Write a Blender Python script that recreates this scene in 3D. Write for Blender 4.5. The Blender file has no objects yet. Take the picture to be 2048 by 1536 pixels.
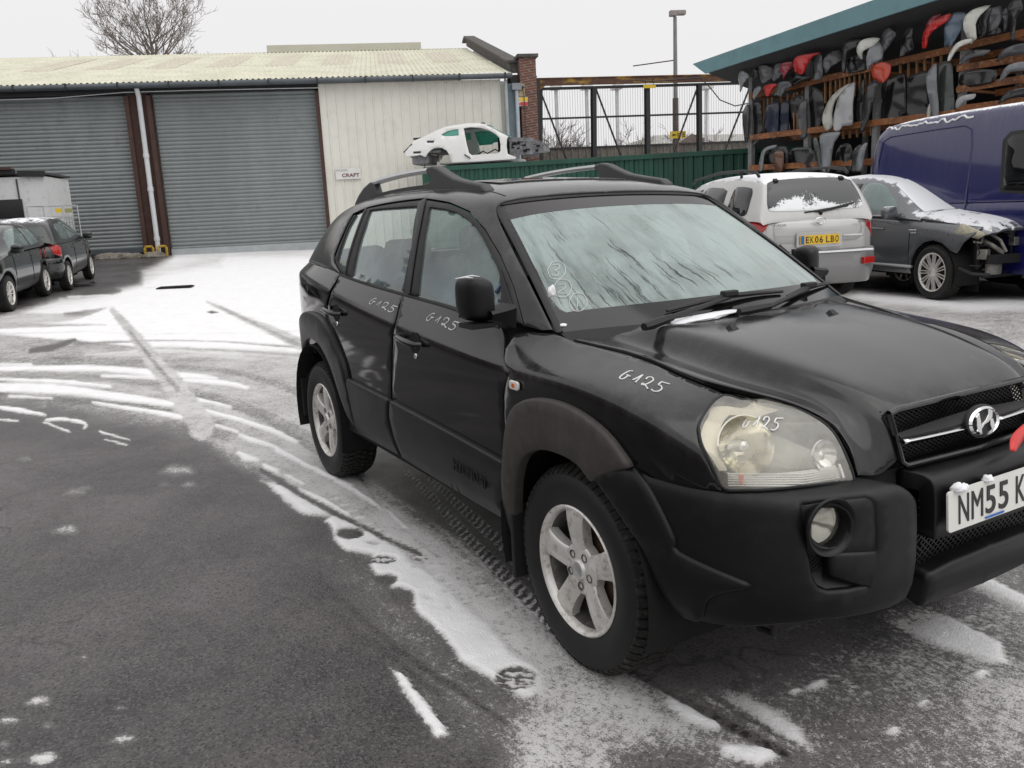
import bpy, bmesh, math, random
import numpy as np
from mathutils import Vector, Matrix, geometry
from mathutils.bvhtree import BVHTree
R = math.radians
random.seed(7)
sc = bpy.context.scene
COL = sc.collection
# ------------------------------------------------------------ camera
CAM = np.array([2.16223, -2.29637, 1.50731]); FPX = 1691.17
YAW, PITCH, ROLL = R(150.457), R(-11.5962), R(-2.7426)
def cam_axes():
    f = np.array([math.cos(YAW)*math.cos(PITCH), math.sin(YAW)*math.cos(PITCH), math.sin(PITCH)])
    r = np.cross(f, [0, 0, 1]); r /= np.linalg.norm(r); u = np.cross(r, f)
    c, s = math.cos(ROLL), math.sin(ROLL)
    return f, c*r+s*u, -s*r+c*u
FW, RT, UP = cam_axes()
cd = bpy.data.cameras.new('camera'); cam = bpy.data.objects.new('camera', cd); COL.objects.link(cam)
cd.sensor_width = 36; cd.lens = FPX/2048*36; cd.clip_start = .05; cd.clip_end = 900
m = Matrix.Identity(4)
for i in range(3):
    m[i][0], m[i][1], m[i][2], m[i][3] = RT[i], UP[i], -FW[i], CAM[i]
cam.matrix_world = m
sc.camera = cam
# ------------------------------------------------------------ sky, sun, exposure
w = bpy.data.worlds.new('World'); sc.world = w; w.use_nodes = True
nt = w.node_tree; nt.nodes.clear()
out = nt.nodes.new('ShaderNodeOutputWorld'); bg = nt.nodes.new('ShaderNodeBackground')
sky = nt.nodes.new('ShaderNodeTexSky'); sky.sky_type = 'NISHITA'; sky.sun_disc = False
sky.sun_elevation = R(60); sky.sun_rotation = R(66); sky.air_density = 1.5; sky.dust_density = 6
hs = nt.nodes.new('ShaderNodeHueSaturation'); hs.inputs['Saturation'].default_value = .12
nt.links.new(sky.outputs[0], hs.inputs['Color'])
mx = nt.nodes.new('ShaderNodeMixRGB'); mx.inputs['Fac'].default_value = .86
mx.inputs['Color2'].default_value = (8.45, 8.35, 8.45, 1)      # flat overcast cloud, in the units of the sky texture
nt.links.new(hs.outputs[0], mx.inputs['Color1']); nt.links.new(mx.outputs[0], bg.inputs['Color'])
bg.inputs['Strength'].default_value = .1
nt.links.new(bg.outputs[0], out.inputs['Surface'])
sd = bpy.data.lights.new('sun', 'SUN'); sd.energy = 1.0; sd.angle = R(75); sd.color = (1, .985, .96)
sun = bpy.data.objects.new('sun', sd); COL.objects.link(sun)
sun.rotation_euler = (R(29.5), 0, R(114))
sc.view_settings.view_transform = 'Standard'; sc.view_settings.look = 'None'
sc.view_settings.exposure = 0.18; sc.view_settings.gamma = 1
sc.render.engine = 'CYCLES'
sc.cycles.max_bounces = 7; sc.cycles.transparent_max_bounces = 12; sc.cycles.use_denoising = True
# ------------------------------------------------------------ projection helpers (photo pixel -> point of the place)
def ray(px, py): return FW + RT*(px-1024)/FPX + UP*(768-py)/FPX
def hit(px, py, ax, v):
    d = ray(px, py); i = 'xyz'.index(ax); return CAM + d*(v-CAM[i])/d[i]
def gz(x): return .035*max(0., -x-8.5)
def gnd(px, py):
    d = ray(px, py); z = 0
    for i in range(60): z = .5*z+.5*gz(CAM[0]+(z-CAM[2])/d[2]*d[0])
    return CAM+d*(z-CAM[2])/d[2]
def at(px, py, depth): return CAM+ray(px, py)*depth
def onpl(px, py, P, n):
    r = ray(px, py); return CAM+r*(np.dot(P-CAM, n)/np.dot(r, n))
# ------------------------------------------------------------ object helpers
def tag(o, label=None, cat=None, group=None, kind=None):
    if label: o['label'] = label
    if cat: o['category'] = cat
    if group: o['group'] = group
    if kind: o['kind'] = kind
    return o
ROOTLOC = {}
def thing(name, label, cat, loc=(0, 0, 0), rz=0, group=None, local=False, rot=None):
    o = bpy.data.objects.new(name, None); COL.objects.link(o)
    o.location = [float(c) for c in loc]; o.rotation_euler = rot if rot else (0, 0, rz); o.empty_display_size = .2
    tag(o, label, cat, group)
    ROOTLOC[o.name] = Vector((0, 0, 0)) if local else Vector([float(c) for c in loc])
    return o
class MB:
    def __init__(s): s.v = []; s.f = []
    def add(s, vs, fs):
        k = len(s.v); s.v += [tuple(float(c) for c in p) for p in vs]; s.f += [tuple(i+k for i in f) for f in fs]; return s
    def box(s, c, d, rz=0, M=None):
        x, y, z = [q/2 for q in d]; P = []
        for a, b, e in ((-1,-1,-1),(1,-1,-1),(1,1,-1),(-1,1,-1),(-1,-1,1),(1,-1,1),(1,1,1),(-1,1,1)):
            p = Vector((a*x, b*y, e*z))
            if M is not None: p = M @ p
            elif rz: p = Matrix.Rotation(rz, 3, 'Z') @ p
            P.append(p+Vector([float(q) for q in c]))
        return s.add(P, [(0,3,2,1),(4,5,6,7),(0,1,5,4),(1,2,6,5),(2,3,7,6),(3,0,4,7)])
    def bar(s, a, b, w, h=None):            # square bar between two points
        a = Vector([float(q) for q in a]); b = Vector([float(q) for q in b]); h = h or w
        d = (b-a); L = d.length; d.normalize()
        u = Vector((0, 0, 1)) if abs(d.z) < .95 else Vector((1, 0, 0))
        r = d.cross(u).normalized(); u = r.cross(d)
        P = [p+r*(i*w/2)+u*(j*h/2) for p in (a, b) for i, j in ((-1,-1),(1,-1),(1,1),(-1,1))]
        return s.add(P, [(0,1,2,3),(7,6,5,4),(0,4,5,1),(1,5,6,2),(2,6,7,3),(3,7,4,0)])
    def tube(s, pts, r, n=8, cap=True):
        pts = [Vector([float(q) for q in p]) for p in pts]
        rr = r if isinstance(r, (list, tuple)) else [r]*len(pts)
        base = []; prev = None
        for i, p in enumerate(pts):
            d = (pts[min(i+1, len(pts)-1)]-pts[max(i-1, 0)])
            d = d.normalized() if d.length > 1e-9 else Vector((0, 0, 1))
            if prev is None: u = Vector((0, 0, 1)) if abs(d.z) < .9 else Vector((1, 0, 0))
            else: u = prev
            q = d.cross(u).normalized(); u = q.cross(d).normalized(); prev = u
            for k in range(n):
                a = 2*math.pi*k/n; base.append(p+(q*math.cos(a)+u*math.sin(a))*rr[i])
        F = [(i*n+k, i*n+(k+1) % n, (i+1)*n+(k+1) % n, (i+1)*n+k) for i in range(len(pts)-1) for k in range(n)]
        if cap: F += [tuple(range(n))[::-1], tuple((len(pts)-1)*n+k for k in range(n))]
        return s.add(base, F)
    def grid(s, G):                          # G[i][j] of points
        n, k = len(G), len(G[0])
        return s.add([p for row in G for p in row], [(i*k+j, (i+1)*k+j, (i+1)*k+j+1, i*k+j+1) for i in range(n-1) for j in range(k-1)])
    def prism(s, P2, fn, a, b):              # polygon in 2D, fn(u,v,w)->3D, from w=a to w=b
        n = len(P2); vs = [fn(u, v, a) for u, v in P2]+[fn(u, v, b) for u, v in P2]
        return s.add(vs, [tuple(range(n))[::-1], tuple(range(n, 2*n))]+[(i, (i+1) % n, n+(i+1) % n, n+i) for i in range(n)])
    def lathe(s, prof, n=32, fn=None, c=(0,0,0)):   # prof [(r, h)] about y axis by default
        fn = fn or (lambda r, h, a: (c[0]+r*math.cos(a), c[1]+h, c[2]+r*math.sin(a)))
        vs = [fn(r, h, 2*math.pi*k/n) for r, h in prof for k in range(n)]
        return s.add(vs, [(i*n+k, i*n+(k+1) % n, (i+1)*n+(k+1) % n, (i+1)*n+k) for i in range(len(prof)-1) for k in range(n)])
    def mesh(s, name, off=None):
        me = bpy.data.meshes.new(name)
        vs = s.v if off is None else [(p[0]-off[0], p[1]-off[1], p[2]-off[2]) for p in s.v]
        me.from_pydata(vs, [], s.f); me.update(); return me
    def build(s, name, mat, parent=None, smooth=False, bevel=0, solid=0, label=None, fix=True, sub=0, ang=40):
        root = parent
        while root is not None and root.parent is not None: root = root.parent
        off = ROOTLOC.get(root.name) if root is not None else None
        me = s.mesh(name, off); o = bpy.data.objects.new(name, me); COL.objects.link(o)
        for mm in (mat if isinstance(mat, (list, tuple)) else [mat]): me.materials.append(mm)
        if parent is not None: o.parent = parent
        if fix:
            bm = bmesh.new(); bm.from_mesh(me); bmesh.ops.recalc_face_normals(bm, faces=bm.faces[:]); bm.to_mesh(me); bm.free()
        if smooth:
            me.polygons.foreach_set('use_smooth', [True]*len(me.polygons))
            if hasattr(me, 'set_sharp_from_angle') and not sub: me.set_sharp_from_angle(angle=R(ang))
        if solid:
            md = o.modifiers.new('solid', 'SOLIDIFY'); md.thickness = solid; md.offset = 0
        if bevel:
            md = o.modifiers.new('bevel', 'BEVEL'); md.width = bevel; md.segments = 2; md.limit_method = 'ANGLE'; md.angle_limit = R(35)
        if sub:
            md = o.modifiers.new('sub', 'SUBSURF'); md.levels = sub; md.render_levels = sub
        if label: o['label'] = label
        return o
def dup(root, loc=None, rot=None, label=None, group=None):
    r = root.copy(); COL.objects.link(r)
    if loc is not None: r.location = [float(c) for c in loc]
    if rot is not None: r.rotation_euler = rot
    if label: r['label'] = label
    if group: r['group'] = group
    for ch in list(root.children):
        c = ch.copy(); COL.objects.link(c); c.parent = r
        for g in list(ch.children):
            e = g.copy(); COL.objects.link(e); e.parent = c
    return r
# ------------------------------------------------------------ materials
def N(nt, t, **kw):
    n = nt.nodes.new(t)
    for k, v in kw.items():
        if k in n.inputs: n.inputs[k].default_value = v
        else: setattr(n, k, v)
    return n
def newmat(name):
    m = bpy.data.materials.new(name); m.use_nodes = True; nt = m.node_tree; nt.nodes.clear()
    o = nt.nodes.new('ShaderNodeOutputMaterial'); b = nt.nodes.new('ShaderNodeBsdfPrincipled'); nt.links.new(b.outputs[0], o.inputs[0])
    return m, nt, b, o
def ramp(nt, src, a, b, ca=(0,0,0,1), cb=(1,1,1,1)):
    r = nt.nodes.new('ShaderNodeValToRGB'); r.color_ramp.elements[0].position = a; r.color_ramp.elements[1].position = b
    r.color_ramp.elements[0].color = ca; r.color_ramp.elements[1].color = cb; nt.links.new(src, r.inputs[0]); return r.outputs[0]
def noise(nt, scale, detail=4, rough=.6, vec=None, sx=None):
    tc = nt.nodes.new('ShaderNodeTexCoord'); n = N(nt, 'ShaderNodeTexNoise', Scale=scale, Detail=detail, Roughness=rough)
    src = tc.outputs['Object'] if vec is None else vec
    if sx:
        mp = nt.nodes.new('ShaderNodeMapping'); mp.inputs['Scale'].default_value = sx; nt.links.new(src, mp.inputs[0]); src = mp.outputs[0]
    nt.links.new(src, n.inputs['Vector']); return n.outputs['Fac']
def mix(nt, fac, a, b):
    m = nt.nodes.new('ShaderNodeMixRGB')
    for i, s in ((0, fac), (1, a), (2, b)):
        if hasattr(s, 'links') or hasattr(s, 'is_output'): nt.links.new(s, m.inputs[i])
        else: m.inputs[i].default_value = s if i == 0 else (*s, 1)
    return m.outputs[0]
def math_(nt, op, a, b=None, c=None):
    m = nt.nodes.new('ShaderNodeMath'); m.operation = op
    for i, s in enumerate((a, b, c)):
        if s is None: continue
        if isinstance(s, (int, float)): m.inputs[i].default_value = s
        else: nt.links.new(s, m.inputs[i])
    return m.outputs[0]
def pmat(name, col, rough=.5, metal=0, var=.25, scale=3, bump=0, bscale=60, col2=None, thr=(.35, .65), dirt=None, coat=0, spec=None, stretch=None, snow=0, rvar=.1):
    m, nt, b, o = newmat(name)
    n1 = noise(nt, scale, 5, .65, sx=stretch)
    c2 = col2 if col2 else tuple(max(0, c*(1-var)) for c in col)
    colr = mix(nt, ramp(nt, n1, *thr), col, c2)
    if dirt:
        n2 = noise(nt, scale*4.3, 6, .7); colr = mix(nt, ramp(nt, n2, .52, .75), colr, dirt)
    rg = math_(nt, 'ADD', math_(nt, 'MULTIPLY', noise(nt, scale*2, 4), rvar*2), rough-rvar)
    if snow:                                   # settled snow on what faces up
        ge = nt.nodes.new('ShaderNodeNewGeometry'); sp = nt.nodes.new('ShaderNodeSeparateXYZ'); nt.links.new(ge.outputs['Normal'], sp.inputs[0])
        sm = math_(nt, 'ADD', math_(nt, 'MULTIPLY', sp.outputs['Z'], 1.0), math_(nt, 'MULTIPLY', math_(nt, 'SUBTRACT', noise(nt, 7, 6, .7), .5), 1.2))
        f = ramp(nt, sm, snow-.05, snow+.05); colr = mix(nt, f, colr, (.82, .83, .85)); rg = math_(nt, 'MAXIMUM', rg, math_(nt, 'MULTIPLY', f, .8))
    nt.links.new(colr, b.inputs['Base Color']); nt.links.new(rg, b.inputs['Roughness'])
    b.inputs['Metallic'].default_value = metal; b.inputs['Coat Weight'].default_value = coat; b.inputs['Coat Roughness'].default_value = .05
    if spec is not None: b.inputs['Specular IOR Level'].default_value = spec
    if bump:
        bp = nt.nodes.new('ShaderNodeBump'); bp.inputs['Strength'].default_value = bump; bp.inputs['Distance'].default_value = .01
        nt.links.new(noise(nt, bscale, 3), bp.inputs['Height']); nt.links.new(bp.outputs[0], b.inputs['Normal'])
    return m
def text_mesh(txt, size, M, name, mat, parent, depth=.002, font=None, sx=1, align='CENTER', bold=0):
    cu = bpy.data.curves.new(name, 'FONT'); cu.body = txt; cu.size = size; cu.extrude = depth; cu.align_x = align; cu.align_y = 'CENTER'; cu.offset = bold
    ob = bpy.data.objects.new(name, cu); COL.objects.link(ob)
    me = bpy.data.meshes.new_from_object(ob.evaluated_get(bpy.context.evaluated_depsgraph_get()))
    bpy.data.objects.remove(ob); me.transform(Matrix.Diagonal((sx, 1, 1, 1))); me.transform(M); me.materials.append(mat); me.name = name
    o = bpy.data.objects.new(name, me); COL.objects.link(o)
    root = parent
    while root is not None and root.parent is not None: root = root.parent
    if root is not None:
        me.transform(Matrix.Translation(-ROOTLOC.get(root.name, Vector((0, 0, 0))))); o.parent = parent
    return o
def frame(P, x, up):      # matrix with local X along x, Y along up, Z out
    x = Vector([float(c) for c in x]).normalized(); up = Vector([float(c) for c in up]); z = x.cross(up).normalized(); up = z.cross(x)
    M = Matrix.Identity(4)
    for i in range(3): M[i][0], M[i][1], M[i][2], M[i][3] = x[i], up[i], z[i], float(P[i])
    return M
# ============================================================ ground
def vnoise(x, y, s, seed=0):
    x = x*s; y = y*s; xi = np.floor(x).astype(np.int64); yi = np.floor(y).astype(np.int64); fx = x-xi; fy = y-yi
    fx = fx*fx*(3-2*fx); fy = fy*fy*(3-2*fy)
    def h(a, b):
        n = (a*374761393+b*668265263+seed*974711) & 0xffffffff
        n = ((n ^ (n >> 13))*1274126177) & 0xffffffff
        return ((n ^ (n >> 16)) & 0xffff)/65535.
    return (h(xi, yi)*(1-fx)+h(xi+1, yi)*fx)*(1-fy)+(h(xi, yi+1)*(1-fx)+h(xi+1, yi+1)*fx)*fy
def steps(a, b, d0, g, dmax):
    r = [a]; d = d0; s = 1 if b > a else -1
    while (b-r[-1])*s > 0: r.append(r[-1]+s*d); d = min(d*g, dmax)
    return r
def build_ground():
    xs = steps(1.6, -3.8, .011, 1, 1)[::-1]; xs = steps(xs[0], -130, .011, 1.006, 12)[::-1][:-1]+xs; xs += steps(xs[-1], 60, .012, 1.08, 8)[1:]
    ys = steps(.8, -3.3, .011, 1, 1)[::-1]; ys = steps(ys[0], -90, .012, 1.05, 8)[::-1][:-1]+ys; ys += steps(ys[-1], 110, .011, 1.0125, 10)[1:]
    xs = np.array(xs); ys = np.array(ys); nx, ny = len(xs), len(ys)
    X, Y = np.meshgrid(xs, ys, indexing='ij'); X = X.ravel(); Y = Y.ravel()
    Z = .035*np.maximum(0, -X-8.5)*(X > -45)+.035*36.5*(X <= -45)
    D = np.stack([X, Y, Z], 1)-CAM; zc = D@FW; ok = zc > .3; zc = np.where(ok, zc, 1)
    PX = np.where(ok, 1024+FPX*(D@RT)/zc, -1e5); PY = np.where(ok, 768-FPX*(D@UP)/zc, 1e5)
    amp = .35+.65*np.clip((zc-4)/5, 0, 1)
    wx = (vnoise(X, Y, 9, 1)-.5)*.05*amp+(vnoise(X, Y, 30, 2)-.5)*.03*amp+(vnoise(X, Y, 80, 5)-.5)*.022+(vnoise(X, Y, 170, 7)-.5)*.016
    wy = (vnoise(X, Y, 9, 3)-.5)*.05*amp+(vnoise(X, Y, 30, 4)-.5)*.03*amp+(vnoise(X, Y, 80, 6)-.5)*.022+(vnoise(X, Y, 170, 8)-.5)*.016
    # edge noise expressed in pixels at each vertex' own scale
    sc_ = FPX/zc; QX = PX+wx*sc_*.45; QY = PY+wy*sc_*.22
    C = np.full(len(X), .55); C += (vnoise(X, Y, .5, 9)-.5)*.5
    T = np.zeros(len(X)); TU = np.zeros(len(X)); B = np.zeros(len(X))
    def inside(poly, qx, qy):
        x0 = min(p[0] for p in poly)-40; x1 = max(p[0] for p in poly)+40; y0 = min(p[1] for p in poly)-40; y1 = max(p[1] for p in poly)+40
        idx = np.nonzero((qx > x0) & (qx < x1) & (qy > y0) & (qy < y1))[0]
        px, py = qx[idx], qy[idx]; ins = np.zeros(len(idx), bool); dist = np.full(len(idx), 1e9)
        for (ax, ay), (bx, by) in zip(poly, poly[1:]+poly[:1]):
            c = (ay > py) != (by > py)
            with np.errstate(divide='ignore', invalid='ignore'): xx = (bx-ax)*(py-ay)/((by-ay) if by != ay else 1e-9)+ax
            ins ^= c & (px < xx)
            t = np.clip(((px-ax)*(bx-ax)+(py-ay)*(by-ay))/max(1e-9, (bx-ax)**2+(by-ay)**2), 0, 1)
            dist = np.minimum(dist, np.hypot(px-ax-t*(bx-ax), py-ay-t*(by-ay)))
        return idx, np.where(ins, dist, -dist)
    def poly(v, P, soft=3, raw=False, arr=C):
        idx, d = inside(P, *((PX, PY) if raw else (QX, QY)))
        soft = soft*(1.2 if raw else 2.2)
        a = np.clip(d/soft*.5+.5, 0, 1); arr[idx] = arr[idx]*(1-a)+v*a
    def stroke(v, P, W, soft=1.5, alpha=1, tread=0, arr=C):
        W = W if isinstance(W, (list, tuple)) else [W]*len(P)
        # smooth the polyline
        pp = []
        for i in range(len(P)-1):
            p0 = P[max(i-1, 0)]; p1 = P[i]; p2 = P[i+1]; p3 = P[min(i+2, len(P)-1)]
            for k in range(6):
                t = k/6
                pp.append(tuple(.5*((2*p1[j])+(-p0[j]+p2[j])*t+(2*p0[j]-5*p1[j]+4*p2[j]-p3[j])*t*t+(-p0[j]+3*p1[j]-3*p2[j]+p3[j])*t**3) for j in (0, 1))+(W[i]*(1-t)+W[i+1]*t,))
        pp.append((*P[-1], W[-1]))
        mw = max(W)+20; x0 = min(p[0] for p in pp)-mw; x1 = max(p[0] for p in pp)+mw; y0 = min(p[1] for p in pp)-mw; y1 = max(p[1] for p in pp)+mw
        idx = np.nonzero((QX > x0) & (QX < x1) & (QY > y0) & (QY < y1))[0]; px, py = QX[idx], QY[idx]
        if tread: px, py = PX[idx], PY[idx]
        best = np.full(len(idx), -1e9); uu = np.zeros(len(idx)); L = 0
        for a, b in zip(pp, pp[1:]):
            dx, dy = b[0]-a[0], b[1]-a[1]; l2 = max(1e-9, dx*dx+dy*dy)
            t = np.clip(((px-a[0])*dx+(py-a[1])*dy)/l2, 0, 1); d = np.hypot(px-a[0]-t*dx, py-a[1]-t*dy)
            w_ = (a[2]+(b[2]-a[2])*t)/2; e = w_-d
            ga, gb = gnd(a[0], a[1]), gnd(b[0], b[1]); l3 = float(np.linalg.norm(gb-ga))
            sel = e > best; best[sel] = e[sel]; uu[sel] = L+t[sel]*l3; L += l3
        a_ = np.clip(best/(soft*(1 if tread else 1.7))*.5+.5, 0, 1)*alpha
        arr[idx] = arr[idx]*(1-a_)+v*a_
        if tread:
            s2 = a_ > .3; T[idx[s2]] = tread; TU[idx[s2]] = uu[s2]
        else: T[idx[a_ > .6]] *= .3
    r1 = lambda *p: [(x/2.926, 560+y/2.926) for x, y in p]
    r2 = lambda *p: [(400+x/2.415, 900+y/2.415) for x, y in p]
    r3 = lambda *p: [(1200+x/2.415, 1080+y/2.415) for x, y in p]
    r4 = lambda *p: [(x/2.866, 1000+y/2.866) for x, y in p]
    # asphalt in the foreground, bare and wet
    poly(.0, [(-900, 700), (0, 700), (620, 700), (900, 900), (2500, 1000), (2500, 2600), (-900, 2600)], 20, True)
    B[:] = 0
    # slushy band beside the car
    poly(.56, r1((0, 470), (600, 440), (1760, 380), (2300, 900), (3600, 1900), (3600, 3800), (3900, 3000), (3350, 2250), (2900, 1700), (2300, 1450), (1980, 1480), (1900, 1440), (1540, 1170), (1380, 1010), (1240, 880), (1060, 900), (900, 860), (420, 760), (0, 720)), 14)
    poly(.60, r2((0, -60), (1300, -60), (1800, 500), (1900, 1050), (2150, 1150), (2300, 1500), (1700, 1400), (1350, 1100), (1000, 700), (640, 400), (560, 300), (280, 120)), 10)
    # big white field
    poly(1.05, r1((-800, 260), (0, 215), (160, 165), (350, 112), (640, 92), (700, 70), (830, 25), (900, -40), (1000, -150), (3200, -150), (3200, 330), (1760, 440), (1500, 430), (1000, 415), (500, 430), (200, 380), (0, 330), (-800, 330)), 8)
    for v, P, W in (
        (.62, r1((-200, 235), (200, 225), (420, 215), (620, 165)), [30, 22, 16, 4]),
        (.45, r1((380, 200), (500, 190), (590, 170)), [6, 12, 3]),
        (.55, r1((-100, 270), (300, 265), (620, 262)), [16, 8, 2]),
        (.75, r1((0, 320), (500, 305), (900, 318), (1760, 300)), [8, 2, 2, 2]),
        (.5, r1((-300, 380), (0, 390), (250, 400), (500, 395), (800, 400)), [60, 50, 42, 26, 4]),
        (.45, r1((-100, 470), (300, 480), (650, 490)), [10, 14, 6]),
        (.10, r1((180, 415), (300, 395), (440, 350)), [8, 12, 5]),
        (.4, r1((440, 372), (900, 358), (1300, 362), (1760, 395)), [6, 3.2, 3, 5]),
        (.55, r1((500, 420), (1000, 400), (1760, 440)), [7, 4, 9]),
        (.6, r1((900, 438), (1300, 440), (1800, 480)), [3, 4, 12]),
        (.45, r1((0, 498), (640, 500), (1200, 520), (1500, 570), (1790, 680), (1900, 780)), [6, 7, 12, 12, 14, 14]),
        (.44, r1((-100, 555), (500, 570), (900, 610), (1200, 670), (1500, 760), (1900, 960)), [16, 14, 14, 13, 14, 16]),
        (.4, r1((900, 640), (1250, 700), (1560, 820), (1880, 1010)), [4, 10, 14, 16]),
        (.36, r1((-100, 680), (300, 700), (700, 730), (1000, 765)), [8, 12, 12, 8])): stroke(v, P, W)
    for P, W in (
        (r1((-100, 490), (180, 495)), 3), (r1((-100, 520), (300, 515), (600, 518), (900, 545), (1270, 575)), [8, 9, 9, 13, 3]),
        (r1((600, 562), (910, 572)), 3), (r1((-100, 580), (300, 592), (640, 625)), [3, 6, 2]), (r1((-100, 612), (300, 635), (600, 672), (820, 700), (1010, 728)), [6, 15, 13, 11, 7]),
        (r1((-60, 640), (400, 650)), [8, 6]), (r1((60, 680), (300, 692)), [3, 2]), (r1((540, 717), (850, 765), (1060, 805)), [2, 7, 6]), (r1((1080, 588), (1300, 600), (1450, 628)), [4, 7, 3]),
        (r1((1150, 695), (1350, 742)), [5, 2]), (r1((1200, 765), (1400, 820), (1600, 890), (1740, 950)), [3, 6, 7, 4]), (r1((1255, 850), (1390, 893)), [4, 2]),
        (r1((1400, 910), (1500, 945), (1610, 978)), [3, 8, 3]), (r1((1620, 990), (1900, 1130), (2060, 1210)), [4, 3.5, 4]), (r2((370, 0), (640, 140), (850, 260), (1000, 380)), [4, 4, 4, 3]),
        (r1((1390, 1015), (1440, 1040), (1510, 1055)), [5, 10, 3]), (r1((1550, 1095), (1630, 1118)), [9, 6]), (r1((-60, 740), (100, 760), (260, 790)), [4, 9, 3]), (r1((270, 820), (380, 815), (500, 840), (490, 868)), [4, 6, 5, 3]),
        (r1((260, 835), (400, 885)), [3, 4]), (r1((-60, 812), (110, 825)), [4, 3]), (r1((590, 892), (760, 935)), [5, 2]), (r1((620, 935), (740, 965)), [3, 3]), (r2((480, 190), (600, 245), (720, 312)), [3, 8, 3]),
        (r2((420, 125), (500, 165)), 3), (r2((760, 100), (950, 220), (1130, 330), (1260, 440), (1400, 560)), [10, 20, 14, 26, 10]), (r2((980, 180), (1110, 260)), [8, 10]), (r2((1110, 330), (1240, 410)), [10, 22])): stroke(1.05, P, W, soft=2)
    # broad tyre runs through the snow
    stroke(.60, r1((660, 180), (790, 330), (900, 480), (1020, 620), (1180, 860)), [14, 24, 34, 42, 52], soft=2)
    stroke(.60, r1((1210, 128), (1400, 215), (1600, 300), (1780, 385)), [6, 12, 20, 26], soft=2)
    stroke(.42, r1((760, 300), (900, 480), (1040, 640)), [5, 7, 9]); stroke(.45, r1((1290, 160), (1520, 268), (1780, 392)), [3, 4, 6])
    poly(1.05, r2((295, 145), (430, 190), (560, 270), (655, 318), (560, 314), (490, 312), (430, 275), (370, 210)), 2)
    poly(.05, r2((640, 330), (500, 330), (380, 240), (250, 120), (150, 250), (500, 560), (1100, 1100), (1500, 1500), (1900, 1536), (1620, 1330), (1580, 1220), (1260, 1010), (1030, 760), (930, 640), (800, 520), (640, 440)), 8)
    poly(.40, r2((680, 540), (830, 560), (1030, 790), (1250, 1010), (1500, 1200), (1600, 1330), (1300, 1400), (1100, 1150), (900, 800), (700, 640)), 30)
    big = r2((650, 315), (760, 360), (900, 450), (990, 500), (1010, 540), (1090, 590), (1170, 660), (1300, 770), (1400, 860), (1450, 910), (1500, 990), (1590, 1030), (1650, 1080), (1750, 1160), (1812, 1220), (1800, 1312), (1700, 1330), (1570, 1338), (1612, 1290), (1740, 1262), (1700, 1210), (1560, 1190), (1420, 1110), (1270, 1020), (1180, 900), (1100, 820), (1040, 770), (1035, 700), (960, 665), (930, 660), (950, 620), (860, 605), (832, 560), (850, 505), (700, 480), (650, 430), (640, 370), (608, 345))
    poly(1.08, big, 2.5)
    for cx, cy, a, b, v in ((725, 405, 68, 28, .05), (905, 625, 56, 26, .06), (975, 712, 58, 45, .1), (845, 452, 40, 14, .55), (1110, 720, 16, 5, .5), (1180, 690, 8, 4, .5), (1205, 765, 8, 4, .5), (1040, 570, 7, 4, .5), (1340, 705, 8, 5, .5)):
        poly(v, r2(*[(cx+a*math.cos(t*.524), cy+b*math.sin(t*.524)) for t in range(12)]), 2)
    poly(1.05, r2((920, 1058), (1000, 1100), (1050, 1180), (1120, 1260), (1200, 1372), (1140, 1392), (1080, 1310), (1030, 1240), (985, 1160), (950, 1100)), 2)
    # boot prints with their sole pattern
    def sole(cx, cy, a, b, f, bars):
        poly(.06, f(*[(cx+a*math.cos(t*.3927), cy+b*math.sin(t*.3927)) for t in range(16)]), 1.5, True)
        for P in bars: stroke(.95, f(*[(cx+x*a, cy+y*b) for x, y in P]), 2.6, soft=1)
    sole(1530, 1105, 100, 56, r2, [((-.9, -.2), (-.3, .1), (.2, .5), (.7, .6)), ((-.8, .3), (-.3, .5), (.2, .8)), ((-.5, -.7), (-.2, -.1), (-.3, .6)), ((.1, -.8), (.4, -.2), (.2, .7)), ((.6, -.6), (.7, 0), (.5, .6)), ((-.2, -.4), (.4, -.35), (.9, .1)), ((-.6, -.4), (-.1, -.3), (.1, .1), (.9, .3))])
    sole(1640, 1232, 88, 44, r2, [((-.6, -.5), (-.1, -.2), (.3, .3), (.3, .8)), ((-.7, .2), (-.2, .3), (0, .8)), ((0, -.8), (.5, -.2), (.6, .4))])
    sole(890, 535, 62, 22, r2, [((-.9, 0), (.9, -.2)), ((-.5, -.7), (-.4, .7)), ((0, -.8), (.05, .8)), ((.5, -.8), (.5, .6))])
    sole(1065, 520, 45, 16, r2, [((-.9, .1), (.9, -.1)), ((-.3, -.7), (-.3, .7)), ((.3, -.8), (.3, .6))])
    # tread prints along the sill and behind the front wheel
    for P, W in ((r2((980, 90), (1150, 260), (1300, 430), (1480, 610), (1720, 860)), [10, 22, 24, 30, 34]), (r2((1100, 130), (1300, 310), (1450, 450), (1640, 640)), [10, 24, 28, 34])):
        stroke(.46, P, [w_*.85 for w_ in W], soft=4, tread=.8)
    stroke(.9, r2((1090, 200), (1300, 370), (1500, 560), (1660, 720)), [2, 3, 3, 3], soft=1); stroke(.85, r2((1020, 190), (1180, 350), (1400, 590), (1600, 790)), [2, 2, 2.5, 2.5], soft=1)
    stroke(.45, r2((700, 40), (900, 300), (1200, 560), (1500, 800)), 2)
    for i in range(13):
        x, y = 1080+i*34, 560+i*42; stroke(.95, r2((x+20, y+10+i), (x+72, y-2+i)), [3, 1.5], soft=1)
    for i in range(8):
        x, y = 640+i*38, 240+i*30; stroke(.9, r2((x, y), (x+45, y-8)), [2, 1], soft=1)
    for i in range(8):
        x, y = 1190+i*42, 420+i*60; stroke(.85, r2((x, y), (x+60, y-10)), [2, 1], soft=1)
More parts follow.
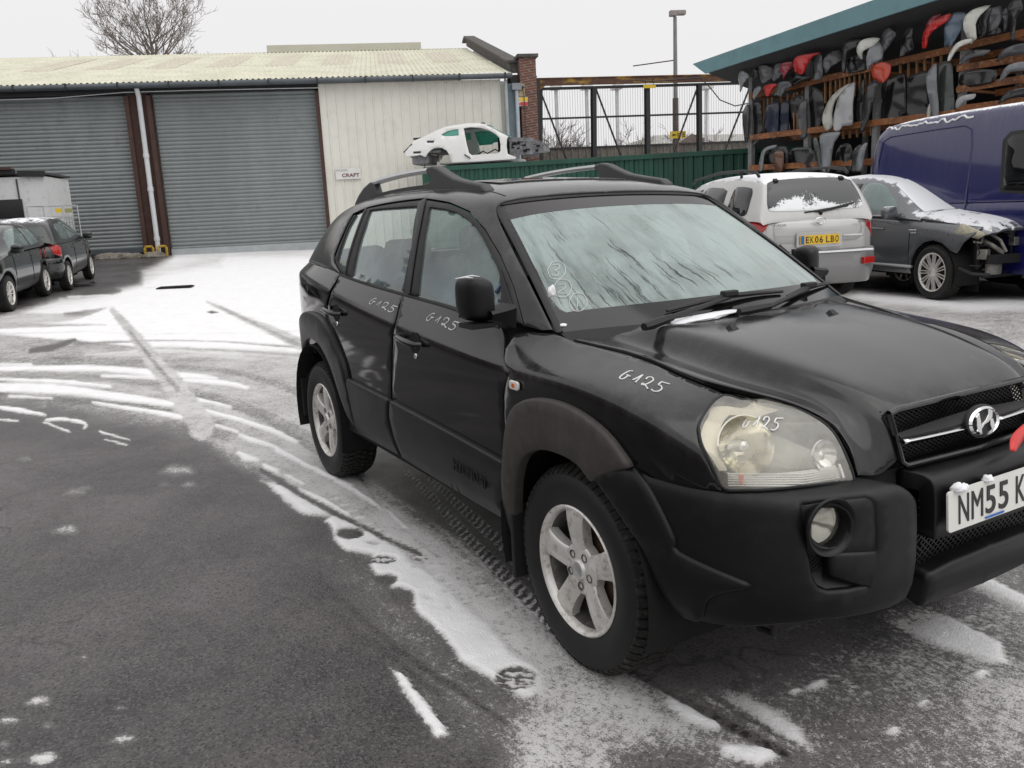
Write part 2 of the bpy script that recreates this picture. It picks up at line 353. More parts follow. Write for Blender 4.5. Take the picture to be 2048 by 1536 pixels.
    stroke(.72, r2((900, 330), (1150, 560), (1400, 800), (1600, 980)), [20, 40, 60, 50], soft=16, alpha=.7)
    for P, W in ((r2((300, 95), (450, 190), (640, 300), (900, 430), (1060, 500)), [5, 8, 6, 3, 2]), (r2((540, 610), (760, 790), (960, 970), (1200, 1130), (1480, 1320)), [5, 9, 8, 9, 8]), (r2((640, 800), (900, 980), (1150, 1180)), [3, 5, 4])):
        stroke(-.2, P, [w_*.75 for w_ in W[:-1]]+[1], soft=4, alpha=1)
    # lower right, under and ahead of the bumper
    poly(.30, r3((-80, 640), (150, 600), (380, 380), (1300, 340), (1700, 120), (2400, 0), (2600, 1500), (-80, 1500)), 10)
    poly(.55, r3((-300, 560), (120, 600), (640, 980), (560, 1200), (-500, 1200)), 16)
    poly(.46, r3((1480, 640), (1700, 480), (2400, 640), (2400, 1300), (1850, 1150), (1600, 860)), 60)
    poly(.62, r3((1900, 620), (2400, 560), (2400, 960), (2000, 900), (1850, 760)), 40)
    poly(.44, r3((1500, 280), (1750, 200), (2400, 420), (2400, 700), (1980, 600)), 14)
    poly(.42, r3((850, 640), (1500, 480), (1500, 800), (1300, 850), (900, 780)), 50)
    poly(.5, r3((400, 680), (700, 720), (950, 920), (1050, 1010), (850, 940), (560, 790)), 10)
    poly(.95, r3((1290, 345), (1500, 285), (1700, 380), (1930, 500), (1965, 600), (1880, 590), (1640, 520), (1450, 430)), 2.5)
    poly(1.0, r3((1740, 205), (1850, 175), (2200, 340), (2200, 400), (1880, 265)), 3)
    poly(.9, r3((265, 590), (350, 508), (450, 580), (575, 662), (420, 676)), 2)
    poly(1.0, r3((290, 730), (420, 770), (590, 880), (560, 920), (430, 870), (340, 800)), 3)
    poly(.9, r3((540, 720), (700, 740), (960, 915), (1010, 1010), (900, 960), (720, 830)), 4)
    poly(.95, r3((560, 990), (820, 1000), (880, 1030), (760, 1090), (600, 1050)), 4)
    poly(.15, r3((80, 1020), (500, 1030), (560, 1200), (60, 1200)), 20)
    stroke(.9, r3((190, 600), (400, 700), (640, 830)), [8, 9, 5])
    stroke(-.15, r3((130, 620), (400, 770), (650, 910), (900, 1040)), [10, 15, 18, 14], soft=2, tread=.35)
    stroke(.05, r3((240, 600), (500, 730), (700, 860), (980, 1010)), [5, 6, 7, 3], soft=2)
    for a, b, l in ((1040, 700, 50), (590, 540, 16), (690, 608, 16), (1270, 375, 22), (1840, 650, 34), (1560, 790, 22), (940, 735, 34), (1410, 925, 30)):
        poly(1.05, r3((a-l, b+l*.3), (a-l*.3, b-l*.4), (a+l*.8, b-l*.5), (a+l, b), (a, b+l*.5)), 2)
    for i in range(4): stroke(.9, r3((1660+i*88, 352+i*40), (1710+i*88, 330+i*40)), [3, 1], soft=1)
    for i in range(3): stroke(.9, r3((480+i*70, 575+i*55), (540+i*70, 560+i*55)), [3, 1], soft=1)
    for i in range(7): stroke(.8, r3((960+i*52, 590+i*28), (975+i*52, 560+i*30), (1000+i*52, 600+i*26)), [2, 2.4, 1], soft=1)
    for i in range(9):                                    # crescent prints of a lugged tyre
        a, b = 2*i, i
        stroke(.55, r3((1750+a*10, 560+b*9), (1762+a*10, 552+b*9)), [3, 3], soft=1)
    # scraps of ice on the bare asphalt
    for a, b, l in ((215, 1150, 70), (270, 1170, 20), (45, 1265, 70), (690, 1190, 24), (700, 1375, 70), (230, 1480, 95), (30, 1500, 50), (20, 1400, 30), (380, 165, 40), (270, 1290, 24), (480, 905, 16)):
        poly(.70, r4((a-l, b+l*.2), (a-l*.3, b-l*.25), (a+l*.8, b-l*.3), (a+l, b), (a, b+l*.3)), 3)
    for a, b, l in ((1030, 1110, 110), (440, 1240, 60), (500, 1215, 30), (1100, 1195, 40), (960, 1195, 20), (380, 1460, 70), (140, 1045, 40)):
        poly(.48, r1((a-l, b+l*.2), (a-l*.3, b-l*.25), (a+l*.8, b-l*.2), (a+l, b+l*.2), (a, b+l*.3)), 3)
    # bare wet ground under and around the parked cars
    poly(.02, r1((-900, 205), (0, 190), (150, 160), (350, 92), (560, 78), (660, 60), (700, 45), (820, 20), (830, -30), (1000, -140), (1000, -400), (-900, -400)), 5)
    poly(.7, r1((1300, -150), (820, -60), (860, 0), (1000, -40), (1300, -80)), 5)
    poly(0, r1((1210, 188), (1240, 180), (1280, 190), (1240, 198)), 2, True)
    poly(0, r1((640, 78), (700, 66), (520, 66), (480, 90)), 3)
    stroke(.9, r1((400, 98), (640, 90)), [2, 3]); stroke(.8, r1((830, 48), (1150, 30)), 1.4)
    poly(.5, [(1650, 560), (2200, 560), (2300, 760), (1800, 760)], 6)
    poly(1.0, [(1690, 588), (1740, 584), (2150, 596), (2150, 612), (1960, 618), (1760, 602)], 5)
    poly(.03, [(1380, 480), (2400, 480), (2400, 592), (1900, 592), (1720, 582), (1600, 600), (1450, 600)], 5)
    a = np.clip((-Y-3.2)/.8, 0, 1); C = C*(1-a)+.04*a
    # nothing settled right under the car itself
    a = np.clip((.78-np.abs(Y))/.12, 0, 1)*np.clip((X+3.3)/.3, 0, 1)*np.clip((.55-X)/.25, 0, 1); C = C*(1-a)+.12*a
    C += (vnoise(X, Y, 3, 21)-.5)*.10+(vnoise(X, Y, 14, 22)-.5)*.08
    C = np.clip(C, -.3, 1.1)
    fine = vnoise(X, Y, 45, 31)*.6+vnoise(X, Y, 90, 32)*.4
    Z2 = Z+np.clip(C-.55, 0, .5)*2*(.010+.006*fine)*np.clip(6/np.maximum(1, zc), .25, 1)+(vnoise(X, Y, 1.2, 40)-.5)*.006
    me = bpy.data.meshes.new('ground'); me.vertices.add(nx*ny); me.vertices.foreach_set('co', np.stack([X, Y, Z2], 1).astype(np.float32).ravel())
    I = np.arange(nx*ny).reshape(nx, ny); F = np.stack([I[:-1, :-1], I[1:, :-1], I[1:, 1:], I[:-1, 1:]], -1).reshape(-1, 4)
    nf = len(F); me.loops.add(nf*4); me.polygons.add(nf)
    me.loops.foreach_set('vertex_index', F.ravel().astype(np.int32)); me.polygons.foreach_set('loop_start', (np.arange(nf)*4).astype(np.int32))
    me.polygons.foreach_set('use_smooth', np.ones(nf, bool)); me.update(calc_edges=True)
    for nm, arr in (('cover', C), ('tread', T), ('run', TU)):
        at_ = me.attributes.new(nm, 'FLOAT', 'POINT'); at_.data.foreach_set('value', arr.astype(np.float32))
    o = bpy.data.objects.new('ground', me); COL.objects.link(o); o['kind'] = 'structure'
    # material
    m, nt, b, out = newmat('asphalt_and_snow')
    def attr(nm):
        a = nt.nodes.new('ShaderNodeAttribute'); a.attribute_name = nm; return a.outputs['Fac']
    c = attr('cover'); tr = attr('tread'); ru = attr('run')
    n1 = noise(nt, 48, 7, .8); n2 = noise(nt, 190, 4, .75); n3 = noise(nt, 6, 5, .6); n4 = noise(nt, .9, 5, .6)
    gr = math_(nt, 'ADD', math_(nt, 'MULTIPLY', n1, .62), math_(nt, 'MULTIPLY', n2, .38))
    wav = math_(nt, 'SINE', math_(nt, 'ADD', math_(nt, 'MULTIPLY', ru, 105), math_(nt, 'MULTIPLY', math_(nt, 'ADD', n1, noise(nt, 14, 4, .7)), 10)))
    c2 = math_(nt, 'ADD', c, math_(nt, 'MULTIPLY', math_(nt, 'MULTIPLY', wav, tr), .46))
    k = math_(nt, 'SUBTRACT', math_(nt, 'MULTIPLY', math_(nt, 'ADD', c2, math_(nt, 'ADD', math_(nt, 'MULTIPLY', math_(nt, 'SUBTRACT', n3, .5), .30), math_(nt, 'MULTIPLY', math_(nt, 'SUBTRACT', noise(nt, 22, 5, .8), .5), .8))), 1.0), math_(nt, 'ADD', math_(nt, 'MULTIPLY', gr, 2.5), -.77))
    mask = ramp(nt, math_(nt, 'ADD', k, .5), .38, .60)
    tc = nt.nodes.new('ShaderNodeTexCoord'); vo = N(nt, 'ShaderNodeTexVoronoi', Scale=130.0); nt.links.new(tc.outputs['Object'], vo.inputs['Vector'])
    n5 = noise(nt, 2.6, 6, .72); n6 = noise(nt, 17, 5, .75); n7 = noise(nt, 1.1, 6, .6, sx=(2.4, .7, 1))
    asph = mix(nt, ramp(nt, n5, .30, .70), (.024, .0225, .0225), (.088, .079, .079))
    asph = mix(nt, ramp(nt, n4, .44, .60), asph, (.118, .102, .105)); asph = mix(nt, math_(nt, 'MULTIPLY', ramp(nt, n7, .44, .72), .30), asph, (.125, .112, .113))
    asph = mix(nt, math_(nt, 'MULTIPLY', ramp(nt, n6, .48, .66), .4), asph, (.030, .029, .029))
    sp_ = nt.nodes.new('ShaderNodeSeparateXYZ'); nt.links.new(vo.outputs['Color'], sp_.inputs[0])
    asph = mix(nt, math_(nt, 'MULTIPLY', ramp(nt, sp_.outputs['X'], .55, .95), .55), asph, (.15, .145, .14)); asph = mix(nt, math_(nt, 'MULTIPLY', ramp(nt, sp_.outputs['Y'], .70, .95), .8), asph, (.016, .016, .017))
    asph = mix(nt, ramp(nt, n2, .69, .74), asph, (.34, .34, .33)); asph = mix(nt, ramp(nt, n1, .24, .34, (1,1,1,1), (0,0,0,1)), asph, (.012, .012, .013))
    rgh = math_(nt, 'ADD', math_(nt, 'MULTIPLY', ramp(nt, n5, .30, .70), .22), .26)
    vc = N(nt, 'ShaderNodeTexVoronoi', Scale=.9, feature='DISTANCE_TO_EDGE'); wv = nt.nodes.new('ShaderNodeVectorMath'); wv.operation = 'ADD'; nz = N(nt, 'ShaderNodeTexNoise', Scale=2.0, Detail=5.0); nt.links.new(tc.outputs['Object'], nz.inputs['Vector']); nt.links.new(tc.outputs['Object'], wv.inputs[0]); nt.links.new(nz.outputs['Color'], wv.inputs[1]); nt.links.new(wv.outputs[0], vc.inputs['Vector'])
    asph = mix(nt, math_(nt, 'MULTIPLY', ramp(nt, vc.outputs['Distance'], .004, .014, (1,1,1,1), (0,0,0,1)), math_(nt, 'MULTIPLY', ramp(nt, n4, .5, .6), .8)), asph, (.012, .012, .012))
    asph = mix(nt, ramp(nt, math_(nt, 'ADD', c2, .5), .24, .40, (.85, .85, .85, 1), (0, 0, 0, 1)), asph, (.016, .016, .016))
    film = math_(nt, 'MULTIPLY', math_(nt, 'MAXIMUM', math_(nt, 'MINIMUM', c2, .8), 0.0), .42); asph = mix(nt, film, asph, (.5, .49, .48))
    sn = mix(nt, ramp(nt, n3, .3, .7), (.90, .90, .91), (.82, .815, .82)); full = ramp(nt, c2, .55, .95)
    sn = mix(nt, full, (.55, .54, .53), sn)
    nt.links.new(mix(nt, mask, asph, sn), b.inputs['Base Color'])
    nt.links.new(math_(nt, 'MAXIMUM', math_(nt, 'MULTIPLY', mask, .75), rgh), b.inputs['Roughness']); b.inputs['Specular IOR Level'].default_value = .5
    bp = nt.nodes.new('ShaderNodeBump'); bp.inputs['Strength'].default_value = .6; bp.inputs['Distance'].default_value = .006
    nt.links.new(math_(nt, 'ADD', math_(nt, 'MULTIPLY', mask, .3), math_(nt, 'ADD', math_(nt, 'ADD', gr, math_(nt, 'MULTIPLY', vo.outputs['Distance'], .5)), math_(nt, 'ADD', math_(nt, 'MULTIPLY', n3, .6), math_(nt, 'MULTIPLY', n6, .6)))), bp.inputs['Height']); nt.links.new(bp.outputs[0], b.inputs['Normal'])
    me.materials.append(m)
build_ground()
# ============================================================ warehouse
M_clad = pmat('cream_cladding', (.74, .725, .655), .55, var=.06, scale=.4, dirt=(.62, .60, .53), bump=.1, bscale=8)
M_shut = pmat('shutter_steel', (.24, .262, .262), .5, metal=0, var=.2, scale=.7, dirt=(.17, .19, .19), stretch=(1, 1, .15))
M_rust = pmat('rusty_steel', (.060, .034, .028), .75, var=.5, scale=6, col2=(.05, .02, .016), dirt=(.13, .06, .035))
M_roofc = pmat('fibre_cement_roof', (.66, .645, .52), .8, var=.2, scale=.9, col2=(.56, .55, .43), dirt=(.44, .43, .33), thr=(.4, .6))
M_roofp = pmat('stained_rooflight', (.62, .58, .47), .6, var=.2, scale=2.2, col2=(.50, .45, .36), dirt=(.38, .36, .27))
M_ridge = pmat('beige_ridge_sheet', (.50, .49, .41), .6, var=.1, scale=1)
M_gut = pmat('grey_gutter', (.085, .10, .112), .5, var=.25, scale=2)
M_black = pmat('black_paint', (.018, .018, .019), .5, var=.3, scale=4)
M_brick, nt, b, o_ = newmat('red_brick')
tc = nt.nodes.new('ShaderNodeTexCoord'); mp = nt.nodes.new('ShaderNodeMapping'); mp.inputs['Rotation'].default_value = (R(90), 0, R(22)); nt.links.new(tc.outputs['Object'], mp.inputs[0])
bt = N(nt, 'ShaderNodeTexBrick', Color1=(.16, .065, .045, 1), Color2=(.11, .05, .04, 1), Mortar=(.22, .19, .16, 1), Scale=1.0); bt.inputs['Brick Width'].default_value = .225; bt.inputs['Row Height'].default_value = .075; bt.inputs['Mortar Size'].default_value = .008
nt.links.new(mp.outputs[0], bt.inputs['Vector']); nt.links.new(mix(nt, ramp(nt, noise(nt, 1.5, 5), .4, .7), bt.outputs['Color'], (.07, .045, .04)) if False else bt.outputs['Color'], b.inputs['Base Color']); b.inputs['Roughness'].default_value = .85
M_coping = pmat('dark_coping', (.085, .078, .072), .85, var=.4, scale=3, dirt=(.2, .19, .17), bump=.4, bscale=20)
M_pvc = pmat('white_pvc', (.66, .68, .70), .45, var=.08, scale=3, dirt=(.5, .5, .5))
M_yel = pmat('yellow_paint', (.52, .34, .03), .6, var=.4, scale=5, col2=(.35, .2, .03), dirt=(.09, .045, .02))
M_white = pmat('white_board', (.72, .71, .69), .5, var=.05, scale=5)
M_ink = pmat('printed_ink', (.16, .06, .05), .6, var=.1)
M_inkg = pmat('printed_grey', (.3, .29, .28), .6, var=.1)
FA = np.array([-26.34, 2.016, 0]); FD = np.array([.37, .929, 0]); FN = np.array([.929, -.37, 0])
def fpt(px, py, off=0): return onpl(px, py, FA+FN*off, FN)
def fs(px, py, off=0):                       # (along, z) on the facade plane
    p = fpt(px, py, off); return float((p-FA)@FD), float(p[2])
def fw_(s, z, off=0): return FA+FD*s+FN*off+np.array([0, 0, z])
wh = thing('warehouse', 'long low warehouse with two grey roller shutters, cream wall and corrugated cream roof', 'building', (FA[0], FA[1], .55))
EZ = 5.76; BZ = .42
sL = -16.; s1, s2 = fs(272, 330)[0]-.05, fs(302, 330)[0]+.12      # pier between the shutters
s3 = fs(650, 330)[0]; s4 = fs(1012, 250)[0]
def shutter(a, b_, zb, zt):
    m = MB(); n = int((zt-zb)/.115)
    prof = []
    for i in range(n):
        z = zb+i*(zt-zb)/n; h = (zt-zb)/n
        for t, d in ((0, 0), (.12, .012), (.35, .03), (.6, .034), (.85, .018), (.97, .002)): prof.append((z+h*t, d))
    prof.append((zt, 0))
    m.grid([[fw_(s, z, -.16+d) for s in (a, b_)] for z, d in prof]); return m
m = shutter(sL, s1, BZ+.45, EZ-.30); sh = m.build('roller_shutter', M_shut, wh, fix=False, label='left roller shutter behind the trolley and the dark hatchback')
mb = MB(); mb.box(fw_((sL+s1)/2, BZ+.42, -.1), (.08, s1-sL, .14), math.atan2(FD[1], FD[0])-R(90)); mb.build('bottom_rail', M_gut, sh)
m = shutter(s2+.16, s3-.12, BZ+.35, EZ-.28); sh = m.build('roller_shutter', M_shut, wh, fix=False, label='right roller shutter between the white downpipe and the cream wall')
mb = MB(); mb.box(fw_((s2+s3)/2, BZ+.22, -.08), (.07, s3-s2-.3, .34), math.atan2(FD[1], FD[0])-R(90)); mb.build('bottom_rail', pmat('galvanised', (.42, .45, .46), .45, var=.2, scale=2), sh)
FR = math.atan2(FD[1], FD[0])
mb = MB(); mb.box(fw_((sL+s3)/2, EZ-.16, -.12), (s3-sL, .3, .26), FR); mb.build('lintel', M_black, wh)
for a in (s1+.03, s2+.05, s3-.06): mb = MB(); mb.box(fw_(a, (BZ+EZ-.2)/2-.1, -.05), (.13 if a < s3-1 else .1, .26, EZ-BZ-.3), FR); mb.build('door_guide', M_rust, wh)
mb = MB(); mb.box(fw_((s1+s2)/2, (BZ+EZ)/2-.1, -.10), (s2-s1, .16, EZ-BZ-.3), FR); mb.build('pier', M_rust, wh)
# cladding with its ribs
prof = []; s = s3
while s < s4:
    for d, h in ((0, 0), (.21, 0), (.228, .03), (.262, .03), (.28, 0)): prof.append((s+d, h))
    s += .285
mb = MB(); mb.grid([[fw_(a, z, h+.02) for z in (BZ-.1, EZ-.15)] for a, h in prof if a <= s4+.05]); mb.build('wall', M_clad, wh, fix=False)
mb = MB(); mb.box(fw_((s3+s4)/2, (BZ+EZ)/2-.2, -.30), (s4-s3, .5, EZ-BZ), FR); mb.build('inner_wall', M_clad, wh)
# roof
RS = .24; bk = -FN; rn = np.cross(FD, bk+np.array([0, 0, RS])); rn = rn/np.linalg.norm(rn); rn = rn*np.sign(rn[2])
E0 = FA+np.array([0, 0, EZ])+FN*.28
rp = onpl(300, 109, E0, rn); depth_b = float((rp-E0)@bk)
s5 = s4+.22; n = int((s5-sL)/.17*6)
G = []
for i in range(n+1):
    a = sL+(s5-sL)*i/n; h = .030*max(-.4, math.cos(2*math.pi*a/.17))
    row = []
    for t, dz in ((0, .0), (depth_b*.36, .0), (depth_b*.36+.01, -.03), (depth_b, -.03)): row.append(E0+FD*a+bk*t+np.array([0, 0, RS*t+h+dz]))
    G.append(row)
mb = MB(); mb.grid(G); rf = mb.build('roof', M_roofc, wh, fix=False, smooth=True)
for k in range(9):
    a0 = -5.6+k*2.05; Gq = []
    for i in range(37):
        a = a0+i*.17/6; h = .030*max(-.4, math.cos(2*math.pi*a/.17))
        Gq.append([E0+FD*a+bk*t+np.array([0, 0, RS*t+h-.022]) for t in (depth_b*.40, depth_b*.82)])
    mb = MB(); mb.grid(Gq); mb.build('rooflight', M_roofp, rf, fix=False, smooth=True)
mb = MB(); mb.box(FA+FD*(sL+s5)/2+bk*(depth_b/2+.4)+np.array([0, 0, 2.8]), (s5-sL-.3, depth_b, 5.4), FR); mb.build('back_wall', M_clad, wh)
Rz = EZ+RS*depth_b
# second half of the roof falls away behind the ridge
mb = MB(); mb.grid([[E0+FD*a+bk*t+np.array([0, 0, z]) for t, z in ((depth_b, RS*depth_b-.02), (depth_b*2, -.05))] for a in (sL, s5)]); mb.build('rear_roof', M_roofc, wh, fix=False)
r0 = onpl(535, 104, E0+bk*depth_b, FN); r1_ = onpl(842, 97, E0+bk*depth_b, FN); a0 = float((r0-E0)@FD); a1 = float((r1_-E0)@FD)
mb = MB(); mb.box(E0+FD*(a0+a1)/2+bk*(depth_b+.1)+np.array([0, 0, RS*depth_b+.10]), (a1-a0, .5, .30), FR); mb.build('ridge_box', M_ridge, wh)
# gutter and brackets
mb = MB(); mb.tube([fw_(sL, EZ-.10, .34), fw_(s5, EZ-.10, .34)], .085, 10); gt = mb.build('gutter', M_gut, wh, smooth=True)
mb = MB(); a = sL+.5
while a < s5: mb = MB(); mb.box(fw_(a, EZ-.1, .345), (.035, .2, .2), FR); mb.build('gutter_bracket', M_black, gt); a += 1.45
pass
mb = MB(); mb.tube([fw_(sL, EZ-.42, .06), fw_(s1-2, EZ-.36, .1), fw_(s1, EZ-.25, .1), fw_(s1+2, EZ-.24, .08), fw_(s3, EZ-.27, .1)], .014, 6); mb.build('cable', M_pvc, wh)
# white downpipe
a0, z0 = fs(277, 178, .12); a1, z1 = fs(314, 490, .12); am = (a0+a1)/2
mb = MB(); mb.tube([fw_(a0-.02, EZ-.1, .3), fw_(a0-.02, EZ-.38, .14), fw_(am, 3, .13), fw_(am, 1.25, .13), fw_(am, .55, .13)], .075, 12); dp = mb.build('downpipe', M_pvc, wh, smooth=True)
mb = MB()
for z in (2.6, 3.6, 1.1): mb.tube([fw_(am, z, .13), fw_(am, z+.12, .13)], .09, 12)
mb.build('pipe_collar', M_pvc, dp, smooth=True)
# pipes at the right corner
for s_, nm, mt, r_ in ((s4+.02, 'corner_pipe', pmat('zinc_pipe', (.42, .45, .47), .4, var=.2, scale=3), .055), (s4+.36, 'corner_pipe', pmat('blue_grey_pipe', (.45, .50, .55), .4, var=.2, scale=3), .06)):
    mb = MB(); mb.tube([fw_(s_, EZ-.2 if s_ < s4+.2 else EZ-.5, .22), fw_(s_, .6, .22)], r_, 10); mb.build(nm, mt, wh, smooth=True)
mb = MB(); mb.box(fw_(s4+.19, (EZ-.3+BZ)/2, .02), (.34, .1, EZ-BZ-.3), FR); mb.build('corner_trim', pmat('blue_grey_trim', (.19, .25, .28), .5, var=.2, scale=2), wh)
mb = MB(); mb.box(fw_(s4+.36, EZ-.42, .22), (.3, .22, .2), FR); mb.build('hopper', pmat('hopper_grey', (.25, .27, .29), .5), wh)
# brick pier and gable parapet
sb0, sb1 = s4+.50, s4+.50+.52
pz = fs(1045, 116)[1]
bw = thing('brick_wall', 'red brick gable pier with dark coping at the right end of the warehouse', 'wall', fw_(sb0, .5))
mb = MB(); mb.box(fw_((sb0+sb1)/2, (pz+.2)/2, -.1), (sb1-sb0, .55, pz-.2), FR); mb.build('pier', M_brick, bw)
mb = MB()
for t0, t1 in ((.17, depth_b), ):
    q = [(t0, EZ+.05), (t1, EZ+RS*t1+.12), (t1, EZ+RS*t1+.46), (.6, EZ+RS*.6+.34), (t0, EZ+.36)]
    mb.prism(q, lambda u, v, w_: FA+FD*w_+bk*u+np.array([0, 0, v]), s4+.22, s4+.5)
mb.prism([(.17, 0), (depth_b*2, 0), (depth_b*2, EZ-.1), (.17, EZ)], lambda u, v, w_: FA+FD*w_+bk*u+np.array([0, 0, v]), s4+.25, s4+.48)
mb.build('gable_wall', M_coping, bw)
mb = MB(); mb.prism([(.1, EZ+.36), (depth_b, EZ+RS*depth_b+.46), (depth_b+.9, EZ+RS*depth_b+.40), (depth_b+.9, EZ+RS*depth_b+.5), (depth_b, EZ+RS*depth_b+.56), (.1, EZ+.44)], lambda u, v, w_: FA+FD*w_+bk*u+np.array([0, 0, v]), s4+.12, s4+.6)
mb.box(fw_((sb0+sb1)/2, pz+.04, -.1), (sb1-sb0+.16, .7, .1), FR); mb.build('coping', M_coping, bw, bevel=.01)
# boards and signs on the pier
def board(px0, py0, px1, py1, off, name, label, mat, cat='sign'):
    a, z = fs(px0, py0, off); c, d = fs(px1, py1, off)
    t = thing(name, label, cat, fw_((a+c)/2, d, off)); mb = MB(); mb.box(fw_((a+c)/2, (z+d)/2, off), (abs(c-a), .02, abs(z-d)), FR); mb.build('panel', mat, t); return t, a, c, z, d
t, a, c, z, d = board(1034, 168, 1050, 193, .21, 'timber_board', 'small ply board with a cable drooping over it on the brick pier', pmat('ply', (.42, .33, .2), .7, var=.2), 'board')
mb = MB(); mb.tube([fw_(a+.16, z-.12, .24), fw_(a+.2, z-.3, .26), fw_(a+.24, 2.6, .25), fw_(a+.36, 1.3, .24)], .012, 6); mb.build('cable', M_black, t)
mb = MB(); mb.tube([fw_(a+.08, z-.14, .3), fw_(a+.2, z-.1, .24)], .04, 8); mb.build('floodlight', M_black, t)
t, a, c, z, d = board(1033, 195, 1056, 212, .22, 'warning_sign', 'yellow, white and red warning sign on the brick pier', M_white)
M_red = pmat('sign_red', (.55, .05, .05), .5, var=.1); M_ys = pmat('sign_yellow', (.75, .52, .03), .5, var=.1)
h = z-d
mb = MB(); mb.box(fw_((a+c)/2+.06, d+h*.76, .235), (abs(c-a)*.68, .01, h*.42), FR); mb.build('yellow_band', M_ys, t)
mb = MB(); mb.box(fw_((a+c)/2+.06, d+h*.25, .235), (abs(c-a)*.68, .01, h*.42), FR); mb.build('red_band', M_red, t)
mb = MB(); mb.prism([(-.06, 0), (.06, 0), (0, .11)], lambda u, v, w_: fw_(a+.07+u, d+h*.62+v, .23+w_), 0, .012); mb.build('warning_triangle', M_ys, t)
mb = MB(); mb.lathe([(.03, 0), (.045, 0), (.045, .012), (.03, .012), (.03, 0)], 16, lambda r, h_, q: fw_(a+.07+r*math.cos(q), d+h*.25+r*math.sin(q), .23+h_)); mb.box(fw_(a+.07, d+h*.25, .236), (.08, .008, .012), 0, Matrix.Rotation(FR, 3, 'Z') @ Matrix.Rotation(R(45), 3, 'Y')); mb.build('prohibition_ring', M_red, t)
# name board by the shutter
t, a, c, z, d = board(671, 337, 722, 357, .09, 'name_board', 'white board lettered WOOD CRAFT on the cream wall beside the right shutter', M_white)
text_mesh('WOOD:', .085, frame(fw_(a+.19, z-.07, .105), FD, (0, 0, 1)), 'lettering', M_inkg, t, .002, sx=1.25)
text_mesh('CRAFT', .15, frame(fw_((a+c)/2+.07, d+.11, .105), FD, (0, 0, 1)), 'lettering', M_ink, t, .002, sx=1.2, bold=.004)
# yellow hoop guards at the foot of the pipe, sandbags
for k, (p, lab) in enumerate((((303, 490), 'yellow hoop guard left of the white downpipe'), ((330, 492), 'yellow hoop guard right of the white downpipe'))):
    g = fw_(fs(*p)[0], 0, .35); g[2] = gz(g[0])
    t = thing('hoop_guard', lab, 'guard', g, group='hoop guards at the downpipe'); mb = MB()
    mb.tube([g+FD*-.12, g+FD*-.12+[0, 0, .26], g+FD*-.09+[0, 0, .31], g+FD*.09+[0, 0, .31], g+FD*.12+[0, 0, .26], g+FD*.12], .04, 8); mb.build('hoop', M_yel, t, smooth=True)
M_sack = pmat('dirty_sack', (.24, .21, .17), .9, var=.5, scale=6, dirt=(.5, .5, .5), bump=.5, bscale=20)
def lump(name, c, r, sc_, mat, label, cat, group=None, seed=0, amp=.3):
    random.seed(seed); bm = bmesh.new(); bmesh.ops.create_icosphere(bm, subdivisions=3, radius=1)
    from mathutils import noise as mn
    for v in bm.verts:
        q = v.co.copy(); k = 1+amp*mn.noise(q*1.6+Vector((seed*3.1, 0, 0)))+amp*.5*mn.noise(q*4+Vector((seed, 5, 0)))
        v.co = Vector((q.x*sc_[0], q.y*sc_[1], max(q.z, -.25)*sc_[2]))*k*r
    me = bpy.data.meshes.new(name); bm.to_mesh(me); bm.free(); me.materials.append(mat); me.polygons.foreach_set('use_smooth', [True]*len(me.polygons))
    o = bpy.data.objects.new(name, me); COL.objects.link(o); o.location = [float(q) for q in c]; tag(o, label, cat, group); return o
for k, (px, py, lab) in enumerate(((222, 514, 'flattened sandbag lying leftmost along the foot of the shutter'), (248, 512, 'sandbag in the middle of the row along the shutter'), (272, 509, 'rounded sandbag nearest the white downpipe'), (318, 504, 'low mound of grey rubble right at the foot of the white downpipe'))):
    g = fw_(fs(px, py)[0], 0, .5); g[2] = gz(g[0])+.03
    lump('sandbag', g, .34, (1.1, .75, .42), M_sack, lab, 'sandbag', 'sandbags along the shutter', k+1).rotation_euler = (0, 0, FR+.2*k)
# ============================================================ container
M_green = pmat('green_container_paint', (.012, .085, .055), .5, var=.35, scale=1.2, col2=(.008, .055, .036), dirt=(.03, .06, .045), stretch=(1, 1, .3))
CTZ = 2.85; c0 = hit(850, 335, 'z', CTZ); c1 = hit(1497, 297, 'z', CTZ); cdv = c1-c0; cL = float(np.linalg.norm(cdv)); cdv /= cL; cn = np.array([cdv[1], -cdv[0], 0]); c1 = c0+cdv*(cL+2.2); cL += 2.2
ct = thing('shipping_container', 'dark green corrugated shipping container in front of the gate', 'container', (c0[0], c0[1], .5))
G = []; s = 0; prof = []
while s < cL:
    for d, h in ((0, 0), (.09, 0), (.13, -.036), (.22, -.036), (.26, 0)): prof.append((s+d, h))
    s += .27
mb = MB(); mb.grid([[c0+cdv*min(a, cL)+cn*h+np.array([0, 0, z-CTZ]) for z in (.62, CTZ-.12)] for a, h in prof]); mb.build('side_panel', M_green, ct, fix=False)
le = hit(822, 340, 'z', CTZ); ed = -cn
mb = MB(); mb.grid([[c0+ed*(2.44*i/24)+(-cdv)*(.03 if i % 3 else 0)+np.array([0, 0, z-CTZ]) for z in (.62, CTZ-.12)] for i in range(25)]); mb.build('end_panel', M_green, ct, fix=False)
mb = MB()
for a, b_ in ((c0, c1), (c0+ed*2.44, c1+ed*2.44), (c0, c0+ed*2.44), (c1, c1+ed*2.44)):
    mb.bar(a+[0, 0, -.06], b_+[0, 0, -.06], .13); mb.bar(a+[0, 0, .6-CTZ], b_+[0, 0, .6-CTZ], .16)
for a in (c0, c0+ed*2.44, c1, c1+ed*2.44): mb.bar(a+[0, 0, -.1], a+[0, 0, .55-CTZ], .15)
mb.build('frame', M_green, ct, bevel=.006)
M_csnow = pmat('container_roof', (.03, .09, .07), .6, var=.3, scale=2, snow=.75)
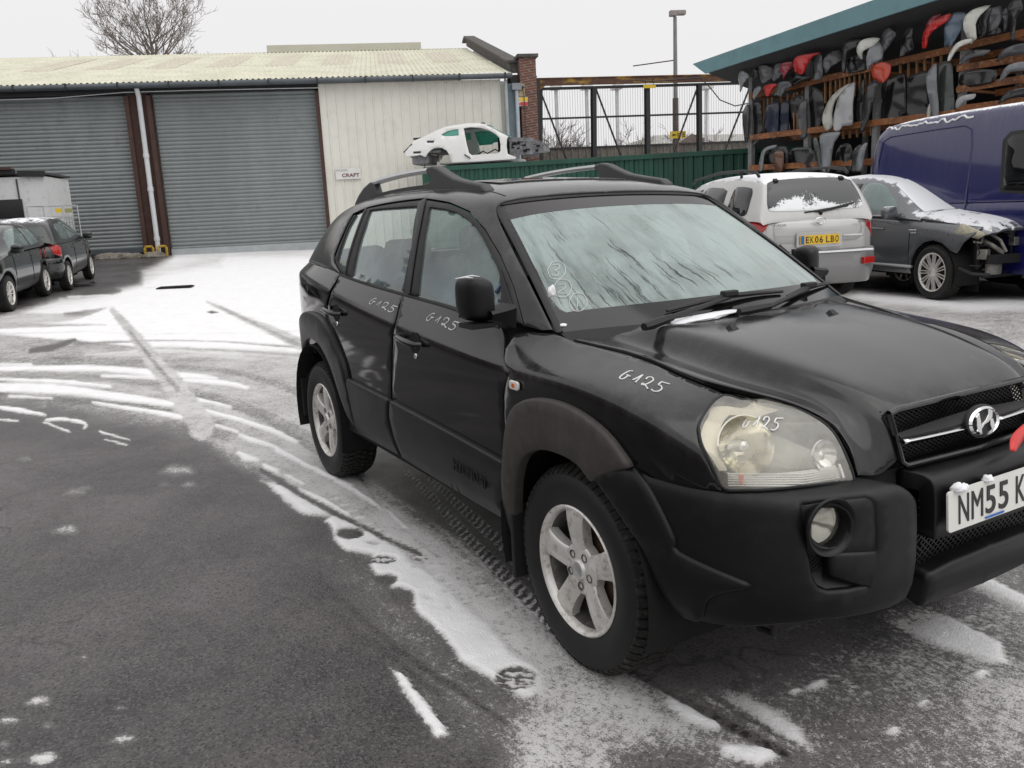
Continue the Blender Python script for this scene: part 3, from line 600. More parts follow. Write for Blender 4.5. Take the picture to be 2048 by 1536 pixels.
mb = MB(); mb.box((c0+c1)/2+ed*1.22+[0, 0, -.02], (cL, 2.4, .05), math.atan2(cdv[1], cdv[0])); mb.build('roof', M_csnow, ct)
# ============================================================ gate, gantry, fence beyond
GP = FA+FD*(s4+1.2); gnv = FN
def gp(px, py, off=-.35): return onpl(px, py, GP+FN*off, FN)
gt_ = thing('steel_gate', 'tall black framed steel gate with fine vertical bars behind the green container', 'gate', gp(1290, 330))
mb = MB()
for x0, y0, x1, y1, w_ in ((1080, 178, 1500, 166, .1), (1080, 238, 1500, 224, .07), (1080, 330, 1500, 300, .1), (1082, 178, 1082, 330, .09), (1187, 175, 1188, 330, .16), (1294, 172, 1295, 330, .16), (1398, 169, 1399, 330, .16), (1502, 166, 1503, 330, .12),
                           (1080, 180, 1139, 335, .06), (1192, 178, 1250, 335, .06), (1396, 172, 1340, 325, .06), (1502, 168, 1448, 305, .06)):
    mb.bar(gp(x0, y0), gp(x1, y1), w_, w_*.8)
mb.build('gate_frame', M_black, gt_)
mb = MB(); a = gp(1083, 180); b_ = gp(1500, 167); zb = gp(1083, 330)[2]; k = int(np.linalg.norm(b_-a)/.085)
for i in range(k):
    p = a+(b_-a)*i/k; mb.bar([p[0], p[1], p[2]], [p[0], p[1], zb], .006)
mb.build('mesh_bars', pmat('mesh_grey', (.14, .14, .15), .5), gt_)
ga = thing('gantry', 'rusty yellow gantry beam on a black post above the gate', 'gantry', gp(1070, 330))
mb = MB(); mb.bar(gp(1070, 330, -.3), gp(1069, 157, -.3), .24, .3); mb.bar(gp(1066, 160, -.3), gp(1073, 152, -.3), .06); mb.build('post', M_black, ga)
mb = MB(); p0, p1 = gp(1076, 164, -.3), gp(1600, 152, -.3); mb.bar(p0+[0, 0, .10], p1+[0, 0, .10], .16, .03); mb.bar(p0+[0, 0, -.10], p1+[0, 0, -.10], .16, .03); mb.bar(p0, p1, .10, .18); mb.bar(gp(1074, 182, -.3), gp(1090, 168, -.3), .12, .1)
M_gan = pmat('rusty_yellow_beam', (.36, .21, .03), .75, var=.5, scale=1.6, col2=(.095, .045, .028), thr=(.36, .50), dirt=(.06, .03, .02), stretch=(1, 1, 3)); mb.build('beam', M_gan, ga)
mb = MB(); mb.tube([gp(1270, 160, -.1), gp(1300, 163, -.1), gp(1340, 160, -.1), gp(1400, 155, -.1), gp(1420, 175, -.1), gp(1440, 200, -.1), gp(1470, 212, -.1), gp(1500, 206, -.1)], .02, 5); mb.build('cable', M_black, ga)
t = thing('hanging_sign', 'narrow yellow sign hung under the gantry beam over the gate', 'sign', gp(1299, 177, -.2)); mb = MB(); mb.box(gp(1299, 173, -.2), (.42, .03, .1), FR); mb.build('panel', M_ys, t)
mb = MB(); mb.bar(gp(1291, 158, -.2), gp(1291, 170, -.2), .012); mb.bar(gp(1307, 158, -.2), gp(1307, 170, -.2), .012); mb.build('hanger', M_black, t)
text_mesh('HEIGHT LIMIT', .05, frame(gp(1299, 173, -.18), FD, (0, 0, 1)), 'lettering', M_black, t) if False else None
# boarded fence behind the gate
def ff(px, py): return onpl(px, py, GP-FN*7, FN)
M_fence = pmat('weathered_fence', (.16, .145, .12), .85, var=.4, scale=2, dirt=(.25, .23, .2), stretch=(1, 1, .2))
fc = thing('sheet_fence', 'low weathered sheet fence beyond the steel gate', 'fence', ff(1290, 330)); a = ff(1060, 300); b_ = ff(1620, 282); L_ = float(np.linalg.norm((b_-a)[:2])); prof = []
for i in range(int(L_/.3)):
    for d, h in ((0, 0), (.2, 0), (.23, .03), (.27, .03)): prof.append((i*.3+d, h))
mb = MB(); mb.grid([[a+FD*s+FN*h+np.array([0, 0, z]) for z in (-2.4, 0)] for s, h in prof]); mb.build('panel', M_fence, fc, fix=False)
mb = MB(); mb.bar(a+[0, 0, .02], a+FD*L_+[0, 0, .02], .12, .06); mb.build('top_rail', M_black, fc)
# lamp post and its signs
M_pole = pmat('lamp_pole', (.12, .085, .07), .7, var=.3, scale=3, dirt=(.2, .18, .16)); LD = 31
lp = thing('lamp_post', 'tall lamp post standing beyond the gate with a thin side arm', 'lamp post', at(1352, 300, LD)); q0 = at(1352, 300, LD); q1 = at(1352, 45, LD)
q0[2] = .7; q1[0], q1[1] = q0[0], q0[1]
mb = MB(); mb.tube([q0, q0+(q1-q0)*.62], [.12, .105], 12); mb.build('pole', M_pole, lp, smooth=True)
mb = MB(); mb.tube([q0+(q1-q0)*.62, q1], [.08, .065], 12); mb.build('upper_pole', pmat('galv_pole', (.25, .25, .25), .5), lp, smooth=True)
mb = MB(); hd = FD*.28; c_ = q1+[0, 0, .12]
mb.box(c_-hd*.25, (.26, .22, .2), FR); mb.box(c_+hd*.75+[0, 0, .02], (.34, .24, .16), FR, None); mb.build('lamp_head', pmat('lamp_head_grey', (.30, .27, .26), .5), lp, bevel=.03)
mb = MB(); mb.tube([q0+[0, 0, float(at(1350, 126, LD)[2]-.7)], at(1266, 132, LD)], .022, 6); mb.build('side_arm', M_pole, lp)
sg = thing('arrow_sign', 'yellow direction sign with a black arrow fixed to the lamp post', 'sign', at(1356, 276, LD-.3)); c_ = at(1356, 269.5, LD-.2)
mb = MB(); mb.box(c_, (.6, .02, .25), FR); mb.build('panel', M_ys, sg)
mb = MB(); f_ = lambda u, v, w_: c_+FD*u+np.array([0, 0, v])+FN*(.014+w_)
mb.prism([(-.23, 0), (-.15, .05), (-.15, .018), (-.07, .018), (-.07, -.018), (-.15, -.018), (-.15, -.05)], f_, 0, .004)
for k in range(3): mb.prism([(.16, -.08+k*.06), (.26, -.08+k*.06), (.26, -.05+k*.06), (.16, -.05+k*.06)], f_, 0, .004)
for k in range(2): mb.prism([(-.04, -.05+k*.07), (.1, -.05+k*.07), (.1, -.02+k*.07), (-.04, -.02+k*.07)], f_, 0, .004)
mb.build('arrow', M_black, sg)
# distant pale columns beyond the gate
for k, (px, lab) in enumerate(((1112, 'leftmost pale column seen through the gate'), (1173, 'pale column just left of the second gate upright'), (1234, 'pale column seen in the second gate bay'), (1413, 'pale column just right of the fourth gate upright'))):
    p = at(px, 176, 48); t = thing('floodlight_column', 'thin '+lab, 'column', (p[0], p[1], .6), group='columns beyond the gate')
    mb = MB(); mb.tube([(p[0], p[1], .6), (p[0], p[1], p[2])], .11, 8); mb.build('column', pmat('pale_column', (.72, .72, .74), .6), t); mb = MB(); mb.box((p[0], p[1], p[2]+.05), (.5, 1.0, .25), FR); mb.build('lamp_head', M_white, t)
# house and hall beyond
hc = at(1408, 292, 70); t = thing('house', 'brown tiled house roof rising behind the fence', 'house', (hc[0], hc[1], .8))
h0, h1, ap = at(1358, 292, 70), at(1452, 286, 70), at(1397, 262, 70)
z0 = h0[2]; mb = MB(); u_ = (h1-h0); u_[2] = 0; wv = np.array([u_[1], -u_[0], 0]); wv = wv/np.linalg.norm(wv)
def hp(s, d, z): return h0+u_*s-wv*d+np.array([0, 0, z-h0[2]])
za = float(ap[2])
mb.add([hp(0, 0, z0-.2), hp(1, 0, z0-.2), hp(1, 9, z0-.2), hp(0, 9, z0-.2), hp(.42, 2.5, za), hp(.58, 6.5, za)], [(0, 1, 4), (1, 2, 5, 4), (2, 3, 5), (3, 0, 4, 5)]); mb.build('roof', pmat('brown_tiles', (.10, .062, .05), .85, var=.3, scale=3), t)
mb = MB(); mb.prism([(0, 0), (1, 0), (1, 1), (0, 1)], lambda u, v, w_: hp(.04+.92*u, .4+8.2*v, w_), .5, z0-.15); mb.build('wall', M_brick, t)
q = at(1470, 262, 95); t = thing('pale_hall', 'pale grey industrial roof beyond the house', 'building', (q[0], q[1], .8)); mb = MB(); mb.prism([(-9, 0), (9, 0), (9, 5.0), (-9, 5.4)], lambda u, v, w_: np.array([q[0], q[1], 0])+FD*u+np.array([0, 0, .5+v+float(q[2])-6])+FN*w_, -.5, -12); mb.build('hall_wall', pmat('pale_hall_sheet', (.58, .58, .54), .6, var=.1), t)
# ============================================================ trees
M_bark = pmat('bare_bark', (.10, .088, .082), .9, var=.3, scale=5)
M_twig = pmat('fine_twigs', (.20, .17, .155), .9, var=.3, scale=5)
def bare_tree(name, label, base, H, r0, spread, levels, seed, stems=3, rmin=.014, leader=0, group=None, fork=.33, side=(1, 1), cone=.5, mt=None, droop=0):
    rnd = random.Random(seed); t = thing(name, label, 'tree', base, group=group); tr = MB(); cr = MB()
    base = Vector([float(c) for c in base])
    def limb(p, d, L, r, lv, mb):
        r = max(r, rmin)
        n = 4 if lv > 1 else 3; pts = [p]; rr = [r]
        for i in range(n):
            d = (d+Vector((rnd.uniform(-1, 1), rnd.uniform(-1, 1), rnd.uniform(-.5, .7)))*(.16+.04*lv)+Vector((0, 0, .05-droop*lv))).normalized(); p = p+d*L/n; pts.append(p.copy()); rr.append(r*(1-.55*(i+1)/n))
        mb.tube(pts, rr, 5 if lv < 2 else 3, cap=False)
        if lv < levels:
            k = rnd.randint(2, 4) if lv < levels-1 else rnd.randint(2, 4)
            for j in range(k):
                i = rnd.randint(1, n); a = rnd.uniform(.3, .85)*(1 if lv else 1.1); ax = Vector((rnd.uniform(-1, 1), rnd.uniform(-1, 1), rnd.uniform(-.2, .4))).normalized()
                nd = (d*math.cos(a)+(ax-d*ax.dot(d)).normalized()*math.sin(a)).normalized(); limb(pts[i], nd, L*rnd.uniform(.5, .78), rr[i]*.62, lv+1, cr)
    f = base+Vector((0, 0, H*fork)); tr.tube([base-Vector((0, 0, .3)), base+Vector((.05, 0, H*fork*.5)), f], [r0*1.25, r0, r0*.85], 10)
    tr.build('trunk', M_bark, t, smooth=True)
    for k in range(stems):
        a = 2*math.pi*k/stems+rnd.uniform(-.3, .3); d = Vector((math.cos(a)*cone, math.sin(a)*cone, 1)).normalized(); limb(f, d, H*spread, r0*.55, 0, cr)
    if leader:                                   # the stem carries on up through the crown
        n = 9; q = f.copy(); pts = [q.copy()]
        for k in range(n): q = q+Vector((rnd.uniform(-.12, .12), rnd.uniform(-.1, .14), H*.062)); pts.append(q.copy())
        cr.tube(pts, [r0*.8*(1-k/(n+1.5)) for k in range(n+1)], 7, cap=False)
        for k in range(32):
            j = rnd.uniform(0, n-.6); p0 = pts[int(j)].lerp(pts[int(j)+1], j-int(j)); a = k*2.4+rnd.uniform(-.4, .4); e = .25+.75*j/n; d = Vector((math.cos(a), math.sin(a), e)).normalized(); limb(p0, d, H*(.27-.12*j/n)*rnd.uniform(.8, 1.15), r0*.34*(1-.6*j/n), 1, cr)
    cr.build('crown', mt or M_twig, t, fix=False); return t
p = at(308, 105, 44); bare_tree('bare_tree', 'large bare winter tree rising behind the warehouse roof', (p[0], p[1], .8), 11.6, .26, .15, 5, 5, stems=6, rmin=.011, fork=.40, cone=.75, leader=1)
for k, (px, H, D_, st, lab) in enumerate(((1100, 4.6, 40, 5, 'bushy bare tree behind the gantry post'), (1128, 4.3, 42, 6, 'grey bare bush in the first gate bay'), (1165, 3.4, 44, 5, 'low brown bare bush left of the second gate upright'), (1205, 3.9, 41, 6, 'bare bush just right of the second gate upright'), (1247, 4.6, 48, 4, 'thin young bare tree in the second gate bay'), (1272, 4.7, 46, 2, 'tall thin sapling left of the third gate upright'), (1318, 3.4, 44, 7, 'rounded dark bare bush right of the third gate upright'), (1396, 4.8, 46, 4, 'bare tree behind the fourth gate upright'), (1448, 3.4, 50, 6, 'low bare bush below the pale industrial roof'), (1480, 3.6, 48, 5, 'bare bush at the right end of the gate'))):
    p = at(px, 300, D_); bare_tree('bare_shrub', lab, (p[0], p[1], .9), H*1.55, .07, .24, 4, 40+k, stems=st+2, rmin=.013, fork=.12, cone=.45, group='bare trees beyond the gate')
# ------------------------------------------------------------ unseen wall, added to darken reflections in the paint and bumper
M_reflwall = pmat('reflection_wall_brick', (.085, .06, .05), .85, var=.4, scale=.8)
t = thing('reflection_wall', 'added dark brick wall out of view, darkening the reflections on the car', 'wall', (-6, -9, 0)); mb = MB(); mb.box((-12, -9, 1.1), (56, .3, 2.4)); mb.box((15.9, 0, 1.1), (.3, 17.7, 2.4)); mb.build('wall', M_reflwall, t)
mb = MB(); mb.box((-12, -9, 2.36), (56.4, .42, .12)); mb.box((15.9, .2, 2.36), (.42, 17.5, .12)); mb.build('coping', M_coping, t)
# ============================================================ smooth panel surfaces
def bsp(t, n):
    i = np.clip(np.floor(t).astype(int), 0, n-2); f = t-i
    return i, np.stack([(1-f)**3/6, (3*f**3-6*f**2+4)/6, (-3*f**3+3*f**2+3*f+1)/6, f**3/6], -1)
FL = np.array([1, -1, 1.])
class Surf:
    def __init__(s, ctrl, sa=False, sb=False, k=14, ctr=(-1.3, 0, .7)):
        c = np.array(ctrl, float); n, m = c.shape[:2]; s.n, s.m = n, m
        a = c[1]*FL if sa else 2*c[0]-c[1]; b = c[-2]*FL if sb else 2*c[-1]-c[-2]
        if sa: pass
        c = np.concatenate([a[None], c, b[None]], 0)
        c = np.concatenate([(2*c[:, :1]-c[:, 1:2]), c, (2*c[:, -1:]-c[:, -2:-1])], 1); s.c = c
        s.k = k; U = np.linspace(0, n-1, (n-1)*k+1); V = np.linspace(0, m-1, (m-1)*k+1); s.U, s.V = U, V
        s.G = s.ev(*np.meshgrid(U, V, indexing='ij')); g = s.G; nu, nv = len(U), len(V)
        vs = [tuple(p) for p in g.reshape(-1, 3)]; fs = [(i*nv+j, (i+1)*nv+j, (i+1)*nv+j+1, i*nv+j+1) for i in range(nu-1) for j in range(nv-1)]
        s.bvh = BVHTree.FromPolygons(vs, fs); s.nv = nv; s.nu = nu
        mid = s.nrm(np.array([(n-1)/2]), np.array([(m-1)/2]), True)[0]; p = s.ev(np.array([(n-1)/2]), np.array([(m-1)/2]))[0]
        s.sg = 1. if np.dot(mid, p-np.array(ctr)) > 0 else -1.
    def ev(s, u, v):
        u = np.clip(u, 0, s.n-1); v = np.clip(v, 0, s.m-1)
        i, wu = bsp(u, s.n); j, wv = bsp(v, s.m); r = 0
        for a in range(4):
            for b in range(4): r = r+s.c[i+a, j+b]*(wu[..., a]*wv[..., b])[..., None]
        return r
    def nrm(s, u, v, raw=False):
        e = .01; du = s.ev(u+e, v)-s.ev(u-e, v); dv = s.ev(u, v+e)-s.ev(u, v-e); q = np.cross(du, dv); q = q/(np.linalg.norm(q, axis=-1, keepdims=True)+1e-12)
        return q if raw else q*s.sg
    def _uv(s, loc, idx):
        i, j = divmod(idx, s.nv-1); u = s.U[i]+.5/s.k; v = s.V[j]+.5/s.k; loc = np.array(loc)
        f = lambda a, b: s.ev(np.array([a]), np.array([b]))[0]
        best = (1e9, u, v)
        for _ in range(6):
            e = .01; p = f(u, v); r = loc-p; k = float(r@r)
            if k < best[0]: best = (k, u, v)
            else: u, v = (u+best[1])/2, (v+best[2])/2; continue
            du = (f(u+e, v)-f(u-e, v))/(min(u+e, s.n-1)-max(u-e, 0)); dv = (f(u, v+e)-f(u, v-e))/(min(v+e, s.m-1)-max(v-e, 0))
            a, b, c = float(du@du), float(du@dv), float(dv@dv); D = a*c-b*b
            if D < 1e-12: break
            x, y = float(du@r), float(dv@r); qa, qb = (c*x-b*y)/D, (a*y-b*x)/D
            u = min(max(u+max(-.6, min(.6, qa)), 0), s.n-1); v = min(max(v+max(-.6, min(.6, qb)), 0), s.m-1)
        return (round(best[1], 4), round(best[2], 4))
    def px(s, x, y):
        d = ray(x, y); d = d/np.linalg.norm(d); r = s.bvh.ray_cast(Vector([float(c) for c in CAM]), Vector([float(c) for c in d]), 20)
        if r[0] is None or r[2] is None:
            best = None
            for t in np.linspace(1.2, 8, 341):
                q = s.bvh.find_nearest(Vector([float(c) for c in CAM+d*t]))
                if best is None or q[3]/t < best[0]: best = (q[3]/t, q)
            r = best[1]
        return s._uv(r[0], r[2])
    def pt(s, p): r = s.bvh.find_nearest(Vector([float(c) for c in p])); return s._uv(r[0], r[2])
    def xz(s, x, z, side=-1):
        r = s.bvh.ray_cast(Vector((x, 3*side, z)), Vector((0, -side, 0)), 6)
        return s._uv(r[0], r[2]) if r[0] is not None else s.pt((x, .8*side, z))
    def P(s, uv, off=0):
        u, v = np.array([uv[0]]), np.array([uv[1]]); return s.ev(u, v)[0]+(s.nrm(u, v)[0]*off if off else 0)
    def n_(s, uv): return s.nrm(np.array([uv[0]]), np.array([uv[1]]))[0]
    def outline(s, pts, smooth=0):
        r = []
        for p in pts:
            if p[0] == 'x': r.append(s.xz(p[1], p[2]))
            elif p[0] == 'u': r.append((p[1], p[2]))
            elif p[0] == 'P': r.append(s.pt(p[1:]))
            else: r.append(s.px(p[0], p[1]))
        return r
def resample(s, uv, step, closed=True, cr=0):
    """uv polyline -> evenly spaced points (metric step); cr: index list kept sharp, else Catmull-Rom smoothing"""
    n = len(uv); out = []
    rng = range(n) if closed else range(n-1)
    for i in rng:
        p0, p1, p2, p3 = uv[(i-1) % n], uv[i], uv[(i+1) % n], uv[(i+2) % n]
        if not closed: p0 = uv[max(i-1, 0)]; p3 = uv[min(i+2, n-1)]
        A, B = s.P(p1), s.P(p2); L = np.linalg.norm(A-B); k = max(1, int(L/step+.5))
        sharp1 = isinstance(cr, list) and i in cr; sharp2 = isinstance(cr, list) and ((i+1) % n) in cr
        if not isinstance(cr, list) and cr == 0: sharp1 = sharp2 = True
        for q in range(k):
            t = q/k
            m1 = [(p2[j]-p1[j]) if sharp1 else (p2[j]-p0[j])/2 for j in (0, 1)]; m2 = [(p2[j]-p1[j]) if sharp2 else (p3[j]-p1[j])/2 for j in (0, 1)]
            h = [2*t**3-3*t*t+1, t**3-2*t*t+t, -2*t**3+3*t*t, t**3-t*t]
            out.append(tuple(h[0]*p1[j]+h[1]*m1[j]+h[2]*p2[j]+h[3]*m2[j] for j in (0, 1)))
    if not closed: out.append(uv[-1])
    return out
def pip(P, x, y):
    c = False; n = len(P); j = n-1
    for i in range(n):
        if (P[i][1] > y) != (P[j][1] > y) and x < (P[j][0]-P[i][0])*(y-P[i][1])/(P[j][1]-P[i][1])+P[i][0]: c = not c
        j = i
    return c
def panel(s, name, out, mat, parent, holes=(), off=0, depth=.014, inset=.0017, res=.03, step=.016, cr=0, hcr=0, side=-1, mirror=True, label=None, rnd=.0014, disp=None, halfsym=False, mlabel=None):
    su = np.mean(np.linalg.norm(np.diff(s.G, axis=0), axis=-1))*s.k; sv = np.mean(np.linalg.norm(np.diff(s.G, axis=1), axis=-1))*s.k
    loops = [resample(s, s.outline(out) if isinstance(out[0], tuple) and len(out) and out != 'x' else out, step, True, cr)]+[resample(s, s.outline(h), step, True, hcr) for h in holes]
    L2 = []
    for li, lp in enumerate(loops):
        P = [(u*su, v*sv) for u, v in lp]
        area = sum(P[i][0]*P[(i+1) % len(P)][1]-P[(i+1) % len(P)][0]*P[i][1] for i in range(len(P)))
        if (area < 0) == (li == 0): P = P[::-1]; lp = lp[::-1]
        if inset:
            Q = []
            for i in range(len(P)):
                a, b = P[i-1], P[(i+1) % len(P)]; dx, dy = b[0]-a[0], b[1]-a[1]; l = math.hypot(dx, dy) or 1
                u, v = lp[i]
                if halfsym and abs(s.P(lp[i])[1]) < .004: Q.append(P[i]); continue
                Q.append((P[i][0]-dy/l*inset, P[i][1]+dx/l*inset))
            P = Q
        L2.append(P)
    V = []; E = []
    for P in L2:
        k = len(V); V += [Vector(p) for p in P]; E += [(k+i, k+(i+1) % len(P)) for i in range(len(P))]
    nb = len(V); xs = [p[0] for p in L2[0]]; ys = [p[1] for p in L2[0]]
    allb = np.array([tuple(p) for p in V])
    y = min(ys)+res*.37; row = 0
    while y < max(ys):
        x = min(xs)+(res*.5 if row % 2 else .13*res)
        while x < max(xs):
            if np.min(np.abs(allb[:, 0]-x)+np.abs(allb[:, 1]-y)) > res*.55 and pip(L2[0], x, y) and not any(pip(h, x, y) for h in L2[1:]): V.append(Vector((x, y)))
            x += res
        y += res*.87; row += 1
    r = geometry.delaunay_2d_cdt(V, E, [], 0, 1e-6); vv = r[0]; F = []
    for f in r[2]:
        cx = sum(vv[i][0] for i in f)/len(f); cy = sum(vv[i][1] for i in f)/len(f)
        if pip(L2[0], cx, cy) and not any(pip(h, cx, cy) for h in L2[1:]): F.append(tuple(f))
    used = sorted({i for f in F for i in f}); mp = {a: b for b, a in enumerate(used)}; F = [tuple(mp[i] for i in f) for f in F]
    U = np.array([vv[i][0]/su for i in used]); W = np.array([vv[i][1]/sv for i in used])
    Pn = s.nrm(U, W); Ps = s.ev(U, W)+Pn*off
    if disp is not None: Ps = Ps+disp(s.ev(U, W), Pn)
    # orientation
    if sum(float(np.dot(np.cross(Ps[f[1]]-Ps[f[0]], Ps[f[2]]-Ps[f[0]]), Pn[f[0]])) for f in F) < 0: F = [x[::-1] for x in F]
    # boundary edges -> rounded flange
    ec = {}
    for f in F:
        for a, b in zip(f, f[1:]+f[:1]): ec[(a, b)] = ec.get((a, b), 0)+1
    bd = [(a, b) for (a, b) in ec if (b, a) not in ec]
    if halfsym: bd = [(a, b) for a, b in bd if not (abs(Ps[a][1]) < .006 and abs(Ps[b][1]) < .006)]
    verts = [tuple(p) for p in Ps]; uvs = [(u/(s.n-1), v/(s.m-1)) for u, v in zip(U, W)]
    if depth:
        nx = {}
        tn = {}
        for a, b in bd:
            d = Ps[b]-Ps[a]; o = np.cross(d, Pn[a]); l = np.linalg.norm(o)+1e-9
            for q in (a, b): tn[q] = tn.get(q, 0)+o/l
        for q, o in tn.items():
            o = o/(np.linalg.norm(o)+1e-9); k = len(verts); p = Ps[q]
            verts += [tuple(p+o*rnd*.7-Pn[q]*rnd*.45), tuple(p+o*rnd-Pn[q]*rnd*1.3), tuple(p+o*rnd-Pn[q]*depth)]; uvs += [uvs[q]]*3; nx[q] = k
        for a, b in bd:
            A, B = nx[a], nx[b]; F += [(b, a, A, B), (B, A, A+1, B+1), (B+1, A+1, A+2, B+2)]
    def mk(flip):
        me = bpy.data.meshes.new(name); root = parent
        while root.parent is not None: root = root.parent
        o3 = ROOTLOC[root.name]; g = -1 if flip else 1
        if halfsym:
            vs = list(verts)+[(x, -y, z) for x, y, z in verts]; k = len(verts); fs = F+[tuple(i+k for i in f)[::-1] for f in F]; uu = uvs+uvs
        else: vs = [(x, g*y, z) for x, y, z in verts]; fs = [f[::-1] for f in F] if flip else F; uu = uvs
        me.from_pydata([(x-o3.x, y-o3.y, z-o3.z) for x, y, z in vs], [], fs)
        ul = me.uv_layers.new(name='UVMap'); li = np.empty(len(me.loops), np.int32); me.loops.foreach_get('vertex_index', li)
        ul.data.foreach_set('uv', np.array(uu, np.float32)[li].ravel())
        me.polygons.foreach_set('use_smooth', [True]*len(me.polygons))
        if halfsym:
            bm = bmesh.new(); bm.from_mesh(me); bmesh.ops.remove_doubles(bm, verts=[v for v in bm.verts if abs(v.co.y+o3.y) < .008], dist=.006); bm.to_mesh(me); bm.free()
        me.materials.append(mat); o = bpy.data.objects.new(name, me); COL.objects.link(o); o.parent = parent
        if label: o['label'] = (mlabel if flip and mlabel else label)
        return o
    a = mk(False)
    return (a, mk(True)) if mirror and not halfsym else a
def ribbon(s, name, uv, w, mat, parent, off=.0015, cr=1, mb=None, step=.008, taper=None):
    """thin painted or rubber line lying on a surface"""
    L = resample(s, uv, step, False, cr); own = mb is None; mb = mb or MB(); P = [s.P(q, off) for q in L]; n_ = [s.n_(q) for q in L]; G = []
    for i in range(len(L)):
        d = P[min(i+1, len(P)-1)]-P[max(i-1, 0)]; d = d/(np.linalg.norm(d)+1e-9); q = np.cross(d, n_[i]); ww = w*(taper(i/(len(L)-1)) if taper else 1)
        G.append([P[i]-q*ww/2-n_[i]*.0015, P[i]-q*ww*.3+n_[i]*.0006, P[i]+q*ww*.3+n_[i]*.0006, P[i]+q*ww/2-n_[i]*.0015])
    mb.grid(G)
    return mb.build(name, mat, parent, fix=False, smooth=True) if own else mb
# ============================================================ materials of the cars
def paintmat(name, col, rough=.07, dust_sheen=(.30, .29, .28), dfac=.16, flake=0, dscale=1.6, coat=1., snow=0, drip=True):
    m, nt, b, o = newmat(name)
    tc = nt.nodes.new('ShaderNodeTexCoord')
    n1 = noise(nt, dscale, 6, .65); n2 = noise(nt, 9, 5, .7, sx=(1.5, 1.5, .25) if drip else None); n3 = noise(nt, 160, 3, .6)
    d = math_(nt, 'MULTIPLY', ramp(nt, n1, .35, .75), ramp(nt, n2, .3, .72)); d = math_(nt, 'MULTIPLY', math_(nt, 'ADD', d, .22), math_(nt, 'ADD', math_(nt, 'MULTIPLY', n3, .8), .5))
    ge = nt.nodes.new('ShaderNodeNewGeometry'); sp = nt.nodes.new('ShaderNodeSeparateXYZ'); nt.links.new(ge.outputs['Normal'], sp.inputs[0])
    up = ramp(nt, sp.outputs['Z'], .03, .22, (.03, .03, .03, 1), (1, 1, 1, 1))  # upward faces greyer: settled dust plus sky sheen painted into the colour
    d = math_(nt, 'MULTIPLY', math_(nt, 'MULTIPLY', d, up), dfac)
    c = mix(nt, d, col, dust_sheen); rg = math_(nt, 'ADD', math_(nt, 'MULTIPLY', d, 1.3), rough)
    if snow:
        sm = math_(nt, 'ADD', sp.outputs['Z'], math_(nt, 'MULTIPLY', math_(nt, 'SUBTRACT', noise(nt, 5, 6, .72), .5), .9)); f = ramp(nt, sm, snow-.04, snow+.04)
        c = mix(nt, f, c, (.84, .85, .87)); rg = math_(nt, 'MAXIMUM', rg, math_(nt, 'MULTIPLY', f, .8)); nt.links.new(math_(nt, 'SUBTRACT', coat, f), b.inputs['Coat Weight'])
    else: b.inputs['Coat Weight'].default_value = coat
    nt.links.new(c, b.inputs['Base Color']); nt.links.new(rg, b.inputs['Roughness']); b.inputs['Metallic'].default_value = flake
    b.inputs['Coat Roughness'].default_value = .05
    return m
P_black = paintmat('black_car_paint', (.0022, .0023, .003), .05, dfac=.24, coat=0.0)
P_plast = pmat('textured_black_plastic', (.0065, .0065, .007), .40, var=.25, scale=2.5, dirt=(.014, .0135, .013), bump=.10, bscale=500, rvar=.08, spec=.32)
P_plast2 = pmat('weathered_grey_plastic', (.056, .050, .047), .6, var=.3, scale=5, dirt=(.075, .066, .058), bump=.10, bscale=500, stretch=(2, 2, .3))
P_rub = pmat('black_rubber', (.012, .012, .0125), .6, var=.2, scale=8)
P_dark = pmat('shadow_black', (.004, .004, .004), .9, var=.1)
P_chrome = pmat('chrome', (.78, .78, .78), .12, metal=1, var=.05, scale=20, rvar=.05)
P_silver = pmat('silver_rail', (.55, .56, .56), .35, metal=.7, var=.1, scale=8)
P_alloy = pmat('dirty_alloy', (.80, .79, .76), .38, metal=.45, var=.25, scale=7, col2=(.68, .66, .62), dirt=(.30, .23, .18))
P_seat = pmat('grey_seat_cloth', (.10, .10, .10), .9, var=.3, scale=12)
P_int = pmat('grey_interior', (.06, .062, .065), .8, var=.2, scale=4)
P_chalk = pmat('white_paint_pen', (.75, .75, .74), .7, var=.05)
P_snow = pmat('settled_snow', (.84, .85, .87), .8, var=.06, scale=20, bump=.4, bscale=60)
P_redl = pmat('red_lamp', (.45, .012, .01), .15, var=.25, scale=30, coat=.6)
P_plate = pmat('number_plate_white', (.74, .74, .70), .35, var=.04, scale=9)
P_plateY = pmat('number_plate_yellow', (.78, .50, .03), .35, var=.05, scale=9)
P_blk = pmat('plate_letter_black', (.015, .015, .015), .5, var=.05)
P_blue = pmat('plate_blue', (.02, .12, .45), .5, var=.05)
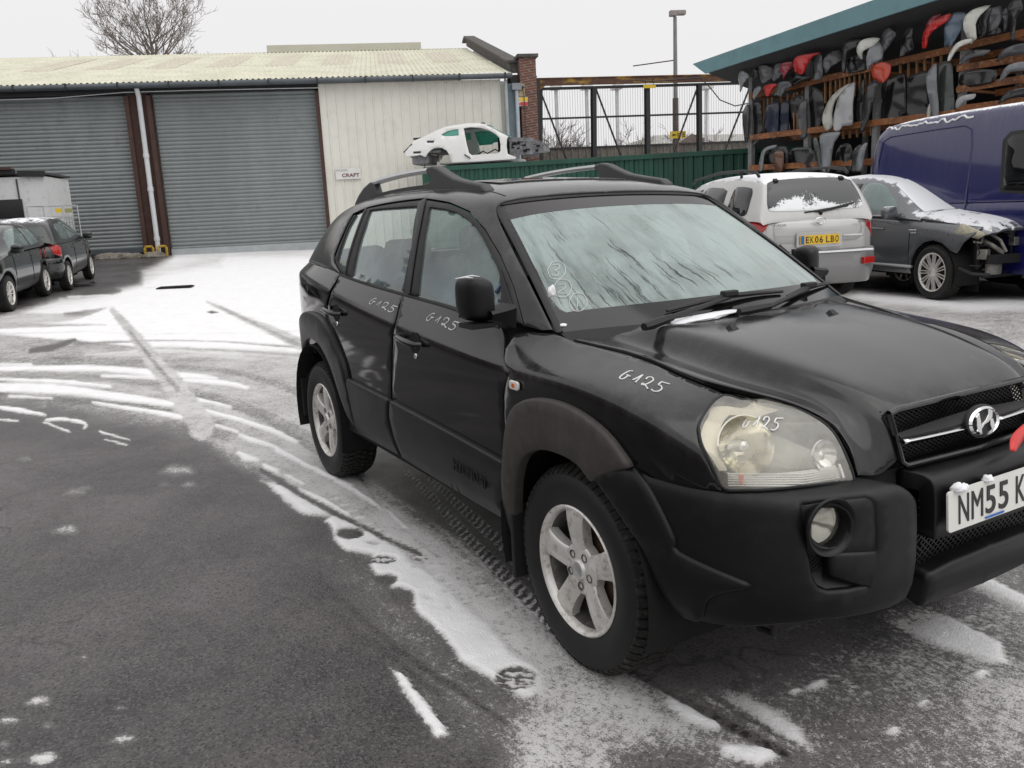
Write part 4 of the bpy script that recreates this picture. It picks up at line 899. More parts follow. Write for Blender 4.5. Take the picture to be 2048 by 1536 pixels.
def glassmat(name, tint, fog, fogcol, rough=.02, streak=None, fogscale=3., fthr=(.3, .7), trans=.75):
    m, nt, b, o = newmat(name); nt.nodes.remove(b)
    tr = N(nt, 'ShaderNodeBsdfTransparent', Color=(*tint, 1)); gl = N(nt, 'ShaderNodeBsdfGlossy', Roughness=rough); gl.inputs['Color'].default_value = (1, 1, 1, 1)
    df = N(nt, 'ShaderNodeBsdfDiffuse', Color=(*fogcol, 1)); tl = N(nt, 'ShaderNodeBsdfTranslucent', Color=(*fogcol, 1)); ms = nt.nodes.new('ShaderNodeMixShader'); ms.inputs[0].default_value = .45
    nt.links.new(df.outputs[0], ms.inputs[1]); nt.links.new(tl.outputs[0], ms.inputs[2])
    if streak is None: fac = math_(nt, 'MULTIPLY', ramp(nt, noise(nt, fogscale, 5, .6), *fthr), fog)
    else: fac = streak(nt)
    m1 = nt.nodes.new('ShaderNodeMixShader')
    if isinstance(fac, (int, float)): m1.inputs[0].default_value = fac
    else: nt.links.new(fac, m1.inputs[0])
    nt.links.new(tr.outputs[0], m1.inputs[1]); nt.links.new(ms.outputs[0], m1.inputs[2])
    fr = nt.nodes.new('ShaderNodeFresnel'); gb = nt.nodes.new('ShaderNodeNewGeometry'); nt.links.new(math_(nt, 'SUBTRACT', 1.5, math_(nt, 'MULTIPLY', gb.outputs['Backfacing'], 1.5-1/1.5)), fr.inputs['IOR']); m2 = nt.nodes.new('ShaderNodeMixShader'); nt.links.new(fr.outputs[0], m2.inputs[0]); nt.links.new(m1.outputs[0], m2.inputs[1]); nt.links.new(gl.outputs[0], m2.inputs[2])
    nt.links.new(m2.outputs[0], o.inputs[0]); return m
def ws_streak(nt):
    tc = nt.nodes.new('ShaderNodeTexCoord'); mp = nt.nodes.new('ShaderNodeMapping'); nt.links.new(tc.outputs['UV'], mp.inputs[0]); sx = nt.nodes.new('ShaderNodeSeparateXYZ'); nt.links.new(tc.outputs['UV'], sx.inputs[0])
    # u runs down the glass, v runs across it
    u, v = sx.outputs['X'], sx.outputs['Y']
    wob = math_(nt, 'MULTIPLY', math_(nt, 'SUBTRACT', noise(nt, 5, 4, .6, vec=tc.outputs['UV']), .5), .05)
    cb = nt.nodes.new('ShaderNodeCombineXYZ'); nt.links.new(math_(nt, 'MULTIPLY', u, .9), cb.inputs[0]); nt.links.new(math_(nt, 'MULTIPLY', math_(nt, 'ADD', math_(nt, 'ADD', v, wob), math_(nt, 'MULTIPLY', u, -.06)), 26), cb.inputs[1])
    st = noise(nt, 1.6, 5, .72, vec=cb.outputs[0]); st2 = noise(nt, 5.0, 3, .6, vec=cb.outputs[0])
    big = noise(nt, 3.2, 3, .5, vec=tc.outputs['UV'])
    # melt runs are thick low down and on the near half of the glass
    bias = math_(nt, 'ADD', math_(nt, 'MULTIPLY', ramp(nt, u, .05, .95), .10), math_(nt, 'MULTIPLY', ramp(nt, v, .25, .75, (1, 1, 1, 1), (0, 0, 0, 1)), .07))
    k = math_(nt, 'ADD', math_(nt, 'ADD', st, math_(nt, 'MULTIPLY', math_(nt, 'SUBTRACT', st2, .5), .35)), math_(nt, 'ADD', math_(nt, 'MULTIPLY', math_(nt, 'SUBTRACT', big, .5), .35), bias))
    run = ramp(nt, k, .675, .76)
    cb2 = nt.nodes.new('ShaderNodeCombineXYZ'); nt.links.new(math_(nt, 'MULTIPLY', u, 1.3), cb2.inputs[0]); nt.links.new(math_(nt, 'MULTIPLY', math_(nt, 'ADD', v, math_(nt, 'MULTIPLY', wob, .5)), 9), cb2.inputs[1])
    wide = math_(nt, 'MULTIPLY', ramp(nt, math_(nt, 'ADD', noise(nt, 1.3, 4, .6, vec=cb2.outputs[0]), bias), .56, .72), math_(nt, 'ADD', .45, math_(nt, 'MULTIPLY', noise(nt, 60, 3, .7, vec=tc.outputs['UV']), .6)))
    fog = math_(nt, 'SUBTRACT', math_(nt, 'SUBTRACT', .76, math_(nt, 'MULTIPLY', run, .48)), math_(nt, 'MULTIPLY', wide, .32))
    fog = math_(nt, 'SUBTRACT', fog, math_(nt, 'MULTIPLY', ramp(nt, noise(nt, 2.3, 4, .6, vec=tc.outputs['UV']), .45, .62), .16))
    return math_(nt, 'SUBTRACT', fog, math_(nt, 'MULTIPLY', noise(nt, 90, 3, .7), .10))
G_ws = glassmat('frosted_windscreen', (.50, .58, .56), 1, (.72, .88, .84), streak=ws_streak, rough=.06)
G_side = glassmat('misted_side_glass', (.72, .84, .81), .62, (.56, .70, .67), fthr=(.2, .75), fogscale=2.2)
G_clear = glassmat('green_tinted_glass', (.42, .50, .48), .35, (.28, .33, .33))
G_dark = glassmat('privacy_glass', (.10, .11, .12), .3, (.07, .075, .08))
G_frost = glassmat('frosted_green_glass', (.25, .6, .5), .95, (.16, .55, .44), fthr=(.05, .5))
G_lens = glassmat('hazed_headlamp_lens', (.97, .96, .92), .62, (.84, .82, .74), fthr=(.2, .8), fogscale=5)
G_fog = glassmat('fog_lamp_glass', (.8, .8, .75), .3, (.5, .48, .4))
# ============================================================ the black SUV
suv = thing('suv', 'black SUV with silver alloy wheels and G125 written on its doors, wing and headlamp', 'car', (-1.3, 0, 0))
XS = [-3.44, -3.43, -3.38, -3.22, -2.98, -2.63, -2.2, -1.8, -1.4, -1.0, -.62, -.3, 0, .22, .40, .53, .635, .70, .745, .77, .785, .79]
YS = [0, .36, .62, .775, .85, .885, .898, .902, .903, .903, .903, .905, .905, .897, .876, .84, .775, .69, .59, .45, .25, 0]
def cz(x): return float(np.interp(x, [-3.4, -2.6, -2.37, -1.9, -1.38, -.96, -.61, -.33, 0, .31, .42, .48, .7], [1.19, 1.174, 1.144, 1.087, 1.041, 1.007, .985, .978, .984, .962, .92, .885, .83]))
def bz(x): return float(np.interp(x, [-3.4, -2.9, -2.6, -2.2, -1.84, -1.3, -.82, -.6, -.3, 0, .2, .4, .5, .6, .7, .8], [1.26, 1.26, 1.26, 1.232, 1.202, 1.176, 1.144, 1.128, 1.09, 1.045, 1.012, .985, .97, .955, .93, .91]))
def bd_(x): return float(np.interp(x, [-3.4, -2.6, -2.2, -1.3, -.82, -.6, -.3, 0, .2, .4, .5, .6, .7, .8], [.10, .07, .062, .056, .057, .065, .185, .245, .255, .245, .28, .26, .11, .10]))
net = []
for i in range(len(XS)):
    x, y = XS[i], YS[i]; a = (XS[max(i-1, 0)], YS[max(i-1, 0)]); b = (XS[min(i+1, len(XS)-1)], YS[min(i+1, len(XS)-1)])
    tx, ty = b[0]-a[0], b[1]-a[1]; l = math.hypot(tx, ty); nx_, ny_ = -ty/l, tx/l
    if i in (0, len(XS)-1): nx_, ny_ = (1 if i else -1), 0
    c, B, D = cz(x), bz(x), bd_(x)
    fl = np.clip((x-(-.45))/.5, 0, 1)
    rows = [(.30, .07), (.44, .03), (.58, .008), (.72, 0), (c-.14, 0), (c-.035, .003), (c-.004, .008), (c+.014, .014)]
    h = B-(c+.014); rows += [(c+.014+h*(.32+.10*fl), .014+(D-.014)*(.32-.04*fl)), (c+.014+h*(.66+.1*fl), .014+(D-.014)*(.66-.06*fl)), (B, D), (B+.008+.012*(1-fl), D+.02+.02*fl)]
    if x > .60: rows = [(.30, .07), (.44, .03), (.56, .008), (.66, 0), (.73, .0), (.78, .010), (.81, .020), (.835, .032), (.865, .050), (.90, .080), (.93, .13), (.955, .24)]
    net.append([(x-nx_*d*(1 if x > .3 or x < -3 else 1), -(y-ny_*d), z) for z, d in rows])
SIDE = Surf(net, sa=True, sb=True)
# greenhouse and roof, full width
GC = [
 [(-.28,.735,1.085),(-.434,.702,1.19),(-.625,.664,1.32),(-.80,.63,1.44),(-.925,.60,1.528),(-.945,.52,1.553),(-.955,.27,1.568),(-.958,0,1.572)],
 [(-.50,.835,1.125),(-.60,.80,1.22),(-.73,.755,1.35),(-.87,.705,1.46),(-1.00,.64,1.545),(-1.04,.545,1.585),(-1.05,.28,1.602),(-1.05,0,1.607)],
 [(-.90,.862,1.145),(-.97,.835,1.24),(-1.06,.785,1.365),(-1.14,.725,1.48),(-1.21,.655,1.565),(-1.24,.55,1.612),(-1.25,.29,1.632),(-1.25,0,1.638)],
 [(-1.35,.862,1.176),(-1.37,.838,1.265),(-1.41,.79,1.39),(-1.45,.733,1.50),(-1.48,.667,1.583),(-1.50,.56,1.633),(-1.5,.3,1.654),(-1.5,0,1.66)],
 [(-1.80,.858,1.20),(-1.80,.832,1.285),(-1.81,.785,1.40),(-1.83,.73,1.51),(-1.84,.667,1.588),(-1.85,.56,1.638),(-1.85,.3,1.66),(-1.85,0,1.666)],
 [(-2.20,.848,1.23),(-2.20,.82,1.31),(-2.20,.775,1.415),(-2.20,.72,1.51),(-2.20,.66,1.582),(-2.2,.555,1.63),(-2.2,.3,1.654),(-2.2,0,1.66)],
 [(-2.62,.825,1.255),(-2.58,.80,1.33),(-2.54,.757,1.42),(-2.51,.705,1.505),(-2.49,.645,1.566),(-2.49,.545,1.612),(-2.5,.3,1.638),(-2.5,0,1.645)],
 [(-2.98,.785,1.255),(-2.90,.76,1.33),(-2.82,.72,1.415),(-2.76,.67,1.495),(-2.72,.61,1.55),(-2.71,.52,1.592),(-2.72,.3,1.615),(-2.72,0,1.622)],
 [(-3.17,.70,1.255),(-3.09,.68,1.335),(-3.01,.65,1.42),(-2.93,.61,1.50),(-2.87,.56,1.552),(-2.84,.48,1.58),(-2.85,.28,1.60),(-2.85,0,1.607)],
 [(-3.30,.52,1.255),(-3.22,.50,1.335),(-3.14,.48,1.42),(-3.06,.46,1.50),(-2.99,.43,1.545),(-2.93,.39,1.568),(-2.92,.24,1.585),(-2.92,0,1.592)],
 [(-3.36,.26,1.255),(-3.28,.25,1.335),(-3.19,.24,1.42),(-3.10,.23,1.50),(-3.03,.22,1.54),(-2.97,.2,1.56),(-2.95,.12,1.572),(-2.95,0,1.578)]]
full = [[(x, -y, z) for x, y, z in r]+[(x, y, z) for x, y, z in r[-2::-1]] for r in GC]
GH = Surf(full, ctr=(-1.6, 0, 1.0)); NM = 14
GH.sg = 1. if GH.nrm(np.array([4.]), np.array([7.]), True)[0][2] > 0 else -1.
# windscreen
def W_(t):     # t 0 top .. 1 bottom
    yt = .572+(.715-.572)*t; xs = [-.938+(-.262+.938)*t, -.952+(-.14+.952)*t, -.962+(-.085+.962)*t]; zs = [1.535+(1.088-1.535)*t, 1.552+(1.094-1.552)*t, 1.558+(1.096-1.558)*t]
    bow = math.sin(math.pi*t)*.014; zs = [z+bow for z in zs]
    h = [(xs[0]-.012, yt, zs[0]-.004), (xs[0]*.72+xs[1]*.28, yt*.82, zs[0]*.6+zs[1]*.4), (xs[1], yt*.5, zs[1]), (xs[2], 0, zs[2])]
    return [(x, -y, z) for x, y, z in h]+[(x, y, z) for x, y, z in h[-2::-1]]
WS = Surf([W_(t) for t in (0, .2, .4, .6, .8, 1)], ctr=(-1.5, 0, .6))
# bonnet
HX = [(-.26, 1.092), (-.10, 1.094), (.07, 1.086), (.22, 1.070), (.36, 1.046), (.49, 1.018), (.60, .988), (.68, .960), (.735, .928), (.765, .89), (.78, .84), (.79, .78)]
HE = [(-.30, .745, 1.072), (-.14, .70, 1.058), (.02, .665, 1.040), (.17, .648, 1.020), (.31, .638, 1.0), (.42, .60, .982), (.52, .555, .964), (.60, .525, .945), (.655, .505, .918), (.695, .492, .875), (.725, .482, .825), (.742, .478, .775)]
hn = []
for (xc, zc_), (xe, ye, ze) in zip(HX, HE):
    r = []
    for fy, k, dz in ((1.0, 1.0, 0), (.93, .97, -.002), (.84, .88, -.016), (.755, .70, -.014), (.685, .48, .020), (.62, .34, .020), (.42, .13, .006), (.2, .03, 0)):
        x = xe*k+xc*(1-k); z = ze*k+zc_*(1-k)+dz; r.append((x, -ye*fy, z))
    r = r+[(xc, 0, zc_)]; hn.append(r+[(x, -y, z) for x, y, z in r[-2::-1]])
HOOD = Surf(hn, ctr=(0, 0, .5)); HM = 16; HOOD.sg = 1. if HOOD.nrm(np.array([4.]), np.array([8.]), True)[0][2] > 0 else -1.
# bumper
BX = [.10, .22, .36, .49, .60, .69, .765, .815, .842, .855, .862, .866, .868]; BY = [.915, .912, .898, .868, .822, .765, .69, .60, .49, .36, .25, .12, 0]
bn = []
for i in range(len(BX)):
    x, y = BX[i], BY[i]; a = max(i-1, 0); b = min(i+1, len(BX)-1); tx, ty = BX[b]-BX[a], BY[b]-BY[a]; l = math.hypot(tx, ty); nx_, ny_ = -ty/l, tx/l
    if i == len(BX)-1: nx_, ny_ = 1, 0
    f = np.clip((x-.2)/.5, 0, 1)
    zt = .80-.03*f; rows = [(.27, .16*f+.06), (.295, .09*f+.03), (.34, .035), (.41, .012), (.50, 0), (.60, 0), (.67, 0), (zt-.045, .006), (zt-.018, .016), (zt-.004, .042), (zt+.004, .085), (zt+.006, .14)]
    bn.append([(x-nx_*d, -(y-ny_*d), z) for z, d in rows])
BMP = Surf(bn, sb=True)
pb = suv
# --- dark inner shell
def shell(s, off, name, keep, mir=True):
    g = s.ev(*np.meshgrid(s.U[::4], s.V[::4], indexing='ij')); n_ = s.nrm(*np.meshgrid(s.U[::4], s.V[::4], indexing='ij')); g = g+n_*off; nu, nv = g.shape[:2]; mb = MB(); vs = g.reshape(-1, 3)
    fs = []
    for i in range(nu-1):
        for j in range(nv-1):
            c = (g[i, j]+g[i+1, j+1])/2
            if keep(c): fs.append((i*nv+j, (i+1)*nv+j, (i+1)*nv+j+1, i*nv+j+1))
    mb.add(vs, fs)
    if mir: mb.add([(x, -y, z) for x, y, z in vs], [f[::-1] for f in fs])
    return mb.build(name, P_dark, suv, fix=False)
inar = lambda c: (c[0]**2+(c[2]-.36)**2 < .43**2) or ((c[0]+2.63)**2+(c[2]-.36)**2 < .43**2)
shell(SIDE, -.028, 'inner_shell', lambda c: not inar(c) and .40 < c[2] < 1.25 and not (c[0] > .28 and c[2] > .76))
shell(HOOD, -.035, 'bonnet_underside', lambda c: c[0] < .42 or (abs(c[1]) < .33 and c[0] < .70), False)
# --- side panels
doorF = [(1008, 697), (1018, 745), (1006, 790), (1010, 880), (1013, 945), ('x', -.40, .44), ('x', -.9, .42), ('x', -1.42, .42), (785, 800), (785, 720), (789, 655), (800, 610), (808, 586), (835, 592), (905, 613), (960, 633), (1000, 652)]
doorR = [(806, 585), (798, 610), (787, 655), (783, 720), (783, 800), ('x', -1.44, .42), ('x', -1.8, .42), ('x', -1.95, .46), (722, 862), (700, 800), (690, 745), (672, 700), (660, 655), (655, 622), (660, 592), (675, 562), (682, 547), (720, 560), (765, 573)]
fd = panel(SIDE, 'front_door', doorF, P_black, suv, cr=1, label='front door with G125 written below the window')
rd = panel(SIDE, 'rear_door', doorR, P_black, suv, cr=1, label='rear door with G125 written below the window')
quarter = [(680, 548), (672, 562), (657, 592), (652, 622), (657, 655), (668, 697), (640, 690), (620, 690), ('x', -3.0, .80), ('x', -3.12, .55), ('u', 2.2, 2.0), ('u', 0, 2.0), ('u', 0, 9.9), ('u', 2.5, 9.9), ('x', -2.6, 1.25), ('x', -2.3, 1.238)]
qp = panel(SIDE, 'rear_quarter', quarter, P_black, suv)
wing = [(1150, 684), (1200, 696), (1250, 708), (1305, 727), (1360, 752), (1405, 770), (1449, 789), (1432, 797), (1412, 822), (1397, 850), (1396, 872), (1404, 905), (1424, 945), (1444, 982), (1380, 975), (1300, 955), (1262, 935), (1215, 880), (1150, 840), (1080, 820), (1030, 850), (1016, 905), (1010, 880), (1008, 790), (1020, 745), (1011, 697), (1030, 668), (1060, 664), (1110, 668)]
wg = panel(SIDE, 'front_wing', wing, P_black, suv, label='front wing with G125 written behind the headlamp')
# --- bonnet (half outline, mirrored about the middle)
bonnet = [('P', -.085, 0, 1.095), ('P', -.085, -.25, 1.09), (1262, 664), (1200, 672), (1147, 680), (1200, 692), (1250, 703), (1305, 721), (1360, 745), (1405, 763), (1450, 782), (1500, 786), (1560, 801), (1625, 826), (1668, 853), (1697, 895), (1713, 957), ('u', 10.95, 1.0), ('u', 10.95, 3.9), (1802, 926), (1785, 880), (1768, 838), (1775, 826), (1800, 817), (1900, 793), ('P', .742, 0, .925)]
bo = panel(HOOD, 'bonnet', bonnet, P_black, suv, halfsym=True, depth=.02, res=.028, cr=0, off=.004)
# --- roof skin & pillars
roofo = [('u', 0, 7), ('u', 0, 4.6), ('u', 0, 4.0), ('u', 0, 3), ('u', 0, 2), ('u', 0, 1), ('u', 0, .1), (1085, 664), (1046, 664), (1027, 570), (1001, 508), (972, 459), (940, 422), (899, 404), (849, 396), (765, 407), (735, 414), (706, 427), (684, 470), (667, 513), (668, 525), (680, 548), ('u', 6.4, .05), ('u', 7, .05), ('u', 8.2, .05), ('u', 8.8, .2), ('u', 8.9, 3.5), ('u', 9.1, 4.3), ('u', 9.2, 5.2), ('u', 9.2, 7)]
rf_ = panel(GH, 'roof', roofo, P_black, suv, halfsym=True, depth=.012, res=.035)
# door frames, black
frame_o = [(1043, 663), (1026, 570), (999, 508), (970, 460), (938, 424), (897, 407), (849, 399), (765, 410), (736, 416), (707, 430), (686, 472), (669, 514), (670, 525), (681, 545), (720, 560), (806, 583), (905, 612), (1000, 650)]
gF = [(998, 546), (993, 531), (976, 496), (963, 472), (950, 452), (932, 436), (912, 423), (885, 416), (858, 413), (853, 440), (843, 500), (833, 592), (903, 611), (998, 645)]
gR = [(836, 411), (790, 414), (739, 419), (728, 450), (712, 505), (704, 545), (706, 556), (760, 572), (801, 583), (807, 560), (822, 490)]
gQ = [(731, 417), (712, 426), (695, 455), (677, 505), (672, 525), (684, 538), (688, 540), (697, 510), (715, 455)]
dfm = panel(GH, 'door_frame', frame_o, P_rub, suv, holes=[gF, gR, gQ], off=-.003, depth=.02, res=.04, step=.02)
for g, nm in ((gF, 'front_side_window'), (gR, 'rear_side_window'), (gQ, 'quarter_window')): panel(GH, nm, g, G_side, suv, off=-.012, depth=0, inset=-.004, res=.05)
# belt seal and pillar trims
for pts, wd in (([(681, 549), (720, 563), (806, 588), (905, 616), (1000, 653)], .018),): ribbon(SIDE, 'belt_seal', SIDE.outline(pts), wd, P_rub, suv, .004)
mbp = MB(); ribbon(GH, '', GH.outline([(846, 400), (838, 440), (826, 510), (815, 588)]), .05, None, None, .003, mb=mbp); mbp.build('pillar_trim', P_plast, suv, fix=False, smooth=True); ribbon(GH, 'pillar_trim', GH.outline([(733, 417), (716, 455), (698, 512), (690, 552)]), .022, P_plast, suv, .003)
ribbon(GH, 'roof_channel', GH.outline([(1010, 392), (985, 384), (950, 380), (900, 379), (850, 381), (790, 388)]), .012, P_rub, suv, .001)
# sail triangle at the mirror
t3 = panel(GH, 'mirror_triangle', [(1003, 540), (1013, 570), (1030, 620), (1042, 665), (1010, 655), (1000, 640)], P_plast, suv, off=.012, depth=.03)
# --- windscreen with its black border, sun band and seals
wso = [('u', 0, .05), ('u', 0, 3), ('u', 0, 5.95), ('u', 2.5, 5.98), ('u', 5, 5.98), ('u', 5, 3), ('u', 5, .02), ('u', 2.5, .02)]
ws = panel(WS, 'windscreen', wso, G_ws, suv, depth=0, inset=.004, mirror=False, res=.05)
ring_i = [('u', .05, .5), ('u', .05, 3), ('u', .05, 5.5), ('u', .3, 5.72), ('u', 2.5, 5.8), ('u', 4.2, 5.82), ('u', 4.42, 5.6), ('u', 4.36, 3), ('u', 4.42, .4), ('u', 4.2, .18), ('u', 2.5, .2), ('u', .3, .28)]
M_frit = glassmat('black_glass_border', (.01, .01, .01), .999, (.012, .012, .013), rough=.08, streak=lambda nt: .97)
panel(WS, 'glass_border', wso, M_frit, ws, holes=[ring_i], off=.0015, depth=0, inset=0, mirror=False, res=.05)
band = [('u', .05, .35), ('u', .05, 3), ('u', .05, 5.65), ('u', .62, 5.8), ('u', .58, 4.5), ('u', .60, 3), ('u', .66, 1.5), ('u', .78, .2)]
M_band = glassmat('sun_band', (.10, .09, .10), .8, (.060, .052, .056), rough=.07, streak=lambda nt: .75)
panel(WS, 'sun_band', band, M_band, ws, off=.001, depth=0, inset=0, mirror=False, res=.05, cr=[0, 2, 3, 7])
mbp = MB(); edge = [('u', 5, .0), ('u', 3, 0), ('u', 1, 0), ('u', .12, .04), ('u', 0, .3), ('u', 0, 1.5), ('u', 0, 3), ('u', 0, 4.5), ('u', 0, 5.7), ('u', .12, 5.96), ('u', 1, 6), ('u', 3, 6), ('u', 5, 6)]
ribbon(WS, '', WS.outline(edge), .026, None, None, .006, mb=mbp, step=.02); mbp.build('windscreen_seal', P_rub, suv, fix=False, smooth=True)
# cowl behind the bonnet
mb = MB(); rowz = []
for i in range(25):
    v = i/24*6; a = WS.P((5, v)); e = HOOD.P((1.02, 16*(1-i/24) if HOOD.P((1, 0))[1] > 0 else 16*i/24)); 
    rowz.append([a+[0, 0, .002], a*.5+e*.5+[0, 0, -.025], e+[-.0, 0, -.03]])
mb.grid(rowz); mb.build('cowl', P_plast, suv, smooth=True)
# scraps of snow in the cowl
def scrap(px, py, z, r, sc_, lab='snow scrap'):
    p = hit(px, py, 'z', z); o = lump('snow_patch', p, r, sc_, P_snow, lab, 'snow', None, int(px)); return o
scrap(1398, 637, 1.10, .06, (.8, 2.4, .16), 'thin strip of snow in the gutter below the windscreen behind the near wiper').rotation_euler = (0, 0, R(8))
scrap(1430, 629, 1.105, .055, (.6, 2.6, .16), 'longer strip of snow on the cowl between the two wiper arms').rotation_euler = (0, 0, R(10))
scrap(1103, 588, 1.24, .017, (.6, .9, 1.7), 'torn scrap of white paper stuck at the lower near corner of the windscreen')
scrap(1126, 651, 1.105, .012, (1, 1.4, .6), 'tiny lump of snow at the foot of the near windscreen pillar')
# --- plastic cladding
sillF = [(787, 802), (900, 862), (1013, 925), (1020, 945), (1013, 960), (1008, 1000), (1020, 1036), (960, 1002), (900, 966), (840, 930), (812, 912), (795, 870), (786, 830)]
sillR = [(700, 757), (722, 769), (783, 800), (782, 830), (791, 870), (806, 908), (760, 883), (722, 863), (707, 830), (697, 790)]
panel(SIDE, 'door_cladding', sillF, P_plast, fd[0], off=.020, depth=.03, rnd=.008, mirror=False); panel(SIDE, 'door_cladding', sillR, P_plast, rd[0], off=.020, depth=.03, rnd=.008, mirror=False)
archF_o = [(1013, 960), (1016, 900), (1020, 862), (1030, 825), (1050, 806), (1085, 800), (1130, 810), (1180, 837), (1225, 877), (1264, 930)]
archF_i = [(1190, 957), (1165, 925), (1130, 904), (1090, 894), (1058, 903), (1043, 925), (1035, 965), (1034, 1010), (1036, 1075)]
arF = panel(SIDE, 'wheel_arch_trim', archF_o+archF_i+[(1016, 1000)], P_plast2, suv, off=.024, depth=.045, rnd=.010, cr=[9, 10, 18, 19], label='weathered grey trim over the front wheel')
archR_o = [(702, 800), (697, 762), (690, 730), (676, 697), (662, 668), (648, 645), (633, 632), (617, 634), (605, 650), (601, 690), (600, 730)]
archR_i = [(609, 750), (608, 712), (614, 690), (626, 684), (642, 694), (660, 718), (676, 755), (690, 800), (708, 848)]
arR = panel(SIDE, 'wheel_arch_trim', [('x', -2.02, .55), ('x', -2.04, .70), ('x', -2.10, .80), ('x', -2.25, .92), ('x', -2.42, .975), ('x', -2.63, .985), ('x', -2.84, .96), ('x', -3.0, .90), ('x', -3.12, .76), ('x', -3.16, .60), ('x', -3.08, .58), ('x', -3.02, .66), ('x', -2.93, .75), ('x', -2.80, .81), ('x', -2.63, .835), ('x', -2.47, .82), ('x', -2.33, .76), ('x', -2.24, .68), ('x', -2.18, .58), ('x', -2.13, .47), ('x', -2.04, .42)], P_plast, suv, off=.022, depth=.045, rnd=.010, cr=[9, 10, 19, 20])
panel(SIDE, 'rear_bumper', [('x', -3.0, .62), ('u', 2.2, 3.3), ('u', 0, 3.3), ('u', 0, .6), ('u', 2.2, .6), ('x', -3.0, .44)], P_plast, suv, off=.02, depth=.03)
# sill under-edge
mb = MB()
for sg_ in (-1, 1): mb.bar((-2.2, sg_*.80, .40), (-.36, sg_*.80, .40), .12, .06)
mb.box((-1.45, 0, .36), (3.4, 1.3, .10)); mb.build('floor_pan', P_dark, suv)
# wheel wells
mb = MB()
for cx in (0, -2.63):
    for sg_ in (-1, 1):
        pr = []
        for k in range(19):
            a = R(-18+k*12); pr.append([(cx+.425*math.cos(a), sg_*q, .37+.425*math.sin(a)) for q in (.905, .48)])
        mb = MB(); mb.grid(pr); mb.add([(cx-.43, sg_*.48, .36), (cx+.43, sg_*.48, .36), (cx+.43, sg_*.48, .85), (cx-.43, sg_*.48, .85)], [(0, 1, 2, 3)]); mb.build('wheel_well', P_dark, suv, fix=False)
for sg_ in (-1, 1):
    mb = MB(); mb.box((-.365, sg_*.80, .33), (.02, .19, .28)); mb.build('mud_flap', P_rub, suv, bevel=.004)
    mb = MB(); mb.box((-3.02, sg_*.79, .42), (.02, .18, .24)); mb.build('mud_flap', P_rub, suv, bevel=.004)
text_mesh('HYUNDAI', .072, frame(SIDE.P(SIDE.px(948, 943), .0225), SIDE.P(SIDE.px(978, 960))-SIDE.P(SIDE.px(918, 925)), (0, 0, 1)), 'embossed_lettering', P_rub, fd[0], .0025, sx=.85, bold=.001)
# --- front bumper
bump_o = [(1264, 934), (1300, 948), (1360, 966), (1441, 984), ('u', 5.2, 9.6), ('u', 6.4, 10.3), ('u', 8, 10.2), (1786, 966), (1815, 984), (1832, 1005), (1834, 1060), (1832, 1120), (1824, 1170), (1812, 1196), (1785, 1212), (1740, 1224), (1640, 1237), (1560, 1247), (1480, 1252), (1420, 1246), (1368, 1232), (1335, 1195), (1310, 1150), (1285, 1095), (1250, 1040), (1220, 995), (1192, 958), (1225, 940)]
rec_u = [(1594, 1003), (1640, 996), (1700, 990), (1730, 987), (1745, 993), (1756, 1004), (1758, 1040), (1760, 1085), (1757, 1108), (1700, 1112), (1612, 1110), (1604, 1060)]
rec_l = [(1612, 1112), (1664, 1106), (1668, 1150), (1745, 1174), (1700, 1186), (1655, 1190), (1633, 1182), (1620, 1160)]
bp_ = panel(BMP, 'front_bumper', bump_o, P_plast, suv, holes=[rec_u, rec_l], depth=.03, rnd=.012, res=.026, cr=0, label='dark textured corner of the front bumper')
def bzo(p, n_): return n_*0
# flare line running off the arch
panel(BMP, 'arch_flare', [(1266, 934), (1195, 957), (1225, 998), (1255, 1042), (1290, 1097), (1315, 1152), (1338, 1195), (1370, 1230), (1400, 1236), (1420, 1190), (1500, 1170), (1355, 1105), (1350, 1085), (1320, 1020)], P_plast, bp_[0], off=.012, depth=.014, rnd=.010, mirror=False, cr=[0, 1, 7, 10, 12])
# fog lamp pod
fc_ = [(1662+46*math.cos(a*.3927)*1.0, 1054+47*math.sin(a*.3927)) for a in range(16)]
pod = panel(BMP, 'lamp_pod', rec_u, P_plast, suv, holes=[fc_], off=-.006, depth=.02, rnd=.006, cr=0, hcr=1)
uv = BMP.px(1660, 1054); fp = BMP.P(uv, 0); fn_ = BMP.n_(uv); fn_ = fn_*.35+np.array([.65, 0, 0]); fn_ = fn_/np.linalg.norm(fn_)
def disc_fn(c, n_):
    n_ = np.array(n_, float); a = np.cross(n_, [0, 0, 1.]); a /= np.linalg.norm(a); b = np.cross(n_, a)
    return lambda r, h, t: c+n_*h+a*r*math.cos(t)+b*r*math.sin(t)
for g in (1, -1):
    F_ = np.array([1, g, 1]); fl = thing if False else None
    mb = MB(); mb.lathe([(.078, .004), (.075, .010), (.066, .006), (.060, -.01), (.058, -.06)], 36, disc_fn(fp*F_, fn_*F_)); f1 = mb.build('fog_lamp', P_plast, suv, smooth=True, ang=60)
    mb = MB(); mb.lathe([(.058, -.045), (.045, -.050), (.02, -.062), (.0005, -.065)], 30, disc_fn(fp*F_, fn_*F_)); mb.build('reflector', P_chrome, f1, smooth=True)
    mb = MB(); mb.lathe([(.057, -.030), (.04, -.018), (.02, -.012), (.0005, -.010)], 30, disc_fn(fp*F_, fn_*F_)); mb.build('lens', G_fog, f1, smooth=True)
